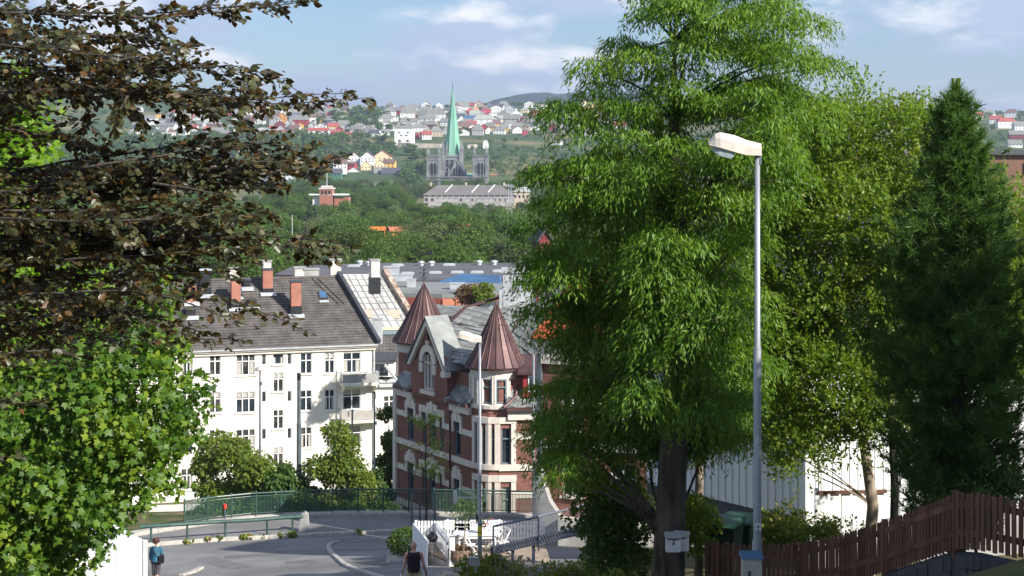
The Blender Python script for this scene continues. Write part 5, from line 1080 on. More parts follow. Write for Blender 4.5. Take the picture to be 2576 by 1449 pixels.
# tower at the corner, its cone, and the twin at the far end
def cone_tower(cx_, cy_, r, zlo, zbase, zap, wins_, fin=False):
    mb = MB(); mb.lathe([(r, zlo), (r, zbase-.5)], 28, (cx_, cy_)); mb.build('turret', 'brick', BH)
    MB().lathe([(r+.03, zbase-.62), (r+.1, zbase-.55), (r+.1, zbase-.2), (r+.22, zbase-.1), (r+.22, zbase+.02)], 28, (cx_, cy_)).build('frieze', 'cream', BH)
    n = 22; R_ = r+.34; pm = MB(); h = zap-zbase; a = math.pi/n
    prof = [(R_+.07, -.06), (R_, .05), (R_*.70, h*.28), (R_*.14, h*.86), (.02, h)]
    for (r0, z0), (r1, z1) in zip(prof, prof[1:]):
        pm.poly([(r0*math.cos(-a), r0*math.sin(-a), z0), (r0*math.cos(a), r0*math.sin(a), z0), (r1*math.cos(a), r1*math.sin(a), z1), (r1*math.cos(-a), r1*math.sin(-a), z1)])
    pm.tube([((r0+.02)*math.cos(a), (r0+.02)*math.sin(a), z0+.01) for r0, z0 in prof[1:]], [.026, .022, .014, .008], 4)
    me = pm.mesh('cone_panel'); me.materials.append(M['copper']); root = MB().lathe([(R_+.05, zbase-.05), (R_+.1, zbase+.03), (R_-.02, zbase+.06)], 28, (cx_, cy_)).build('cone_roof', 'copper', BH)
    for i in range(n): inst('cone_panel', me, root, (cx_, cy_, zbase), 2*math.pi*i/n)
    MB().lathe([(.27, zap-.72), (.24, zap-.62), (.02, zap+.12)], 14, (cx_, cy_)).build('cone_cap', 'copper', root)
    if fin:
        f = MB(); f.tube([(cx_, cy_, zap), (cx_, cy_, zap+1.9)], .025, 6); f.bar((cx_-.55, cy_, zap+1.75), (cx_+.55, cy_, zap+1.75), .03, .06); f.box((cx_+.3, cy_, zap+1.85), (.4, .02, .16))
        for s_ in (-1, 1):
            f.tube([(cx_+s_*(.06+.15*math.cos(t)+.12), cy_, zap+.5+.15*math.sin(t)) for t in np.linspace(0, 5, 10)], .015, 4); f.tube([(cx_, cy_, zap+.75), (cx_+s_*.22, cy_, zap+.95), (cx_+s_*.34, cy_, zap+.9)], .018, 4); f.tube([(cx_, cy_, zap+.2), (cx_+s_*.2, cy_, zap+.35), (cx_+s_*.3, cy_, zap+.3)], .015, 4)
        f.build('weather_vane', 'black_metal', root)
TW = (TX+.02, TY+.05)
cone_tower(TW[0], TW[1], 1.36, -14.6, -12.12, -8.65, None)
c2 = P(1066.5, 370, 98.6); cone_tower(c2.x, c2.y, 1.55, -15.5, -11.75, -8.25, None, True)
for aa, w_ in ((200, .42), (222, .42), (247, .62), (281, .56)):   # attic windows of the turret
    a = R(aa); n = Vector((math.cos(a), math.sin(a), 0)); d = Vector((-n.y, n.x, 0)); p = Vector((*TW, 0))+n*1.37; T = Matrix(((d.x, -n.x, 0, p.x), (d.y, -n.y, 0, p.y), (0, 0, 1, 0), (0, 0, 0, 1)))
    window(BH, T, -w_/2, -14.0, w_, 1.3, 1, .68, 'frame_blue', 'glass', .02, None, .06); 
    MB(T).box((0, -.02, -12.58), (w_+.45, .16, .2)).build('lintel', 'cream', BH)
    for s_ in (-1, 1): MB(T).box((s_*(w_/2+.12), -.01, -13.35), (.22, .16, 1.4)).build('pier', 'cream', BH)
MB().lathe([(1.38, -14.4), (1.56, -14.3), (1.56, -14.1), (1.38, -14.02)], 28, TW).build('sill_band', 'cream', BH)
for i in range(4): pass
# slate roofs
E_, B_ = P(1122, 817, 95.6), P(1290, 838, 93.0)
def onplane(a, b, c, x, y):
    n = (b-a).cross(c-a); d = P(x, y, 1.0); return d*(n.dot(a)/n.dot(d))
q1, q2, q3 = E_, P(1262, 818, 95.4), P(1322, 893, 91.4)
B_ = onplane(q1, q2, q3, 1290, 838)
slate_slope('main_roof_slope', [onplane(q1, q2, q3, 1146, 912), onplane(q1, q2, q3, 1186, 925), q3, B_, q2, E_], 'slate', .40, 7, 110)
PKA = P(1356, 719, 98.0); CC = onplane(E_, B_, PKA, 1172, 773)
slate_slope('cross_roof_slope', [E_, onplane(E_, B_, PKA, 1262, 819), B_, PKA, onplane(E_, B_, PKA, 1250, 772), CC], 'slate', .40, 8, 110)
slate_slope('front_roof_slope', [B_, q3, onplane(B_, q3, PKA, 1420, 893), onplane(B_, q3, PKA, 1420, 719), PKA], 'slate', .40, 9, 130)
slate_slope('rear_roof_slope', [P(1085, 766, 104), P(1165, 770, 103.5), P(1125, 818, 98.5), P(1085, 818, 98.5)], 'slate', .40, 10, 40)
MB().bar(PKA, B_, .16, .10).build('hip_flashing', 'copper', BH); MB().bar(E_, P(1262, 817, 95.4), .2, .12).build('ridge_flashing', 'copper', BH); MB().bar(CC, PKA, .2, .14).build('ridge_flashing', 'copper', BH); MB().bar(CC, E_, .2, .14).build('valley_flashing', 'copper', BH)
# swept slope beside the turret and the copper-edged eave on the right facade
lo0 = MRf @ Vector((.35, -.35, ZE-.05)); lo1 = MRf @ Vector((FR, -.35, ZE-.05)); hi0 = MRf @ Vector((.9, 1.6, -11.85)); hi1 = MRf @ Vector((FR, 1.6, -11.85))
slate_slope('swept_slope', [lo0, lo1, hi1, hi0], 'slate', .46, 12, 80)
MB(MRf).box((FR/2+.2, -.36, ZE-.16), (FR-.4, .26, .2)).build('gutter', 'copper', BH); MB(MRf).box((FR/2+.25, -.12, ZE-.52), (FR-.5, .26, .5)).build('cornice', 'cream', BH); MB(MRf).box((FR/2+.2, 1.6, -11.8), (FR-1, .2, .14)).build('break_flashing', 'copper', BH)
MB().tube([lo0+Vector((-.1, -.02, 0)), lo0.lerp(hi0, .25)+Vector((.45, -.1, -.1)), lo0.lerp(hi0, .6)+Vector((.55, -.05, .1)), hi0+Vector((.15, 0, .4))], .09, 8).build('curved_flashing', 'copper', BH)
dmp = MRf @ Vector((2.0, .5, -12.95)); dd_ = MB(); dd_.box(dmp, (1.2, 1.4, 1.4)); dd_ = dd_.build('dormer', 'red_paint', BH); MB().box(dmp+Vector((-.05, -.72, .05)), (.55, .06, .9)).build('dormer_window', 'frame_white', dd_); MB().box(dmp+Vector((-.05, -.76, .05)), (.36, .04, .66)).build('pane', 'glass', dd_); MB().prism([dmp+Vector((-.9, -.95, .55)), dmp+Vector((.9, -.95, .55)), dmp+Vector((.9, 1.2, 1.3)), dmp+Vector((-.9, 1.2, 1.3))], (0, 0, .12)).build('dormer_roof', 'copper', dd_)
# back walls and a floor under the roofs so nothing shows through
mb = MB(); q = [MLf @ Vector((0, .3, 0)), MLf @ Vector((FL, .3, 0)), R0+Vector((.2, .4, 0)), MRf @ Vector((FR, .3, 0)), MRf @ Vector((FR, 10, 0)), MLf @ Vector((0, 9, 0))]
mb.prism([Vector((p.x, p.y, ZB)) for p in q], (0, 0, -12.6-ZB)); mb.build('core', 'brick', BH)
mb = MB(); mb.prism([P(1130, 822, 97.5), P(1290, 840, 94.2), P(1356, 726, 98.8), P(1180, 778, 102.5)], (0, 1.2, -3)); mb.build('roof_core', 'slate_base', BH)
cp = P(1300, 764, 97); MB().box(cp+Vector((.06, 0, .45)), (1.75, 1.0, 3.3)).build('chimney_stack', 'zinc', BH); MB().box(cp+Vector((.06, 0, 2.0)), (1.95, 1.2, .28)).build('chimney_cap', 'zinc', BH); MB().box(cp+Vector((-.95, -.1, -.2)), (.18, .9, 2.2)).build('chimney_side', 'zinc', BH)
for n_, (px, py) in enumerate(((1180, 905), (1172, 893))): MB().box(P(px, py, 90.4), (.5, .1, .12), .3).build('snow_guard', 'zinc', BH)
tag(MB().tube([P(1352, 650, 92), P(1352, 760, 92)], .05, 6).build('vent_pipe', 'red_paint'), 'thin red pipe rising beside the grey chimney', 'pipe')

# ------------------------------------------------------------------ second brick house and the red-roofed house behind the willow
B5 = thing('shaded_brick_house', 'brick house with curved pale plinth in shade behind the willow', 'building', (0, 0, 0))
c0 = P(1364, 370, 73.0); q0 = Vector((c0.x, c0.y, 0)); d5 = Vector((.93, -.36, 0)).normalized(); n5 = Vector((d5.y, -d5.x, 0)); T5 = Matrix(((d5.x, -n5.x, 0, q0.x), (d5.y, -n5.y, 0, q0.y), (0, 0, 1, 0), (0, 0, 0, 1))); H5 = -8.6
r5_ = [(.9, 1.9, -12.6, -10.9), (3.2, 4.4, -12.6, -10.9), (5.6, 6.8, -12.6, -10.9), (.95, 1.95, -15.6, -14.0), (3.2, 4.4, -15.6, -14.0)]
MB(T5).wall(8.5, H5+18.5, r5_, -18.5, 0, .2).build('wall', 'brick', B5)
for a, b, c_, d_ in r5_: window(B5, T5, a, c_, b-a, d_-c_, 2, .6, 'frame_white', 'glass', .16, 'cream', .06)
mb = MB(); bk = T5 @ Vector((0, 5, 0)); bk2 = T5 @ Vector((8.5, 5, 0)); e5 = T5 @ Vector((8.5, 0, 0)); 
mb.poly([(q0.x, q0.y, -18.5), (q0.x, q0.y, H5), (bk.x, bk.y, H5), (bk.x, bk.y, -18.5)]); mb.poly([(e5.x, e5.y, -18.5), (bk2.x, bk2.y, -18.5), (bk2.x, bk2.y, H5), (e5.x, e5.y, H5)]); mb.build('side_wall', 'concrete', B5)
MB(T5).box((4.2, -.08, H5-.55), (8.7, .26, 1.1)).build('cornice', 'cream', B5); MB(T5).box((4.3, -.05, -13.3), (8.4, .14, .34)).build('band', 'cream', B5); MB(T5).box((-.08, -.1, -14), (.2, .3, 9.5)).build('corner_post', 'grey_dark', B5)
MB(T5).prism([(-.3, -.45, -18.6), (2.6, -.45, -18.6), (2.6, -.45, -16.95), (1.6, -.45, -16.8), (.95, -.45, -16.4), (.5, -.45, -15.8), (.22, -.45, -15.0), (.08, -.45, -14.2), (-.3, -.45, -14.2)], (0, .42, 0)).build('curved_plinth', 'concrete', B5); MB(T5).box((4.8, -.35, -17.3), (7.6, .7, 1.6)).build('plinth', 'concrete_pale', B5)
MB(T5).tube([(-.32, -.25, -18), (-.32, -.25, H5-.2)], .06, 8).build('downpipe', 'grey_metal', B5)
ra, rb, rc_, rd = T5 @ Vector((-.4, -.5, H5)), T5 @ Vector((8.9, -.5, H5)), T5 @ Vector((8.9, 2.6, H5+2.6)), T5 @ Vector((.6, 2.6, H5+2.6))
mb = MB(); mb.poly([ra, rb, rc_, rd]); rr5 = mb.build('roof', 'red_roof', B5); roof_tiles(rr5, ra+Vector((0, 0, .02)), rb+Vector((0, 0, .02)), rc_, rd, 13, 26, 'red_roof')
mb = MB(); g0 = T5 @ Vector((-.3, -.3, H5)); mb.poly([ra, rd, T5 @ Vector((-.4, 5.4, H5))]); mb.build('hip', 'red_paint', B5)
house_r = house(1995, 540, 75, 40, 40, 'orange', 'orange', 'front', .2, 170); HLIST.pop(); tag(house_r, 'orange tiled gable glimpsed through the shrubs beside the lamp', 'house')
hs2 = house(2550, 452, 150, 60, 14, 'brown', 'dark', 'flat', 0, 170); HLIST.pop(); tag(hs2, 'brown timber house at the right edge behind the pine', 'house')

# ------------------------------------------------------------------ white timber house on the right
TH = thing('timber_house', 'white board-clad house behind the shrubs and brown fence', 'house', (0, 0, 0))
cw = Vector((6.92, 38.0, 0)); dL = Vector((-.62, .78, 0)).normalized(); dR = Vector((.93, .37, 0)).normalized(); ZF = -8.75; ZT = -4.9
def boards(T, L, z0, z1, rects, bw=.235, z0b=None):
    n = int(L/bw); me = MB(); me.box((0, 0, .5), (bw*.86, .03, 1)); bm_ = me.mesh('board'); bm_.materials.append(M['white_board'])
    me = MB(); me.box((0, 0, .5), (bw*.3, .025, 1)); bt = me.mesh('batten'); bt.materials.append(M['white_board'])
    q = T.to_quaternion()
    back = MB(T); back.wall(L, z1-z0, rects, z0, 0, .12, .02); wl = back.build('wall', 'white_paint', TH)
    for i in range(n):
        for nm, msh, x, y in (('board', bm_, (i+.5)*bw, 0), ('batten', bt, (i+1)*bw, -.026)):
            if x > L-.02: continue
            segs = [(z0, z1)]
            for r_ in rects:
                if r_[0]-bw*.4 < x < r_[1]+bw*.4: segs = [(z0, r_[2]-.06), (r_[3]+.06, z1)]
            for za, zb in segs:
                o = inst(nm, msh, wl, T @ Vector((x, y, za)), 0, (1, 1, zb-za)); o.rotation_euler = q.to_euler()
    return wl
nL = Vector((-dL.y, dL.x, 0)); nL = nL if nL.dot(Vector((-1, -1, 0))) > 0 else -nL; LL = 5.5
TLm = Matrix(((-dL.x, -nL.x, 0, cw.x+dL.x*LL), (-dL.y, -nL.y, 0, cw.y+dL.y*LL), (0, 0, 1, 0), (0, 0, 0, 1)))
nR = Vector((dR.y, -dR.x, 0)); TRm = Matrix(((dR.x, -nR.x, 0, cw.x), (dR.y, -nR.y, 0, cw.y), (0, 0, 1, 0), (0, 0, 0, 1)))
wl_ = [(3.55, 4.55, -7.25, -5.95), (.9, 1.9, -7.25, -5.95)]; wr_ = [(3.2, 4.4, -6.9, -5.5)]
boards(TLm, LL, ZF, ZT, wl_); boards(TRm, 7.0, ZF-.12, ZT, wr_)
for a, b, c_, d_ in wl_: 
    w_ = window(TH, TLm, a, c_, b-a, d_-c_, 2, .0, 'frame_white', 'glass', .06, 'white_paint', .07); MB(TLm).box(((a+b)/2, -.06, c_-.06), (b-a+.24, .1, .12)).box(((a+b)/2, -.05, d_+.05), (b-a+.24, .06, .1)).box((a-.06, -.05, (c_+d_)/2), (.1, .06, d_-c_)).box((b+.06, -.05, (c_+d_)/2), (.1, .06, d_-c_)).build('architrave', 'white_paint', w_)
for a, b, c_, d_ in wr_: window(TH, TRm, a, c_, b-a, d_-c_, 2, 0, 'frame_white', 'glass', .06, 'white_paint', .07)
MB(TRm).box((-.02, -.05, (ZF+ZT)/2-.05), (.2, .1, ZT-ZF+.1)).build('corner_board', 'white_paint', TH); MB(TLm).box((LL-.08, -.045, (ZF+ZT)/2), (.17, .07, ZT-ZF)).build('corner_board', 'white_paint', TH)
MB(TRm).tube([(.32, -.1, ZF), (.32, -.1, ZT)], .035, 8).build('downpipe', 'white_paint', TH)
MB(TLm).box((LL/2, .12, ZF-.6), (LL, .2, 1.25)).build('foundation', 'dark_sheet', TH); MB(TRm).box((3.5, .12, ZF-.72), (7, .2, 1.25)).build('foundation', 'concrete', TH)
bk = cw+dL*LL+dR*7; lf = cw+dL*LL; rt = cw+dR*7
mb = MB(); mb.poly([(lf.x, lf.y, ZF), (lf.x, lf.y, ZT), (bk.x, bk.y, ZT), (bk.x, bk.y, ZF)]); mb.poly([(rt.x, rt.y, ZF), (bk.x, bk.y, ZF), (bk.x, bk.y, ZT), (rt.x, rt.y, ZT)]); mb.build('rear_wall', 'white_paint', TH)
rg0 = (cw+lf)/2; rg1 = (rt+bk)/2; ov = .4; mb = MB()
for s0_, s1_ in ((cw, rt), (lf, bk)): o_ = (s0_-rg0).normalized()*ov; mb.prism([s0_+o_-dR*ov+Vector((0, 0, ZT-.15)), s1_+o_+dR*ov+Vector((0, 0, ZT-.15)), rg1+dR*ov+Vector((0, 0, ZT+.8)), rg0-dR*ov+Vector((0, 0, ZT+.8))], (0, 0, .16))
mb.build('roof', 'tile_brown', TH); mb = MB(); mb.poly([cw+Vector((0, 0, ZT)), lf+Vector((0, 0, ZT)), rg0+Vector((0, 0, ZT+.7))]); mb.build('gable_wall', 'white_paint', TH)
gx_ = P(2142, 1265, 36.5); gt = thing('garden_gate', 'low white slatted gate with brown top rail at the white house', 'gate', (gx_.x, gx_.y, gx_.z-.7), .1)
for i in range(6): MB().box((-.65+.26*i, 0, .35), (.2, .03, 1.15)).build('slat', 'white_paint', gt)
MB().box((0, -.03, .95), (1.6, .08, .07)).build('top_rail', 'wood_brown', gt); MB().box((0, .04, .25), (1.6, .04, .1)).build('rail', 'white_paint', gt); MB().box((-.8, 0, .4), (.09, .09, 1.3)).build('post', 'white_paint', gt)

# ------------------------------------------------------------------ hidden house up the street and unseen neighbour, both added to shade the road
def street_house(name, label, c, ang, L_, Wd, zb, ze_, zr, wallm, roofm, rows, chim=True):
    t = thing(name, label, 'house', (c[0], c[1], 0), ang); hl, hw2 = L_/2, Wd/2
    mb = MB(); mb.prism([(-hl, -hw2, zb), (-hl, hw2, zb), (-hl, hw2, ze_), (-hl, 0, zr-.2), (-hl, -hw2, ze_)], (L_, 0, 0)); mb.build('wall', wallm, t); rf = MB()
    for s_ in (-1, 1): rf.prism([(-hl-.4, s_*(hw2+.4), ze_-.35), (-hl-.4, 0, zr), (-hl-.4, 0, zr+.12), (-hl-.4, s_*(hw2+.4), ze_-.22)], (L_+.8, 0, 0))
    r_ = rf.build('roof', roofm, t); roof_tiles(r_, (-hl-.4, -hw2-.4, ze_-.2), (hl+.4, -hw2-.4, ze_-.2), (hl+.4, 0, zr+.13), (-hl-.4, 0, zr+.13), rows, int(L_/.34), roofm)
    if chim: chimney(t, .8, 0, zr-.3, .8, .8, 1.3, 'brick_orange', 0)
    for s_ in (-1, 1):
        for z_ in (ze_-2.1, ze_-5.0):
            for x in np.arange(-hl+1.3, hl-.6, 2.1): o = window(t, Matrix.Translation((0, s_*(hw2+.02), 0)) @ (Matrix.Identity(4) if s_ < 0 else Matrix.Rotation(math.pi, 4, 'Z')), x-.5, z_, 1.0, 1.4, 2, .66, 'frame_white', 'glass', .0)
    return t
street_house('street_house', 'white house with brown tiled roof added behind willow and shrubs to shade the road', (13.1, 58.8), math.atan2(.8, .6), 6.8, 8, -15, -4.2, .5, 'w_white', 'tile_brown', 17, False)  # added where its ridge throws a shadow across the road
street_house('tall_shade_house', 'unseen tall house added beyond the right edge to shade the road', (18.9, 41.2), math.atan2(.8, .6), 5, 6, -12, .8, 4.2, 'w_white', 'tile_brown', 14)  # stands out of view, added for its shadow on the near road
# ------------------------------------------------------------------ green railing
def onground(x, D, off=0): X = (x-CX)/F*D; return Vector((X, D, g1(X, D)+off))
RL = thing('railing', 'long dark green steel railing with close balusters above the lower street', 'railing', (0, 0, 0))
pl = np.array(RAIL[1:10], float); dd = np.r_[0, np.cumsum(np.hypot(*np.diff(pl, axis=0).T))]; LT = dd[-1]
def rp(t, h): x = float(np.interp(t, dd, pl[:, 0])); y = float(np.interp(t, dd, pl[:, 1])); return Vector((x, y, g1(x, y)+.34+h))
bm_ = MB().tube([(0, 0, 0), (0, 0, .86)], .019, 5); bme = bm_.mesh('baluster'); bme.materials.append(M['green_metal'])
nb_ = 250
for i in range(nb_): q = rp(LT*i/nb_+.03, .12); inst('baluster', bme, RL, q)
pme = MB().tube([(0, 0, 0), (0, 0, 1.16)], .045, 8).ell((0, 0, 1.19), .06, 8, 6).mesh('post'); pme.materials.append(M['green_metal'])
np_ = 14
for i in range(np_+1): inst('post', pme, RL, rp(LT*i/np_, 0))
for nm, h, r in (('handrail', 1.12, .045), ('top_rail', .98, .02), ('bottom_rail', .12, .022)):
    mb = MB(); mb.tube([rp(LT*i/60, h) for i in range(61)], r, 8); mb.build(nm, 'green_metal', RL)
# thick pipe rail on the pavement
PR = thing('pipe_guard_rail', 'thick green pipe guard rail on short posts along the kerb', 'guard rail', (0, 0, 0))
pts = [PD(352, 75.9), PD(430, 76.4), PD(545, 77.4), PD(640, 78.1), PD(690, 78.5), PD(762, 79.0)]; tops = [onground(*[0, 0][:0], ) if 0 else Vector((x, y, g1(x, y)+.92)) for x, y in pts]
MB().tube(tops, .095, 12).build('pipe', 'green_metal', PR)
for x, D in ((380, 76.1), (471, 76.8), (567, 77.6), (672, 78.35), (736, 78.85)): q = onground(x, D, .1); MB().tube([q, q+Vector((0, 0, .82))], .05, 8).box(q+Vector((0, 0, .06)), (.25, .25, .06)).build('post', 'green_metal', PR)
q = onground(765, 79.1, .05); tag(MB().prism([(-.26, -.2, 0), (.26, -.2, 0), (.2, -.15, .95), (.05, -.15, 1.08), (-.14, -.15, .98)], (0, .34, 0)).build('concrete_bollard', 'concrete', loc=q), 'tapered concrete block closing the end of the green pipe rail', 'bollard')
q = onground(566, 81.3, .3); t = thing('marker_post', 'small red-topped marker behind the green pipe rail', 'marker', q); MB().tube([(0, 0, 0), (0, 0, .55)], .05, 8).build('stem', 'grey_dark', t); MB().lathe([(.02, .55), (.08, .56), (.095, .66), (.075, .76), (.02, .8)], 12).build('cap', 'red_cap', t)
# weeds in the kerb
packs = []
for x, D, n in ((612, 77.4, 60), (626, 77.6, 70), (660, 77.7, 25), (700, 78.0, 20), (727, 78.1, 50), (738, 78.2, 40), (520, 76.7, 20), (548, 77.0, 22), (470, 76.2, 15), (905, 78.8, 15), (400, 56.5, 60), (392, 57, 30), (490, 56.5, 14)):
    for k in range(n):
        q = onground(x+rnd.gauss(0, 5), D+rnd.uniform(-.15, .15), .08); packs.append((np.array(q), rnd.uniform(.12, .34)))
ps = np.array([p for p, s in packs]); sc = np.array([s for p, s in packs]); V_, T_ = leaves(*KITE, ps, rdir(len(ps), 1.4), rdir(len(ps), .3), sc); leaf_obj('kerb_weeds', [(V_, T_)], 'weed')['label'] = 'tufts of weeds growing along the kerbs'

# ------------------------------------------------------------------ lamp posts
def head_mesh(L=.82):
    """flat street-lamp head pointing to -x, its socket at the origin"""
    sh = MB(); secs = [(.03, .10, -.03, .17), (-.22*L/.8, .12, -.02, .23), (-.42*L/.8, .155, .03, .31), (-.66*L/.8, .165, .10, .36), (-.74*L/.8, .15, .12, .33), (-.84*L/.8, .11, .145, .20)]
    rings = []
    for x, hw, zb, zt in secs: rings.append([sh.p((x, -hw, zb)), sh.p((x, -hw*.92, zb+(zt-zb)*.6)), sh.p((x, -hw*.6, zt)), sh.p((x, hw*.6, zt)), sh.p((x, hw*.92, zb+(zt-zb)*.6)), sh.p((x, hw, zb))])
    for a, b in zip(rings, rings[1:]):
        for j in range(6): sh.f.append([a[j], a[(j+1) % 6], b[(j+1) % 6], b[j]])
    sh.f.append(rings[0][::-1]); sh.f.append(rings[-1])
    ln = MB(); l = [(-.42*L/.8, .12, .04, -.03), (-.48*L/.8, .13, .045, -.08), (-.68*L/.8, .13, .10, -.03), (-.78*L/.8, .12, .13, .05)]
    rings = [[ln.p((x, -hw, zt)), ln.p((x, -hw*.8, zb)), ln.p((x, hw*.8, zb)), ln.p((x, hw, zt))] for x, hw, zt, zb in l]
    for a, b in zip(rings, rings[1:]):
        for j in range(4): ln.f.append([a[j], a[(j+1) % 4], b[(j+1) % 4], b[j]])
    ln.f.append(rings[0][::-1]); ln.f.append(rings[-1]); return sh, ln
def street_lamp(label, x, D, ytop, zbase, r0, r1, hl, steps):
    X = (x-CX)/F*D; t = thing('street_lamp', label, 'street lamp', (X, D, zbase), 0, 'grey street lamps'); H = (HY-ytop)/F*D-zbase
    z1, z2 = steps; MB().tube([(0, 0, -.5), (0, 0, z1), (0, 0, z1+.06), (0, 0, z2), (0, 0, z2+.07), (0, 0, H)], [r0, r0, r0*.82, r0*.80, r1, r1*.86], 16).build('pole', 'grey_metal', t, True)
    sh, ln = head_mesh(hl); h = sh.build('lamp_head', 'lamp_shell', t, loc=(.03, 0, H-.02)); ln.build('lens', 'lamp_glass', h); MB().tube([(0, 0, -.18), (0, 0, .05)], r1*.8, 12).build('socket', 'grey_dark', h); return t, H
L1, H1 = street_lamp('tall grey street lamp in front of the shrubs, nearest the camera', 1905, 27, 384, g1(4.08, 27), .083, .052, .80, (1.35, 4.55))
zs_ = (HY-1322)/F*27-L1.location.z; sg = MB().box((0, -.088, zs_), (.10, .012, .115)).build('number_plate', 'plastic_white', L1); MB().box((0, -.096, zs_), (.012, .004, .085)).box((0, -.0965, zs_), (.075, .004, .012)).build('plus_mark', 'void', sg)
L2, H2 = street_lamp('grey street lamp with yellow sticker in front of the brick house', 1207, 56, 857, g1(-1.1, 56), .075, .048, .80, (1.9, 5.0))
zy = (HY-1336)/F*56-L2.location.z; MB().lathe([(.079, zy-.17), (.079, zy+.17)], 16).build('sticker', 'yellow', L2); MB().lathe([(.082, zy+.22), (.082, zy+.25)], 16).build('clamp', 'black_metal', L2); MB().box((-.1, 0, zy+.45), (.06, .1, .22)).build('clip', 'black_metal', L2); MB().lathe([(.0805, zy-.05), (.0805, zy-.02)], 16).build('sticker_mark', 'void', L2)
zc = (HY-1252)/F*56-L2.location.z; MB().box((-.42, 0, zc), (.75, .05, .05)).box((-.85, 0, zc+.02), (.14, .1, .42)).build('bracket_sign', 'concrete_pale', L2)
for z_ in (zc+.05, zc+.5): MB().lathe([(.062, z_), (.062, z_+.03)], 14).build('band', 'grey_dark', L2)
# slim dark lamp, tram pole and bell lamp beyond the railing
def pole_base(x, D): X = (x-CX)/F*D; return Vector((X, D, -25.5 if X < -8 else g1(X, D)))
q = pole_base(654, 89); t = thing('dark_street_lamp', 'slim dark street lamp with white dome before the apartment block', 'street lamp', q); H = (HY-930)/F*89-q.z
MB().tube([(0, 0, 0), (0, 0, 7), (0, 0, 7.05), (0, 0, H)], [.085, .085, .06, .04], 10).build('pole', 'grey_dark', t); MB().lathe([(.04, H-.1), (.30, H-.05), (.33, H), (.25, H+.14), (.05, H+.2)], 14, (.05, 0)).build('dome', 'lamp_shell', t); MB().box((.06, -.05, H-.75), (.12, .05, .2)).build('clip', 'grey_dark', t)
for z_, m in ((4.9, 'plastic_white'), (5.2, 'w_grey'), (4.4, 'plastic_white')): MB().lathe([(.088, z_), (.088, z_+.22)], 10, a0=3.6, a1=5.6).build('sticker', m, t)
q = pole_base(752, 89); t = thing('tram_pole', 'bare dark green three-step pole before the apartment block', 'pole', q); H = (HY-938)/F*89-q.z
MB().tube([(0, 0, 0), (0, 0, H-5.3), (0, 0, H-5.2), (0, 0, H-2.8), (0, 0, H-2.7), (0, 0, H)], [.17, .16, .135, .13, .105, .10], 12).build('pole', 'grey_dark', t); MB().lathe([(.11, H-.4), (.115, H-.05), (.1, H)], 12).build('collar', 'black_metal', t)
q = pole_base(622, 90); t = thing('bell_lamp', 'bell-shaped lamp hanging from a green arm behind the railing', 'street lamp', q); H = (HY-1175)/F*90-q.z; za = (HY-1203)/F*90-q.z
MB().tube([(0, 0, 0), (0, 0, H)], .045, 8).build('pole', 'green_metal', t); MB().tube([(0, 0, za), (-1.05, 0, za-.02)], .035, 8).build('arm', 'green_metal', t); MB().lathe([(.03, za), (.06, za-.12), (.2, za-.2), (.3, za-.42), (.34, za-.55), (.02, za-.5)], 16, (-1.05, 0)).build('bell', 'frame_blue', t)
q = pole_base(942, 98); t = thing('street_pole', 'thin grey pole at the left edge of the brick house', 'pole', q); H = (HY-985)/F*98-q.z; MB().tube([(0, 0, 0), (0, 0, H)], [.08, .05], 8).build('shaft', 'grey_metal', t); MB().box((-.02, -.08, H-.05), (.14, .1, .1)).build('cap', 'grey_dark', t); MB().box((.1, -.06, H-1.9), (.1, .1, .18)).build('switch_box', 'grey_metal', t)
q = pole_base(886, 105); t = thing('wire_pole', 'short grey pole rising from the yellow-green tree', 'pole', q); MB().tube([(0, 0, 0), (0, 0, (HY-1030)/F*105-q.z)], .06, 8).build('shaft', 'grey_metal', t); MB().box((0, 0, (HY-1032)/F*105-q.z), (.3, .05, .05)).build('crossbar', 'grey_metal', t)
# parked car on the lower street
q = Vector(((845-CX)/F*92, 92, -22.4)); q.z = (HY-1318)/F*92-.9; CR = thing('parked_car', 'dark blue parked car glimpsed through the railing', 'car', q, .1)
MB().prism([(-2.1, -.85, .25), (2.1, -.85, .25), (2.15, -.85, .75), (1.3, -.85, .9), (.7, -.78, 1.38), (-1.1, -.78, 1.42), (-1.9, -.85, .95), (-2.15, -.85, .8)], (0, 1.7, 0)).build('body', 'blue_steel', CR)
for x in (-.75, .15): MB().prism([(x-.38, -.80, .95), (x+.38, -.80, .95), (x+.3, -.775, 1.3), (x-.32, -.775, 1.3)], (0, -.06, 0)).build('window', 'glass', CR)
for x in (-1.35, 1.35):
    for y in (-.8, .8): w = MB(); w.tube([(x, y-.1, .3), (x, y+.1, .3)], .32, 16); wo = w.build('wheel', 'leather', CR); MB().tube([(x, y-.12, .3), (x, y+.12, .3)], .18, 12).build('rim', 'zinc', wo)
gp = MB().box((0, 2.5, -.15), (14, 7, .25)).build('parking_bay', 'asphalt', loc=q); tag(gp, 'asphalt shelf below the railing', kind='structure')

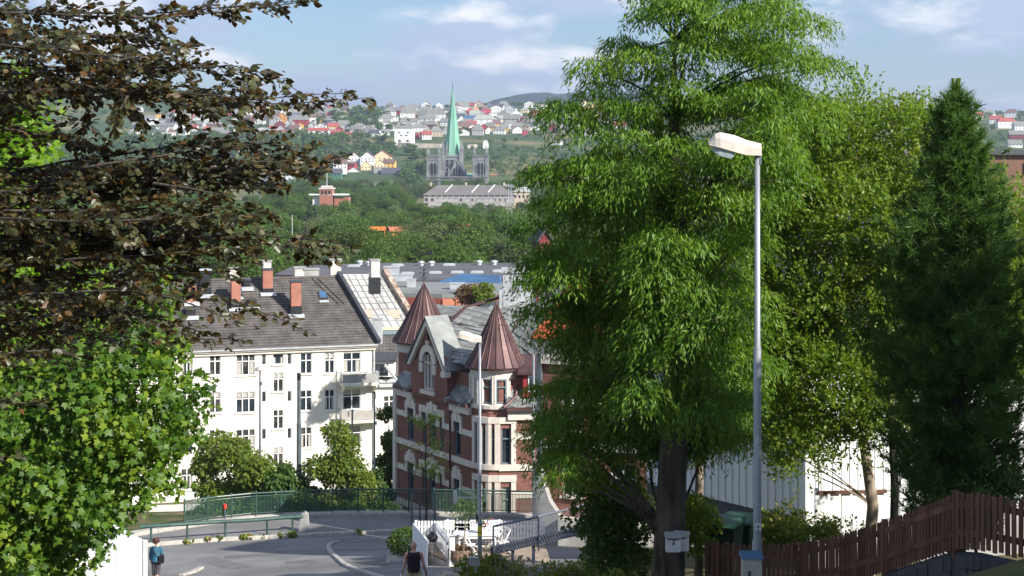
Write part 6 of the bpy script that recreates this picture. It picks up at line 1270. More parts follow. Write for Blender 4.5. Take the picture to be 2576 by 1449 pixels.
# ------------------------------------------------------------------ terrace with white furniture
ZP = -15.75; TE = thing('terrace', 'low wooden terrace with concrete base enclosed by white pickets', 'terrace', (0, 0, 0))
A0, A1, A2, A3 = (-4.55, 64.8), (1.25, 66.2), (1.6, 60.2), (-2.55, 55.2)
a = Vector((-3.9, 64.2, ZP)); b = Vector((1.3, 64.2, ZP)); c_ = Vector((1.5, 60.9, ZP)); d_ = Vector((-2.25, 61.4, ZP))
MB().prism([Vector((p.x, p.y, ZP-1.3)) for p in (a, b, c_, d_)], (0, 0, 1.3-.06)).build('base', 'concrete', TE)
nbd = 22
for i in range(nbd):
    l0, l1 = a.lerp(d_, i/nbd), b.lerp(c_, i/nbd); m0, m1 = a.lerp(d_, (i+.93)/nbd), b.lerp(c_, (i+.93)/nbd); MB().prism([l0, l1, m1, m0], (0, 0, .05)).build('deck_board', 'deck', TE)
pk = MB().box((0, 0, .45), (.085, .022, .9)).mesh('picket'); pk.materials.append(M['white_board'])
def pickets(label, p0, p1, z0, h, step=.125, top0=0, top1=0, rail='white_paint', me=pk, rails=(.25, .75), wdt=1):
    p0 = Vector(p0); p1 = Vector(p1); L_ = (p1-p0).length; n = int(L_/step); t = thing('picket_fence', label, 'fence', (p0.x, p0.y, z0), math.atan2(p1.y-p0.y, p1.x-p0.x)); 
    for i in range(n+1): inst('picket', me, t, (i*L_/n, -.03, 0+(top1-top0)*i/n+top0), 0, (wdt, 1, h/.9))
    for r_ in rails: MB().bar((0, .015, top0+h*r_), (L_, .015, top1+h*r_), .05, .08).build('rail', rail, t)
    for q in (0, L_): MB().box((q, .05, h*.5+(top0 if q == 0 else top1)-.1), (.1, .1, h+.2)).build('post', rail, t)
    return t
pickets('white picket fence along the back of the terrace, behind the bench', (-3.8, 64.25, 0), (1.25, 64.25, 0), ZP+.04, .93)
pickets('white picket side panel between the two terrace entrances', (-2.95, 64.1, 0), (-2.32, 61.5, 0), ZP+.02, .93, .12)
pp = MB().box((-2.26, 61.4, ZP+.42), (.2, .2, 1.1)).build('corner_post', 'white_paint', TE); MB().box((-2.26, 61.37, ZP-.35), (.32, .32, .44)).build('post_foot', 'concrete_pale', TE)
sp_ = thing('board_screen', 'tall grey-white board screen behind the walking man', 'screen', (-3.92, 64.3, ZP-.45), math.atan2(-2.9, .72))
for i in range(20): inst('board', pk, sp_, (i*.152, 0, -.2), 0, (1.75, 1, 1.68))
MB().bar((0, .03, 1.25), (3.0, .03, 1.25), .06, .1).build('cap_rail', 'white_paint', sp_)
sk = thing('board_skirt', 'grey boarded skirt below the picket side panel', 'panel', (-2.98, 64.05, ZP-.95), math.atan2(-2.6, .63))
for i in range(18): inst('board', pk, sk, (i*.152, 0, 0), 0, (1.75, 1, 1.03))
def leg4(mb, pts, w=.045): 
    for p, q in pts: mb.bar(p, q, w)
def slat_bench(name, label, loc, rz, L_=1.5, back=True):
    t = thing(name, label, 'bench', loc, rz)
    for i in range(4): MB().box((0, -.2+.13*i, .44), (L_, .1, .025)).build('seat_slat', 'white_paint', t)
    if back:
        for i in range(3): MB().box((0, .28+.03*i, .62+.14*i), (L_, .025, .1)).build('back_slat', 'white_paint', t)
    for s in (-1, 1):
        x = s*(L_/2-.12); MB().bar((x, -.2, 0), (x, -.2, .43), .05).build('leg', 'white_paint', t); MB().bar((x, .22, 0), (x, .36, .98 if back else .43), .05).build('leg', 'white_paint', t); MB().bar((x, -.22, .62), (x, .3, .62), .05, .03).build('armrest', 'white_paint', t)
    return t
slat_bench('garden_bench', 'white slatted garden bench against the back pickets', P(1212, 1365, 65.6)+Vector((0, 0, .1)) if 0 else ((1203-CX)/F*63.9, 63.9, ZP+.05), 0, 1.9)
slat_bench('side_bench', 'white bench at the left behind the side panel', ((1150-CX)/F*63.9, 63.9, ZP+.05), 0, 1.0)
tb = thing('garden_table', 'white slatted garden table in front of the bench', 'table', ((1200-CX)/F*63.0, 63.0, ZP+.05), .03)
for i in range(6): MB().box((0, -.36+.145*i, .72), (1.75, .12, .03)).build('slat', 'white_paint', tb)
for sx in (-1, 1):
    for sy in (-1, 1): MB().bar((sx*.72, sy*.34, 0), (sx*.68, sy*.28, .7), .06).build('leg', 'white_paint', tb)
MB().box((0, -.36, .64), (1.4, .03, .1)).box((0, .36, .64), (1.4, .03, .1)).build('apron', 'white_paint', tb); MB().bar((-.7, 0, .22), (.7, 0, .22), .05).build('stretcher', 'white_paint', tb)
def fold_chair(label, loc, rz):
    t = thing('folding_chair', label, 'chair', loc, rz, 'white folding chairs')
    for i in range(4): MB().box((0, -.16+.105*i, .45), (.42, .085, .02)).build('seat_slat', 'white_paint', t)
    for s in (-1, 1):
        x = s*.2; MB().bar((x, -.26, 0), (x, .26, .92), .035, .045).build('back_leg', 'white_paint', t); MB().bar((x*.88, .26, 0), (x*.88, -.18, .44), .035, .045).build('front_leg', 'white_paint', t)
    MB().bar((-.2, .25, .9), (.2, .25, .9), .03, .09).build('top_rail', 'white_paint', t); MB().bar((-.2, .18, .7), (.2, .18, .7), .025, .04).build('mid_rail', 'white_paint', t); MB().bar((-.18, -.22, .08), (.18, -.22, .08), .03).build('foot_bar', 'white_paint', t); return t
fold_chair('white folding chair beside the barrel planter, seen side on', ((1181-CX)/F*62.3, 62.3, ZP+.05), R(80)); fold_chair('white folding chair right of the table near the blue rail', ((1263-CX)/F*62.8, 62.8, ZP+.05), R(-60))
p = Vector(((1213-CX)/F*62.9, 62.9, ZP+.79)); t = thing('flower_pot', 'pot of pink flowers on the white table', 'flower pot', p); MB().lathe([(.02, 0), (.1, 0), (.14, .26), (.12, .26)], 14).build('pot', 'plastic_white', t)
n = 60; V_, T_ = leaves(*KITE, np.array([(0, 0, .36)])+npr.normal(0, .12, (n, 3)), rdir(n, .5), rdir(n, .5), .12); leaf_obj('flower_leaves', [(V_, T_)], 'bush', t); n = 26; V_, T_ = leaves(*KITE, np.array([(.12, -.05, .42)])+npr.normal(0, .12, (n, 3)), rdir(n, .5), rdir(n, .5), .09); leaf_obj('petals', [(V_, T_)], 'pink', t)
p = Vector(((1158-CX)/F*61.6, 61.6, ZP+.02)); t = thing('barrel_planter', 'half-barrel planter with a thin young tree by the corner post', 'planter', p)
for i in range(22): a_ = 2*math.pi*i/22; q = MB().prism([(.40, -.056, 0), (.47, -.066, .26), (.45, -.062, .5), (.42, -.058, .5), (.36, -.05, 0)], (0, .115, 0)).build('stave', 'pot', t); q.rotation_euler = (0, 0, a_)
for z_ in (.1, .38): MB().lathe([(.455, z_), (.465, z_+.05)], 24).build('hoop', 'grey_dark', t)
MB().lathe([(.01, .42), (.43, .42)], 16).build('soil', 'bark_dark', t); MB().tube([(.12, 0, .4), (.16, .02, 1.0), (.2, 0, 1.6)], [.035, .03, .02], 6).build('stem', 'wood_grey', t)
n = 420; cpt = np.array([(.25, 0, 1.95)])+npr.normal(0, 1, (n, 3))*np.array([.36, .3, .26]); V_, T_ = leaves(*THIN, cpt, rdir(n, .2), rdir(n), .17); leaf_obj('foliage', [(V_, T_)], 'bush', t)
n = 90; V_, T_ = leaves(*KITE, np.array([(0, 0, .5)])+npr.normal(0, .17, (n, 3))*np.array([1.2, 1.2, .25]), rdir(n, 1), rdir(n), .13); leaf_obj('underplanting', [(V_, T_)], 'copperbush', t)
p = Vector(((1088-CX)/F*62.9, 62.9, ZP-.15)); t = thing('kettle_grill', 'black kettle barbecue standing in the terrace entrance', 'grill', p); MB().ell((0, 0, .78), (.21, .21, .19), 16, 10).build('bowl', 'black_metal', t)
for a_ in (.5, 2.6, 4.7): MB().bar((.12*math.cos(a_), .12*math.sin(a_), .66), (.24*math.cos(a_), .3*math.sin(a_), 0), .03).build('leg', 'grey_metal', t)
MB().bar((-.08, 0, .99), (.08, 0, .99), .03).build('handle', 'black_metal', t)
# blue guard rail, handrail and wire fence
GR = thing('steel_guard_rail', 'dark blue steel beam rail rising beside the ramp', 'guard rail', (0, 0, 0)); g0, g1_, g2 = P(1238, 1380, 60.9), P(1342, 1356, 60.6), P(1480, 1325, 60.0)
for dz in (0, -.16): MB().tube([g0+Vector((0, 0, dz)), g1_+Vector((0, 0, dz)), g2+Vector((0, 0, dz))], .085, 8).build('beam', 'blue_steel', GR)
for q in (g0, g1_, g0.lerp(g1_, .5), g2): MB().box(q+Vector((0, .1, -.5)), (.12, .12, 1.1)).build('post', 'blue_steel', GR)
HR = thing('wire_fence', 'wire mesh fence with sloping steel handrail beside the terrace', 'fence', (0, 0, 0)); h0, h1, h2 = P(1241, 1324, 60.8), P(1355, 1300, 60.4), P(1482, 1268, 60)
MB().tube([h0, h1], .04, 8).build('handrail', 'blue_steel', HR); MB().tube([h1, h2], .045, 8).build('handrail', 'grey_metal', HR)
for q, hh in ((h0, 1.0), (h1, 1.25), (h2, 1.4)): MB().tube([q, q-Vector((0, 0, hh))], .035, 8).build('post', 'blue_steel', HR)
mb = MB(); n = 34
for i in range(n):
    x = i/n; t0 = h0.lerp(h1, x*2) if x < .5 else h1.lerp(h2, x*2-1)
    for s in (-1, 1):
        y = min(1, max(0, x+s*.13)); t1 = h0.lerp(h1, y*2) if y < .5 else h1.lerp(h2, y*2-1); mb.bar(t0, t1-Vector((0, 0, 1.05)), .008)
mb.build('mesh_wire', 'grey_metal', HR)['kind'] = 'stuff'
# planter bed at the corner
q = onground(1022, 66.2, 0); pb = thing('planting_bed', 'dark clipped bush in a kerbed bed left of the board screen', 'bush', q)
MB().prism([(-.75, -1.1, 0), (1.0, -1.2, 0), (1.0, 1.0, .2), (-.75, 1.0, .2)], (0, 0, .2)).build('kerb', 'kerb', pb)
n = 2600; v = rdir(n); pos = v*np.array([.85, .75, .55])*npr.uniform(.6, 1.03, (n, 1))+np.array([.1, 0, .72]); pos[:, 2] = np.maximum(pos[:, 2], .2); V_, T_ = leaves(*KITE, pos, norm(v+rdir(n)*.8+np.array([0, 0, .3])), rdir(n, .4), .11); leaf_obj('foliage', [(V_, T_)], 'bush', pb)
# young street tree with stakes
q = onground(1072, 80.9, .15); yt = thing('young_tree', 'thin young street tree with sparse leaves before the brick house', 'tree', q); H = (HY-1045)/F*81-q.z
tk = MB(); tk.tube([(0, 0, 0), (.03, 0, 1.5), (-.03, 0, 3), (.02, 0, H)], [.06, .05, .04, .012], 7); ends = []
for k in range(30): z_ = rnd.uniform(2.0, H-.3); a_ = rnd.uniform(0, 6.28); ln_ = rnd.uniform(.6, 1.45)*(1.15-.6*(z_-2)/(H-2)); e = Vector((math.cos(a_)*ln_, math.sin(a_)*ln_, z_+ln_*.55)); ends += limb(tk, (0, 0, z_), e, .016, .004, .06, 4, 4)[2:]
tk.build('trunk', 'bark_dark', yt); ends = np.array([tuple(e) for e in ends]); pos = np.repeat(ends, 13, 0)+npr.normal(0, .12, (len(ends)*13, 3)); n = len(pos); V_, T_ = leaves(*KITE, pos, rdir(n, .3), rdir(n, .8), .11); leaf_obj('foliage', [(V_, T_)], 'shrub', yt)
for x in (1036, 1056, 1094): q = onground(x, 80.6, .1); tag(MB().tube([(0, 0, 0), (0, 0, 1.75 if x != 1056 else 1.2)], .045, 8).lathe([(.06, 0), (.06, .08)], 8).build('stake', 'grey_dark', loc=q), {1036: 'dark stake left of the young street tree', 1056: 'short dark stake next to the young tree trunk', 1094: 'dark stake right of the young street tree'}[x], 'stake', 'stakes by the young street tree')

# ------------------------------------------------------------------ left corner: white shed wall and pickets
SW = thing('white_shed', 'bright white boarded shed corner behind the walking woman, under the maple', 'shed', (0, 0, 0)); w0, w1 = Vector((-12.3, 48, 0)), Vector((-11.05, 49.2, 0)); zt_ = (HY-1366)/F*49; bdm = MB().box((0, 0, .5), (.15, .03, 1)).mesh('board'); bdm.materials.append(M['white_board'])
MB().prism([(-13.9, 46.9, -16), (-11.12, 49.35, -16), (-12.6, 51.5, -16), (-15.2, 49.2, -16)], (0, 0, 16+zt_-.03)).build('body', 'white_paint', SW)
dW = Vector((-11.1+13.9, 49.2-46.8, 0)); LWd = dW.length; ang_ = math.atan2(dW.y, dW.x)
for i in range(int(LWd/.17)): inst('board', bdm, SW, Vector((-13.9, 46.8, -16))+dW*(i+.5)*.17/LWd, ang_, (1, 1, 16+zt_))
MB().box((-11.12, 49.15, zt_-1.4), (.12, .12, 2.9), ang_).build('corner_board', 'white_paint', SW)
pickets('low white pickets at the bottom left under the maple', (-16, 43.4, 0), (-11.6, 45.4, 0), -14.4, 1.5, .16, wdt=1.4)

# ------------------------------------------------------------------ brown picket fence on the right
bp_ = MB().prism([(-.035, 0, 0), (.035, 0, 0), (.035, 0, .92), (0, 0, .96), (-.035, 0, .92)], (0, .022, 0)).mesh('picket'); bp_.materials.append(M['wood_brown'])
FP = [(1778, 30.6, 1360), (1830, 30.4, 1366), (1905, 30.1, 1372), (2010, 29.4, 1366), (2110, 28.2, 1346), (2230, 26.4, 1308), (2330, 25, 1268), (2410, 24.1, 1237), (2480, 23.6, 1240), (2600, 23.0, 1262)]
fp = [P(x, y, D) for x, D, y in FP]; fd = np.r_[0, np.cumsum([(b-a).xy.length for a, b in zip(fp, fp[1:])])]; FT_ = fd[-1]
BF = thing('brown_fence', 'dark brown picket fence climbing to the right in the foreground', 'fence', (0, 0, 0)); fi = lambda t: Vector([float(np.interp(t, fd, [p[k] for p in fp])) for k in range(3)])
n = int(FT_/.105)
for i in range(n):
    q = fi(FT_*i/n); q2 = fi(min(FT_, FT_*i/n+.1)); o = inst('picket', bp_, BF, q-Vector((0, 0, .84+rnd.uniform(-.015, .015))), math.atan2(q2.y-q.y, q2.x-q.x), (1, 1, .875)); o.rotation_euler.y = rnd.uniform(-.012, .012); o.rotation_euler.x = rnd.uniform(-.012, .012)
for dz in (-.2, -.62):
    for a, b in zip(fp, fp[1:]): MB().bar(a+Vector((0, .07, dz)), b+Vector((0, .07, dz)), .045, .09).build('rail', 'wood_brown', BF)
for i in range(1, len(fp), 2): MB().box(fp[i]+Vector((0, .12, -.55)), (.09, .09, 1.06)).build('post', 'wood_brown', BF)
# electrical cabinet, bins, mailboxes
q = P(1890, 1400, 26.2); cb = thing('cable_cabinet', 'small grey cable cabinet with blue lid at the lamp foot', 'cabinet', (q.x+.0, q.y, g1(q.x, q.y))); hh = q.z-cb.location.z
MB().box((0, 0, hh/2-.1), (.30, .26, hh+.2)).build('box', 'concrete_pale', cb); MB().prism([(-.18, -.17, hh), (.18, -.17, hh), (.17, -.15, hh+.05), (-.17, -.15, hh+.05)], (0, .34, 0)).build('lid', 'blue_roof', cb); MB().box((-.05, -.135, hh-.35), (.05, .012, .3)).build('label_plate', 'grey_dark', cb)
def bin_(label, x, D, ytop, rz, s=1):
    q = P(x, ytop, D); t = thing('wheelie_bin', label, 'bin', (q.x, q.y, q.z-1.05*s), rz); t.scale = (s, s, s)
    MB().prism([(-.27, -.30, 0), (.27, -.30, 0), (.27, .30, 0), (-.27, .30, 0)], (0, 0, .02)).build('foot', 'bin_green', t)
    b = MB(); lo = [(-.25, -.26, .02), (.25, -.26, .02), (.25, .26, .02), (-.25, .26, .02)]; hi = [(-.31, -.34, .95), (.31, -.34, .95), (.31, .34, .95), (-.31, .34, .95)]; i0 = [b.p(v) for v in lo]; i1 = [b.p(v) for v in hi]
    for k in range(4): b.f.append([i0[k], i0[(k+1) % 4], i1[(k+1) % 4], i1[k]])
    b.f.append(i1); b.build('body', 'bin_green', t); MB().box((0, 0, .93), (.66, .72, .05)).build('rim', 'bin_green', t)
    l = MB(); l.prism([(-.34, -.40, .96), (.34, -.40, .96), (.34, -.30, 1.02), (.30, .2, 1.08), (-.30, .2, 1.08), (-.34, -.30, 1.02)], (0, .0, 0.0)) if 0 else l.prism([(-.34, -.40, .96), (-.34, -.36, 1.0), (-.34, .1, 1.08), (-.34, .38, 1.05), (-.34, .38, .97)], (.68, 0, 0)); lo_ = l.build('lid', 'bin_lid', t)
    MB().tube([(-.26, .42, 1.0), (.26, .42, 1.0)], .018, 6).build('handle', 'bin_green', t)
    for s_ in (-1, 1): MB().tube([(s_*.26, .28, .1), (s_*.31, .28, .1)], .1, 12).build('wheel', 'leather', t)
    return t
bin_('dark green wheelie bin in front, right of the tree trunk', 1822, 31.6, 1305, R(-25), .95); bin_('green wheelie bin standing behind the front bin', 1862, 32.6, 1298, R(-25), .95)
def mailbox(label, x, y, D, rz, digit):
    q = P(x, y, D); t = thing('mailbox', label, 'mailbox', q, rz, 'mailboxes on the willow trunk'); t.scale = (.78, .78, .78)
    MB().prism([(-.17, -.09, -.20), (.17, -.09, -.20), (.17, -.09, .14), (-.17, -.09, .14)], (0, .18, 0)).build('box', 'plastic_white', t); MB().prism([(-.19, -.13, .13), (-.19, -.13, .155), (-.19, .1, .23), (-.19, .1, .14)], (.38, 0, 0)).build('lid', 'zinc', t)
    MB().box((0, -.094, .095), (.26, .012, .02)).build('slot', 'void', t); MB().lathe([(.02, -.03), (.028, 0), (.02, .03)], 8, (0, -.10)).build('lock', 'grey_dark', t)
    if digit:
        m = MB(); y_ = -.098
        for a, b in (((-.025, .075), (.025, .075)), ((.025, .075), (.025, .045)), ((.025, .045), (-.025, .01)), ((-.025, .01), (.028, .01))): m.bar((a[0], y_, a[1]), (b[0], y_, b[1]), .006, .012)
        m.build('house_number', 'black_metal', t)
    return t
mailbox('white mailbox numbered 2 on the big trunk', 1693, 1365, 29.2, 0, True); mailbox('white mailbox behind the numbered one on the big trunk', 1713, 1362, 29.5, R(-18), False)
# boulders
for i, (x, y, D, r) in enumerate(((1113, 1449, 46.5, .17), (1133, 1456, 46.2, .24), (1105, 1462, 46, .2))): o = MB(); o.ell(P(x, y, D), (r*1.2, r, r*.9), 10, 8, .12); tag(o.build('boulder', 'rock', smooth=True), ['pale boulder farthest left back of the roadside trio', 'largest pale boulder right of the trio', 'pale boulder lowest of the trio'][i], 'boulder', 'boulders by the roadside')
tag(MB().box(P(1192, 1412, 50.5), (.34, .05, .34), -.3, .5).bar(P(1196, 1420, 50.6), P(1196, 1440, 50.6), .04).build('tilted_sign', 'zinc'), 'small tilted metal plate among the weeds', 'plate')
# low block wall under the brown fence, its shade put into the dark colour
fw_ = empty('fence_wall'); tag(fw_, 'low block wall under the brown fence at bottom right, coloured dark for shade', kind='structure')
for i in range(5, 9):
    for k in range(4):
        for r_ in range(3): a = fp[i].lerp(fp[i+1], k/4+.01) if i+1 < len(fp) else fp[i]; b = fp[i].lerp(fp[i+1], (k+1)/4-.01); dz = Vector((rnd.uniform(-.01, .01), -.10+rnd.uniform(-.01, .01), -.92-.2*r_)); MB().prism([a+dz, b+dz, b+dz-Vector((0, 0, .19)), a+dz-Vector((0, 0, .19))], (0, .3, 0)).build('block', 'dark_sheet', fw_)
# ------------------------------------------------------------------ copper beech: sprays reaching in from the left
BE = thing('copper_beech', 'copper beech branches with dark bronze leaves reaching in from the upper left', 'tree', (-9.5, 10.5, -7.2))
BW = MB(); BO = Vector((-9.5, 10.5, -7.2)); packs = []; big = []
BW.tube([Vector(v) for v in ((0, 0, -1), (.1, 0, 3), (0, .1, 7), (.1, 0, 10.5))], [.38, .33, .27, .15], 12)
SPR = [  # polylines in view px with depth, width of the spray (px), density
 ([(-420, 60), (0, 30), (200, 40), (420, 45), (640, 20), (790, 2)], 10.8, 45, 1.0), ([(-420, 120), (0, 70), (250, 90), (470, 110)], 11.6, 55, 1.2), ([(-420, 150), (0, 110), (200, 130), (400, 150), (490, 100)], 10.4, 45, 1.1),
 ([(-400, 200), (0, 160), (250, 175), (450, 170), (600, 165), (680, 190), (745, 226)], 11.0, 42, 1.1), ([(-400, 150), (0, 200), (220, 200), (420, 215), (640, 235)], 12.0, 46, 1.1),
 ([(-400, 260), (0, 235), (200, 225), (380, 235), (560, 250), (700, 262), (850, 252), (940, 245)], 11.0, 30, 1.25), ([(250, 200), (400, 230), (520, 250), (640, 285)], 11.3, 34, 1.0),
 ([(330, 225), (300, 280), (290, 330)], 10.6, 26, 1.0), ([(420, 235), (455, 290), (470, 325)], 11.6, 26, .9), ([(560, 250), (600, 300), (640, 320)], 11.2, 22, .8),
 ([(-300, 330), (0, 320), (150, 350), (280, 390)], 11.2, 42, 1.0), ([(-300, 420), (0, 420), (160, 440), (300, 430)], 11.8, 44, 1.0), ([(-200, 240), (60, 260), (200, 300), (250, 330)], 12.4, 36, .5),
 ([(120, 440), (280, 410), (420, 390), (560, 370), (680, 360), (780, 378)], 10.9, 40, 1.1), ([(200, 470), (400, 440), (560, 410), (700, 405), (800, 408), (865, 400)], 11.2, 36, 1.3), ([(420, 440), (540, 430), (660, 440), (780, 440), (830, 425)], 11.7, 30, 1.0),
 ([(500, 440), (600, 450), (690, 470)], 11.0, 26, .8), ([(600, 440), (650, 470), (690, 465)], 11.5, 20, .7),
 ([(-300, 500), (0, 480), (200, 490), (400, 480), (560, 470)], 11.1, 55, 1.3), ([(-300, 540), (0, 530), (250, 530), (450, 520), (600, 520), (690, 540)], 10.6, 48, 1.3), ([(-300, 600), (0, 580), (220, 570), (420, 560), (560, 560), (640, 545)], 11.5, 50, 1.3),
 ([(-300, 640), (0, 630), (250, 610), (450, 600), (620, 585), (720, 600), (830, 605), (905, 628)], 11.0, 32, 1.25), ([(-300, 690), (0, 670), (200, 650), (420, 640), (560, 620), (660, 650)], 10.8, 46, 1.2), ([(-200, 740), (0, 720), (200, 700), (380, 690), (520, 690), (620, 670)], 11.8, 42, .9),
 ([(-200, 760), (50, 760), (250, 740), (420, 740), (560, 760), (680, 790), (760, 830)], 10.9, 30, 1.1), ([(-200, 820), (50, 800), (250, 780), (400, 800), (520, 840), (605, 862)], 11.3, 30, 1.0), ([(-200, 860), (0, 850), (180, 830), (340, 850), (430, 870)], 10.7, 34, .8), ([(-200, 700), (0, 740), (180, 760), (330, 780)], 12.1, 44, .9),
 ([(-200, 900), (0, 890), (120, 880), (220, 900)], 10.5, 30, .6), ([(-200, 1000), (0, 1010), (80, 1015), (130, 1030)], 10.3, 14, .7), ([(-200, 1160), (0, 1150), (70, 1150)], 10.2, 10, .5)]
SPR2 = []
for pl_, D, wpx, den in SPR:
    SPR2.append((pl_, D, wpx, den))
    for c in range(1):
        sh = 1.0 if c else .6; ny, nx = rnd.uniform(-22, 22), -rnd.uniform(20, 130); SPR2.append(([(x+nx, y+ny+rnd.uniform(-10, 10)) for x, y in pl_], D+rnd.uniform(-.7, .9), wpx*rnd.uniform(.8, 1.1), den))
for pl_, D, wpx, den in SPR2:
    pts = [np.array(P(x, y, D+rnd.uniform(-.25, .25))) for x, y in pl_]; seg = np.r_[0, np.cumsum([np.linalg.norm(b-a) for a, b in zip(pts, pts[1:])])]; Lg = seg[-1]
    at = lambda t: np.array([np.interp(t, seg, [p[k] for p in pts]) for k in range(3)])
    BW.tube([Vector(at(Lg*i/14))-BO for i in range(15)], [.010*(1-i/15)+.002 for i in range(15)], 5, False)
    nt_ = int(Lg/.062); W_ = wpx*D/F
    for i in range(nt_):
        t = Lg*(i+rnd.random())/nt_; fr = t/Lg; b0 = at(t); dv = at(min(Lg, t+.05))-at(max(0, t-.05)); dv = dv/np.linalg.norm(dv)
        tap = (1-.72*fr**2.5); sl = W_*tap*rnd.uniform(.45, 1.7)*2.3
        side = rnd.choice((-1, 1)); lat = np.array([0, side, 0])*rnd.uniform(.2, 1)+np.array([0, 0, rnd.uniform(-.95, .75)]); tw = dv*rnd.uniform(.45, .9)+lat; tw = tw/np.linalg.norm(tw); tw[2] *= .8
        e = b0+tw*sl; BW.tube([Vector(b0)-BO, Vector((b0+e)/2+np.array([0, 0, .02]))-BO, Vector(e)-BO], [.0035, .0025, .001], 3, False)
        nlv = max(2, int(sl/.0155*den)); s_ = (np.arange(nlv)+npr.random(nlv))/nlv; pos = b0+(e-b0)*s_[:, None]+npr.normal(0, .014, (nlv, 3))
        alt = np.where(np.arange(nlv) % 2, 1., -1.)[:, None]; perp = np.cross(tw, [0, 0, 1.]); perp = perp/(np.linalg.norm(perp)+1e-6)
        d = tw*.75+perp*alt*.9+npr.normal(0, .28, (nlv, 3))+np.array([0, 0, -.18]); n_ = np.array([0, 0, 1.])+npr.normal(0, .8, (nlv, 3))+np.array([.12, -.45, 0]); sc = npr.uniform(.034, .076, nlv)
        packs.append(leaves(*OVAL, pos-np.array(BO), d, n_, sc))
        if t > Lg*.35 and rnd.random() < .3: big.append((pos[0]-np.array(BO), d[0], n_[0], sc[0]*1.12))
BW.build('branches', 'bark_dark', BE, True)
fo = leaf_obj('foliage', packs, 'beech', BE); lm = MB(); [lm.p(v) for v in OVAL[0]]; lm.f = [list(f) for f in OVAL[1]]; lm = lm.mesh('leaf'); lm.materials.append(M['beech'])
rnd.shuffle(big)
for p, d, n_, s in big[:290]:
    y = norm(d); z = norm(n_-(n_@y)*y); x = np.cross(y, z); o = inst('leaf', lm, BE, p, 0, s); o.rotation_euler = Matrix((x, y, z)).transposed().to_euler()
print('beech leaves', sum(len(p[0]) for p in packs)//6)

# ------------------------------------------------------------------ maples on the left
def lobes_crown(centers, r, per, tmpl, size, zsq=.8, down=.6, up=.5, spread=.35, out=.7):
    pk_ = []
    for c in centers:
        rr = r*npr.uniform(.75, 1.25); v = rdir(per, .25); pos = c+v*rr*npr.uniform(.45, 1.05, (per, 1))*np.array([1, 1, zsq])
        d = v*out+npr.normal(0, spread, (per, 3))+np.array([0, 0, -down]); n_ = v*.5+npr.normal(0, .45, (per, 3))+np.array([.12, -.35, up]); pk_.append(leaves(*tmpl, pos, d, n_, size*npr.uniform(.45, 1.35, per)))
    return pk_
def skeleton(base, trunk, centers, r, m, root, name='trunk', r_l=.03, o=None, sides=6):
    mb = MB(); base = Vector(base); tp = [Vector(t) for t in trunk]; mb.tube(tp, r, 12, True)
    for c in centers:
        c = Vector(c); best = min(tp[1:], key=lambda t: (t-c).length+max(0, t.z-c.z)*2.2); rr = r_l*(.5+.12*(best-c).length); limb(mb, best, c, rr, r_l*.25, .08, 5, sides)
    return mb.build(name, m, root, True)
MO = Vector((-8.6, 25.5, -10.2)); MT = thing('maple_tree', 'leafy green maple filling the lower left in front of the white block', 'tree', MO)
poly = [(-160, 640), (60, 760), (160, 850), (240, 800), (330, 740), (380, 640), (420, 600), (445, 700), (440, 840), (500, 890), (500, 930), (570, 985), (520, 1000), (560, 1050), (520, 1110), (470, 1150), (465, 1205), (410, 1265), (345, 1320), (285, 1365), (220, 1430), (150, 1520), (-160, 1540)]
cs = crown_points(poly, 25.5, 270, 2.4, 1.25, .25, .3)-np.array(MO)
leaf_obj('foliage', lobes_crown(cs, .36, 100, MAPLE, .10, spread=.65), 'maple', MT)
skeleton((0, 0, 0), [(0, 0, -1), (0, .1, 2), (.1, 0, 4), (.2, 0, 6.5)], cs[::3], [.2, .17, .13, .05], 'bark', MT)
lm = MB(); [lm.p(v) for v in MAPLE[0]]; lm.f = [list(f) for f in MAPLE[1]]; lm = lm.mesh('leaf'); lm.materials.append(M['maple'])
front = sorted([c for c in cs], key=lambda c: c[1])[:90]
for k in range(280):
    c = rnd.choice(front); v = rdir(1)[0]; v[1] = -abs(v[1]); p = c+v*.42; d = np.array([v[0]*.4, -.25, -.8])+npr.normal(0, .2, 3); n_ = np.array([.2, -.8, .5])+npr.normal(0, .25, 3); y = norm(d); z = norm(n_-(n_@y)*y); x = np.cross(y, z); o = inst('leaf', lm, MT, p, 0, rnd.uniform(.09, .17)); o.rotation_euler = Matrix((x, y, z)).transposed().to_euler()
NO = Vector((-9.2, 29, -10.5)); NT = thing('bright_maple', 'bright yellow-green maple behind the copper beech at the left edge', 'tree', NO)
poly = [(-200, 60), (40, 120), (120, 190), (215, 180), (190, 260), (150, 330), (170, 430), (120, 520), (180, 600), (130, 700), (240, 640), (280, 700), (230, 790), (60, 820), (-200, 840)]
cs = crown_points(poly, 29, 90, 2.2, 1.2)-np.array(NO); leaf_obj('foliage', lobes_crown(cs, .42, 75, MAPLE, .14), 'maple_bright', NT); skeleton((0, 0, 0), [(0, 0, -1), (0, .1, 4), (.1, 0, 7), (.2, 0, 10)], cs[::2], [.2, .17, .12, .04], 'bark', NT)
HO = Vector((-11.8, 34, -13)); HT = thing('copper_hedge', 'yellow and rust tinted bush in the bottom left corner', 'bush', HO); poly = [(-150, 1180), (60, 1170), (180, 1200), (230, 1290), (240, 1390), (180, 1480), (-150, 1500)]
cs = crown_points(poly, 27, 60, 1.2)-np.array(HO); leaf_obj('foliage', lobes_crown(cs[:46], .34, 100, OVAL, .10), 'hedge', HT); leaf_obj('rust_foliage', lobes_crown(cs[40:], .3, 60, OVAL, .10), 'copperbush', HT); skeleton((0, 0, 0), [(0, 0, -1), (0, -3, 1), (.2, -5, 2)], cs[::4], [.08, .06, .03], 'bark_dark', HT)

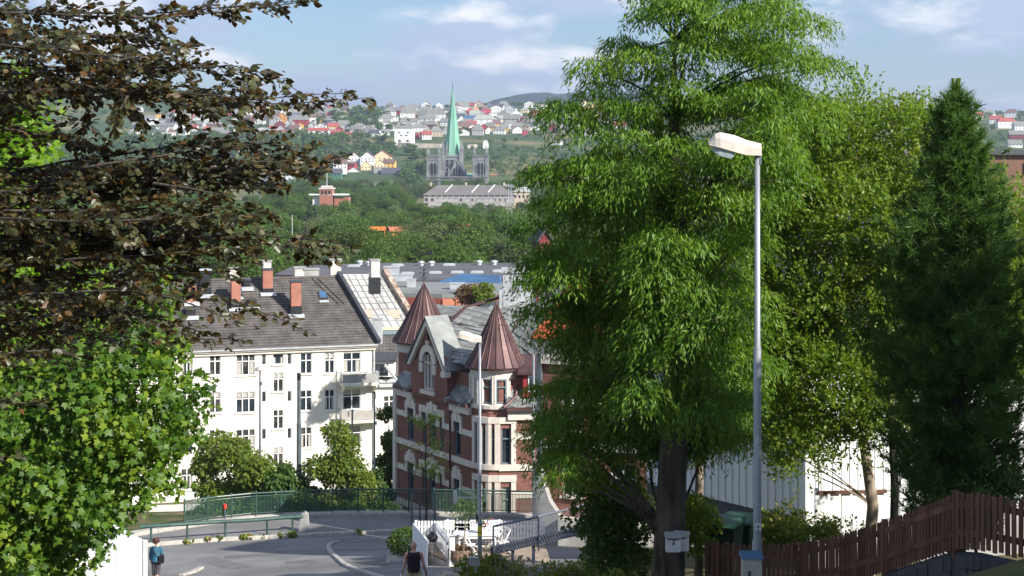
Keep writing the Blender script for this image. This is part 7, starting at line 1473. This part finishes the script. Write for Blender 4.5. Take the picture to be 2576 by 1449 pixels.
# ------------------------------------------------------------------ narrow-leaved willow
WO = Vector(((1682-CX)/F*30, 30, g1(2.9, 30))); WT = thing('willow_tree', 'tall narrow-leaved willow with drooping bright green clumps and dark trunk', 'tree', WO)
poly = [(1640, -80), (1590, 60), (1545, 120), (1455, 160), (1425, 240), (1375, 262), (1400, 330), (1335, 345), (1325, 470), (1320, 560), (1370, 600), (1290, 640), (1330, 720), (1325, 800), (1375, 860), (1320, 930), (1330, 1000), (1300, 1060), (1380, 1090), (1300, 1150), (1310, 1240), (1400, 1290), (1500, 1300), (1580, 1270), (1650, 1190), (1760, 1200), (1890, 1140), (1950, 900), (1950, 640), (2090, 320), (2105, 190), (2055, 50), (1960, -80)]
def strands(centers, r, ns, leaf, lsp=.032, ln=(.3, .7), tm=THIN):
    pk_ = []
    for c in centers:
        rr = r*npr.uniform(.6, 1.35); v = rdir(ns, .6); v[:, 2] = np.abs(v[:, 2])*1.0-.12; st = c+v*rr*npr.uniform(.5, 1, (ns, 1))*np.array([1, 1, .75])
        for a, b in zip(st, v):
            L_ = npr.uniform(*ln)*rr/.42; k = max(3, int(L_/lsp)); s_ = np.linspace(0, 1, k)[:, None]; path = a+np.array([b[0], b[1], 0])*.20*np.sin(s_*1.6)+np.array([0, 0, -1])*L_*s_+np.array([0, 0, .1])*np.sin(s_*3.1)
            d = np.array([b[0]*.75, b[1]*.75, -.85])+npr.normal(0, .45, (k, 3)); n_ = np.array([b[0], b[1], .5])+npr.normal(0, .5, (k, 3))+np.array([.1, -.2, 0]); pk_.append(leaves(*tm, path+npr.normal(0, .025, (k, 3)), d, n_, leaf*npr.uniform(.7, 1.25, k)))
    return pk_
cs = crown_points(poly, 30, 285, 2.3, 1.3, .5, .40)-np.array(WO)
zz_ = cs[:, 2]+WO.z; sh_ = 2.3*sstep(-.6, -4.5, zz_)*(npr.random(len(zz_)) < .86); cs[:, 1] += sh_; cs[:, 0] += sh_*(cs[:, 0]+WO.x)/30; cs[:, 2] += sh_*zz_/30
lowp = [(1345, 620), (1900, 620), (1900, 1120), (1760, 1180), (1660, 1150), (1560, 1230), (1345, 1215)]
cl = crown_points(lowp, 31.6, 85, 1.3, 1.2, .3, .2)-np.array(WO); cf = np.array([np.array(P(rnd.uniform(1600, 1770), rnd.uniform(560, 1070), rnd.uniform(28.6, 29.6))) for _ in range(30)])-np.array(WO); cs = np.concatenate([cs, cl, cf])
ph = leaf_obj('foliage', strands(cs, .48, 98, .118, .036, (.10, .30)), 'willow', WT); print('willow', len(ph.data.polygons))
trk = [(0, 0, -1.5), (-.05, 0, .2), (.02, 0, 1.6), (.1, .05, 3.5), (.16, 0, 5.5), (.2, .1, 7.5), (.1, 0, 9.4), (.1, 0, 10.8)]
skeleton((0, 0, 0), trk, cs[::2], [.46, .34, .29, .25, .2, .15, .09, .03], 'bark', WT, r_l=.045)
# second small trunk and its low bush beside
for x, D, lb in ((1757, 33, 'slim pale trunk right of the willow, in front of the white house'),):
    q = P(x, 1310, D); t = thing('small_tree', lb, 'tree', (q.x, q.y, g1(q.x, q.y))); h = q.z-t.location.z; MB().tube([(0, 0, -.5), (0, 0, h), (.02, 0, h+.9), (-.05, 0, h+2.0), (.1, 0, h+3.6)], [.1, .09, .085, .07, .03], 9).build('trunk', 'bark_pale', t, True)
    cc = npr.normal(0, 1, (14, 3))*np.array([.7, .5, .6])+np.array([.1, 0, h+3.2]); leaf_obj('foliage', strands(cc, .35, 20, .1), 'willow', t)

# ------------------------------------------------------------------ shrubby trees on the right
def sprig_crown(centers, r, ns, leaf, m=KITE, upb=.9, lsp=.05):
    pk_ = []
    for c in centers:
        rr = r*npr.uniform(.7, 1.3); v = rdir(ns, .35); 
        for b in v:
            a = c+b*rr*.35; d0 = norm(b+np.array([0, 0, upb*npr.uniform(.2, 1)])); L_ = rr*npr.uniform(.5, 1.0); k = max(3, int(L_/lsp)); s_ = np.linspace(0, 1, k)[:, None]; path = a+d0*L_*s_
            d = d0*.75+npr.normal(0, .55, (k, 3)); n_ = np.array([.1, -.3, .8])+npr.normal(0, .6, (k, 3)); pk_.append(leaves(*m, path, d, n_, leaf*npr.uniform(.7, 1.25, k)))
    return pk_
SO = Vector(((2190-CX)/F*33.5, 33.5, g1(7.4, 33.5))); ST = thing('shrub_tree', 'dense olive-green shrubby tree with upright shoots behind the lamp', 'tree', SO)
poly = [(1905, 310), (2020, 250), (2110, 215), (2200, 265), (2290, 240), (2380, 300), (2440, 380), (2500, 420), (2620, 470), (2660, 900), (2500, 1000), (2330, 980), (2290, 1110), (2200, 1100), (2120, 1170), (2060, 1190), (2000, 1160), (1960, 1210), (1890, 1190), (1870, 900), (1880, 600)]
cs = crown_points(poly, 33.5, 300, 1.9, 1.1, .4)-np.array(SO); fo = leaf_obj('foliage', sprig_crown(cs, .58, 66, .09), 'shrub', ST); print('shrub', len(fo.data.polygons))
shoots = []
for x, y in ((2110, 195), (2150, 205), (2215, 235), (2245, 225), (2290, 235), (2265, 260), (2320, 250), (2345, 255), (2360, 255), (2075, 240), (2180, 250), (2130, 230), (2300, 270), (2460, 365), (2500, 395), (2030, 275), (2080, 215), (2235, 245), (2370, 290), (2400, 330), (1990, 300)):
    a = np.array(P(x+rnd.uniform(-4, 4), y+75, 33.5+rnd.uniform(-.8, .8))); b = np.array(P(x, y, a[1])); k = 26; s_ = np.linspace(0, 1, k)[:, None]; path = a+(b-a)*s_-np.array(SO); dd0 = norm(b-a); az = npr.uniform(0, 6.28, k); d = dd0*.9+np.stack([np.cos(az), np.sin(az), 0*az], -1)*.75; shoots.append(leaves(*OVAL, path, d, np.stack([-np.cos(az)*.3, -np.sin(az)*.3, 1+0*az], -1), .085*npr.uniform(.7, 1.2, k)*(1-.35*s_[:, 0])))
leaf_obj('upright_shoots', shoots, 'shrub', ST)
skeleton((0, 0, 0), [(0, 0, -.6), (-.04, 0, .6), (.05, 0, 1.6), (-.15, 0, 3.0), (-.1, .1, 4.6), (.2, 0, 6.2), (.1, 0, 7.6)], cs[::2], [.16, .13, .12, .10, .085, .06, .03], 'bark_pale', ST, r_l=.028)
q = P(2245, 1300, 32.5); t = thing('thin_trunk_tree', 'thin dark trunk between the shrub tree and the pine', 'tree', (q.x, q.y, g1(q.x, q.y))); MB().tube([(0, 0, -.3), (.05, 0, 2), (-.05, 0, 4), (.1, 0, 5.5)], [.1, .085, .06, .02], 8).build('trunk', 'bark_dark', t, True)
cc = npr.normal(0, 1, (16, 3))*np.array([.8, .5, .8])+np.array([.1, 0, 4.6]); leaf_obj('foliage', sprig_crown(cc, .45, 34, .08), 'shrub', t)
# ------------------------------------------------------------------ pine
PO = Vector(((2405-CX)/F*26.5, 26.5, g1(7.2, 26.5))); PN = thing('pine_tree', 'dark green long-needled pine at the right', 'tree', PO); H = (HY-215)/F*26.5-PO.z
hw = lambda y: np.interp(y, [205, 260, 330, 420, 520, 640, 760, 900, 1020, 1120, 1230, 1320], [16, 38, 58, 98, 128, 158, 182, 205, 200, 175, 130, 80])
tuft = []; tw_ = MB(); tw_.tube([(0, 0, -.8), (.03, 0, H*.3), (-.03, 0, H*.6), (0, 0, H)], [.16, .13, .09, .02], 9)
tp = []; td = []
for k in range(150):
    y = 225+1090*((k+rnd.random())/150)**.85; R_ = hw(y)*26.5/F*rnd.uniform(.62, 1.22); a = k*2.399+rnd.uniform(-.4, .4); z = (HY-y)/F*26.5-PO.z; tip = np.array([math.cos(a)*R_, math.sin(a)*R_, z]); z0 = max(.3, z-.55*R_); b0 = np.array([0, 0, z0])
    tw_.tube([tuple(b0), tuple(b0*.4+tip*.6+np.array([0, 0, -.12*R_])), tuple(tip)], [.024, .015, .007], 4, False); nt2 = int(12+19*R_)
    for m_ in range(nt2):
        s = rnd.uniform(.35, 1.02); p = b0*(1-s)+tip*s+np.array([0, 0, -.1*R_*math.sin(3.1*s)])+npr.normal(0, .11+.05*R_, 3)*np.array([1, 1, .7]); tp.append(p); td.append(norm(np.array([math.cos(a)*.8, math.sin(a)*.8, .8])+npr.normal(0, .35, 3)))
for k in range(60): z = H-rnd.uniform(0, .9); r = .03+.16*(H-z); a = rnd.uniform(0, 6.28); tp.append(np.array([math.cos(a)*r, math.sin(a)*r, z])); td.append(norm(np.array([math.cos(a)*.6, math.sin(a)*.6, 1.])))
tp = np.array(tp); td = np.array(td); tw_.build('trunk', 'bark_dark', PN, True)
K_ = 34; pos = np.repeat(tp, K_, 0); ax = np.repeat(td, K_, 0); t_ = npr.random(len(pos))[:, None]; pos = pos-ax*.16*t_
d = ax*.75+npr.normal(0, .55, pos.shape); ND = ([(-.048, 0, 0), (.048, 0, 0), (0, 1, -.06)], [(0, 1, 2)])
V_, T_ = leaves(*ND, pos, d, rdir(len(pos)), npr.uniform(.13, .22, len(pos))); leaf_obj('needles', [(V_, T_)], 'pine', PN); print('pine', len(T_))
for k in range(5): c = MB(); a = k*1.25; c.tube([(.03*math.cos(a), .03*math.sin(a), H-.1), (.07*math.cos(a), .07*math.sin(a), H+.12)], [.012, .016], 6); c.build('candle', 'birch', PN)

# ------------------------------------------------------------------ shrubs and trees between the railing and the white block
def small_tree(name, label, x, ytop, ybase, D, wpx, n, m, tm, leaf, cat='tree', bark='bark_dark', seeds=18, group=None, dsq=.8):
    q = P(x, ybase, D); h = (HY-ytop)/F*D-q.z; t = thing(name, label, cat, q, 0, group); rx = wpx*D/F/2; cs = []
    for k in range(seeds):
        v = rdir(1)[0]*npr.uniform(.4, 1.0); cs.append((v[0]*rx*.85, v[1]*rx*dsq, h*.56+v[2]*h*.42))
    cs = np.array(cs); leaf_obj('foliage', lobes_crown(cs, rx*.36, n//seeds, tm, leaf), m, t); skeleton((0, 0, 0), [(0, 0, -1), (0, 0, h*.2), (.05, 0, h*.5), (0, 0, h*.9)], cs, [h*.022, h*.018, h*.012, .01], bark, t, r_l=.02); return t
small_tree('rowan_bush', 'large olive bush with red berries below the white block', 610, 1075, 1350, 89.5, 235, 11000, 'birch', OVAL, .2)
small_tree('leafy_bush', 'dark bush in front of the white block, right of the slim lamp', 705, 1150, 1350, 88.5, 150, 6500, 'bush', OVAL, .2)
small_tree('dark_bush', 'low dark bush between dark pole and yellow-green tree', 775, 1210, 1350, 89, 125, 5000, 'bush', OVAL, .18)
small_tree('birch_sapling', 'yellow-green young tree in front of the white block', 872, 1062, 1350, 89.5, 195, 10500, 'birch', OVAL, .18, bark='bark_pale')
small_tree('bright_sapling', 'small bright green bush behind the bell lamp', 650, 1185, 1320, 93, 70, 2200, 'hedge', OVAL, .18)
small_tree('side_tree', 'green tree at the left corner of the brick house', 978, 1010, 1340, 106, 100, 6000, 'mid', OVAL, .2)
small_tree('wall_bush', 'dark bush at the foot of the brick house left corner', 950, 1185, 1350, 93, 110, 4500, 'bush', OVAL, .18)
for i, x in enumerate((540, 670, 790, 890, 970)): small_tree('street_shrub', ['dark shrub behind the railing below the rowan bush', 'dark shrub behind the railing below the slim lamp', 'dark shrub behind the railing right of the bare pole', 'dark shrub behind the railing under the yellow-green tree', 'dark shrub behind the railing next to the brick house'][i], x, 1262, 1375, 86.6, 150, 4200, 'bush', OVAL, .17, 'bush', group='shrubs behind the railing')
n = 16; q = np.array(P(575, 1120, 94.5)); V_, T_ = leaves(*KITE, q+npr.normal(0, 1, (70, 3))*np.array([.7, .5, .35]), rdir(70), rdir(70), .1); leaf_obj('berries', [(V_, T_)], 'red_cap')['label'] = 'red berries on the olive bush'
# rusty tree by the grey chimney
small_tree('rusty_tree', 'rust and green small tree left of the grey chimney', 1195, 712, 790, 128, 105, 3600, 'copperbush', OVAL, .2); small_tree('green_top_tree', 'small green tree just left of the grey chimney', 1218, 705, 770, 126, 60, 1500, 'birch', OVAL, .2)
# hedge, undergrowth and weeds on the right
def mass(name, label, poly, D, n_l, r, per, m, tm, leaf, depth=.7, cat='bush'):
    o = P(sum(p[0] for p in poly)/len(poly), max(p[1] for p in poly), D); o.z = g1(o.x, o.y); t = thing(name, label, cat, o); cs = crown_points(poly, D, n_l, depth)-np.array(o); leaf_obj('foliage', lobes_crown(cs, r, per, tm, leaf, up=.7, down=.1), m, t)
    MB().tube([(0, 0, -.2), (.02, 0, .4), (0, 0, .8)], [.04, .03, .01], 6).build('stem', 'bark_dark', t); return t
mass('golden_hedge', 'sunlit yellow-green hedge right of the willow trunk', [(1705, 1250), (1760, 1240), (1805, 1270), (1812, 1320), (1780, 1380), (1705, 1390)], 31.5, 40, .24, 130, 'hedge', KITE, .07)
mass('undergrowth', 'dark leafy undergrowth left of the willow trunk', [(1440, 1270), (1520, 1235), (1620, 1240), (1650, 1330), (1640, 1449), (1480, 1449), (1450, 1350)], 32, 75, .30, 95, 'bush', OVAL, .09)
mass('light_bush', 'sunlit bush left of the willow trunk under its lowest branches', [(1500, 1232), (1590, 1225), (1640, 1250), (1620, 1300), (1520, 1290)], 34, 26, .26, 110, 'hedge', KITE, .08)
mass('garden_plants', 'mixed low garden plants between bins and white house', [(1900, 1320), (1960, 1270), (2040, 1290), (2080, 1300), (2200, 1310), (2280, 1300), (2160, 1340), (2050, 1385), (1910, 1400)], 33, 60, .24, 90, 'weed', KITE, .085)
mass('fence_bush', 'green bush at the right behind the fence under the pine', [(2300, 1290), (2380, 1230), (2480, 1200), (2576, 1180), (2576, 1260), (2400, 1270)], 25.5, 30, .26, 80, 'bush', KITE, .08)
mass('roadside_weeds', 'tall weeds and flowers around the foot of the second lamp', [(1150, 1430), (1180, 1400), (1240, 1395), (1300, 1405), (1330, 1430), (1330, 1480), (1140, 1490)], 52.5, 60, .26, 120, 'weed', KITE, .1, .9)
mass('verge_plants', 'green and rust verge plants at the bottom centre', [(1300, 1425), (1400, 1420), (1500, 1405), (1520, 1480), (1290, 1490)], 45, 45, .2, 110, 'weed', KITE, .085, .8)
stk = MB()
for i in range(14): x = rnd.uniform(1170, 1360); q = P(x, 1449, 51.5); e = q+Vector((rnd.uniform(-.15, .15), 0, rnd.uniform(.5, .95))); stk.tube([q, e], [.01, .006], 4); stk.ell(e, (.07, .07, .03), 6, 4)
stk.build('dry_stalks', 'wood_grey')['kind'] = 'stuff'
n = 9000; gx = npr.uniform(1280, 1660, n); gD = npr.uniform(41, 53, n); X = (gx-CX)/F*gD; pos = np.stack([X, gD, G(X, gD)], -1); k = (X > -.6+(53-gD)*.0); V_, T_ = leaves(*([(-.04, 0, 0), (.04, 0, 0), (0, 1, 0)], [(0, 1, 2)]), pos[k], rdir(int(k.sum()), 2.2), rdir(int(k.sum())), npr.uniform(.12, .3, int(k.sum()))); leaf_obj('grass', [(V_, T_)], 'weed')['label'] = 'grass on the verge at the bottom centre'
# trees standing out of frame on the right, which shade the fence and the foot of the pine
for X, Y, h, i in ((13.5, 17.5, 8.0, 0), (17.2, 19.6, 9.6, 1), (15.5, 14, 8, 2), (11.5, 14.2, 6.6, 0)):
    put_tree('garden_tree', PT['round'][i], (X, Y, g1(X, Y)), h, 'garden tree beyond the right frame edge, '+{13.5: 'nearest the lamp', 17.2: 'tallest and farthest right', 15.5: 'close behind the nearest one', 11.5: 'smallest, nearest the camera'}[X], 'garden trees right of the view', wide=1.3)
# ------------------------------------------------------------------ people
def body(mb_list, name, m, parent, vox=.014, sm=6):
    mb = MB()
    for kind, *a in mb_list: (mb.tube if kind == 't' else mb.ell)(*a)
    o = mb.build(name, m, parent, True); r = o.modifiers.new('remesh', 'REMESH'); r.mode = 'VOXEL'; r.voxel_size = vox; r.use_smooth_shade = True
    s = o.modifiers.new('smooth', 'SMOOTH'); s.factor = .5; s.iterations = sm; return o
def hand(L_, w, d, side):
    """palm, four fingers and a thumb from the wrist w along direction d"""
    w = Vector(w); d = Vector(d).normalized(); x = Vector((side, 0, 0)); f = Vector((0, -1, 0)); L_.append(('t', [w, w+d*.05, w+d*.09], [.026, .036, .034], 8))
    for k, (off, ln) in enumerate(((-.027, .062), (-.009, .074), (.009, .07), (.026, .055))):
        b = w+d*.085+f*off*-1; L_.append(('t', [b, b+d*ln*.5-x*.012, b+d*ln-x*.03], [.0105, .0095, .008], 6))
    b = w+d*.03+Vector((0, .028, 0)); L_.append(('t', [b, b+d*.035+Vector((0, .02, 0))-x*.01, b+d*.062+Vector((0, .022, 0))-x*.02], [.012, .011, .009], 6))
# woman in teal jacket, seen from behind
X, D = (393-CX)/F*64.5, 64.5; WM = thing('person', 'person in teal hooded jacket and grey trousers walking away with a shoulder bag', 'person', (X, D, g1(X, D)+.08), R(-6))
b = [('t', [(-.10, 0, .92), (-.11, .02, .50), (-.10, .0, .10)], [.085, .062, .042], 10), ('t', [(.10, 0, .92), (.10, -.06, .52), (.095, -.22, .16)], [.085, .062, .042], 10), ('e', (0, 0, .95), (.17, .12, .13)),
     ('t', [(0, 0, .95), (0, 0, 1.2), (0, .01, 1.38), (0, .01, 1.45)], [.14, .15, .16, .07], 12), ('t', [(0, .0, 1.42), (0, .0, 1.55)], [.05, .05], 8), ('e', (0, .01, 1.60), (.08, .095, .12)),
     ('t', [(-.10, 0, .10), (-.10, .1, .03)], [.04, .04], 8), ('t', [(.095, -.22, .16), (.095, -.20, .05)], [.04, .035], 8), ('e', (-.10, .09, .035), (.045, .12, .035)), ('e', (.095, -.17, .06), (.045, .11, .05)),
     ('t', [(-.17, 0, 1.38), (-.24, .02, 1.1), (-.23, .05, .84)], [.05, .042, .03], 8), ('t', [(.17, 0, 1.38), (.23, .0, 1.1), (.24, .08, .86)], [.05, .042, .03], 8),
     ('e', (0, .11, 1.59), (.016, .02, .022)), ('e', (-.082, .02, 1.60), (.012, .02, .03)), ('e', (.082, .02, 1.60), (.012, .02, .03))]
hand(b, (-.23, .05, .85), (0, .15, -1), 1); hand(b, (.24, .08, .87), (0, .2, -1), -1); body(b, 'body', 'skin', WM)
b = [('t', [(0, 0, .84), (0, 0, .98), (0, 0, 1.15), (0, .0, 1.32), (0, .01, 1.43)], [.205, .19, .175, .185, .085], 16), ('e', (-.15, 0, 1.36), (.085, .09, .075)), ('e', (.15, 0, 1.36), (.085, .09, .075)), ('t', [(-.17, 0, 1.38), (-.245, .01, 1.10), (-.24, .04, .88)], [.075, .062, .055], 10), ('t', [(.17, 0, 1.38), (.245, 0, 1.10), (.245, .07, .90)], [.075, .062, .055], 10), ('e', (0, -.11, 1.40), (.12, .07, .085)), ('e', (0, -.15, 1.33), (.08, .05, .08))]
o = body(b, 'jacket', 'cloth_teal', WM, .016, 5)
b = [('t', [(-.10, 0, .95), (-.11, .02, .52), (-.10, .0, .30)], [.105, .085, .07], 12), ('t', [(.10, 0, .95), (.105, -.06, .52), (.1, -.14, .34)], [.105, .085, .07], 12), ('e', (0, 0, .93), (.19, .135, .12))]; body(b, 'trousers', 'cloth_grey', WM, .016, 4)
b = [('e', (0, -.01, 1.655), (.135, .13, .115))]+[('e', (.12*math.cos(a)*math.sin(t), -.02+.115*math.sin(a)*math.sin(t), 1.65+.11*math.cos(t)), .042, 6, 5) for a, t in [(rnd.uniform(2.6, 7), rnd.uniform(.2, 2.2)) for _ in range(46)]]; body(b, 'hair', 'hair', WM, .012, 1)
for x in (-.1, .095): MB().ell((x, .08 if x < 0 else -.17, .04), (.052, .135, .05), 10, 8).build('shoe', 'leather', WM, True)
bg = thing('shoulder_bag', 'black shoulder bag hanging at the right hip of the person in teal', 'bag', WM.location, R(-6)); MB().prism([(.17, -.2, .80), (.33, -.16, .80), (.34, -.16, 1.08), (.30, -.16, 1.14), (.2, -.2, 1.14), (.16, -.2, 1.06)], (.01, .12, 0)).build('pouch', 'leather', bg); MB().tube([(-.16, -.02, 1.44), (-.04, -.21, 1.34), (.12, -.23, 1.16), (.22, -.18, 1.10)], .014, 6).build('strap', 'leather', bg)
# man in black sleeveless shirt and khaki shorts, seen from behind
X, D = (1041-CX)/F*47.5, 47.5; MN = thing('person', 'bald person in black sleeveless shirt and khaki shorts walking away', 'person', (X, D, (HY-1362)/F*47.5-1.80), R(4))
b = [('t', [(-.11, 0, .95), (-.12, .06, .52), (-.115, .02, .10)], [.10, .07, .05], 10), ('t', [(.11, 0, .95), (.12, -.06, .52), (.115, -.2, .14)], [.10, .07, .05], 10), ('e', (0, 0, .98), (.19, .14, .14)), ('t', [(0, 0, .98), (0, 0, 1.25), (0, .0, 1.42), (0, .01, 1.50)], [.155, .17, .18, .08], 12), ('t', [(0, .01, 1.46), (0, .015, 1.60)], [.068, .064], 10),
     ('e', (0, .02, 1.68), (.083, .10, .118)), ('e', (-.19, 0, 1.42), (.08, .08, .08)), ('e', (.19, 0, 1.42), (.08, .08, .08)), ('t', [(-.21, 0, 1.42), (-.27, -.02, 1.15), (-.33, .05, .90)], [.064, .05, .034], 10), ('t', [(.21, 0, 1.42), (.28, -.02, 1.15), (.34, .06, .92)], [.064, .05, .034], 10),
     ('e', (-.086, .02, 1.67), (.013, .024, .034)), ('e', (.086, .02, 1.67), (.013, .024, .034)), ('e', (0, .125, 1.66), (.018, .022, .026)), ('e', (-.115, .07, .04), (.05, .13, .04)), ('e', (.115, -.15, .06), (.05, .12, .045))]
hand(b, (-.33, .05, .91), (-.08, .15, -1), 1); hand(b, (.34, .06, .93), (.1, .15, -1), -1); body(b, 'body', 'skin', MN)
b = [('t', [(0, 0, .92), (0, 0, 1.05), (0, 0, 1.25), (0, 0, 1.40), (0, .01, 1.49)], [.195, .19, .195, .21, .10], 16), ('e', (-.15, 0, 1.42), (.075, .09, .075)), ('e', (.15, 0, 1.42), (.075, .09, .075))]; body(b, 'shirt', 'cloth_black', MN, .016, 5)
b = [('t', [(-.11, 0, .98), (-.12, .05, .62), (-.12, .06, .52)], [.115, .11, .115], 12), ('t', [(.11, 0, .98), (.12, -.04, .62), (.12, -.05, .52)], [.115, .11, .115], 12), ('e', (0, 0, .95), (.20, .15, .13))]; body(b, 'shorts', 'cloth_khaki', MN, .016, 4)
for x, y in ((-.115, .06), (.115, -.16)): MB().ell((x, y, .045), (.056, .14, .052), 10, 8).build('shoe', 'leather', MN, True)
pb_ = MB(); pb_.ell((-.36, .07, .72), (.055, .06, .13), 10, 8, .12); pb_ = pb_.build('plastic_bag', 'plastic_white', smooth=True, loc=MN.location); tag(pb_, 'crumpled white bag in the left hand of the bald person', 'bag')
ph_ = MB(); ph_.box((.37, .09, .79), (.03, .1, .22), 0, .2).box((.37, .09, .68), (.045, .06, .06), 0, .2).box((.372, .05, .8), (.008, .02, .16), 0, .2); tag(ph_.build('folded_umbrella', 'leather', loc=MN.location), 'short black folded item in the right hand of the bald person', 'umbrella')
# ------------------------------------------------------------------ the hazy air
mb = MB(); mb.box((400, 6900, 105), (9800, 14200, 450)); hz = mb.build('haze', M['void']); tag(hz, 'thin blue summer haze over the valley', kind='stuff')
hm = bpy.data.materials.new('haze_air'); hm.use_nodes = True; nt = hm.node_tree; nt.nodes.clear()
ho = nt.nodes.new('ShaderNodeOutputMaterial'); hv = nt.nodes.new('ShaderNodeVolumePrincipled'); hv.inputs['Color'].default_value = (.62, .74, .96, 1); hv.inputs['Density'].default_value = 1.05e-4; hv.inputs['Anisotropy'].default_value = .2
nt.links.new(hv.outputs[0], ho.inputs['Volume']); hz.data.materials.clear(); hz.data.materials.append(hm)
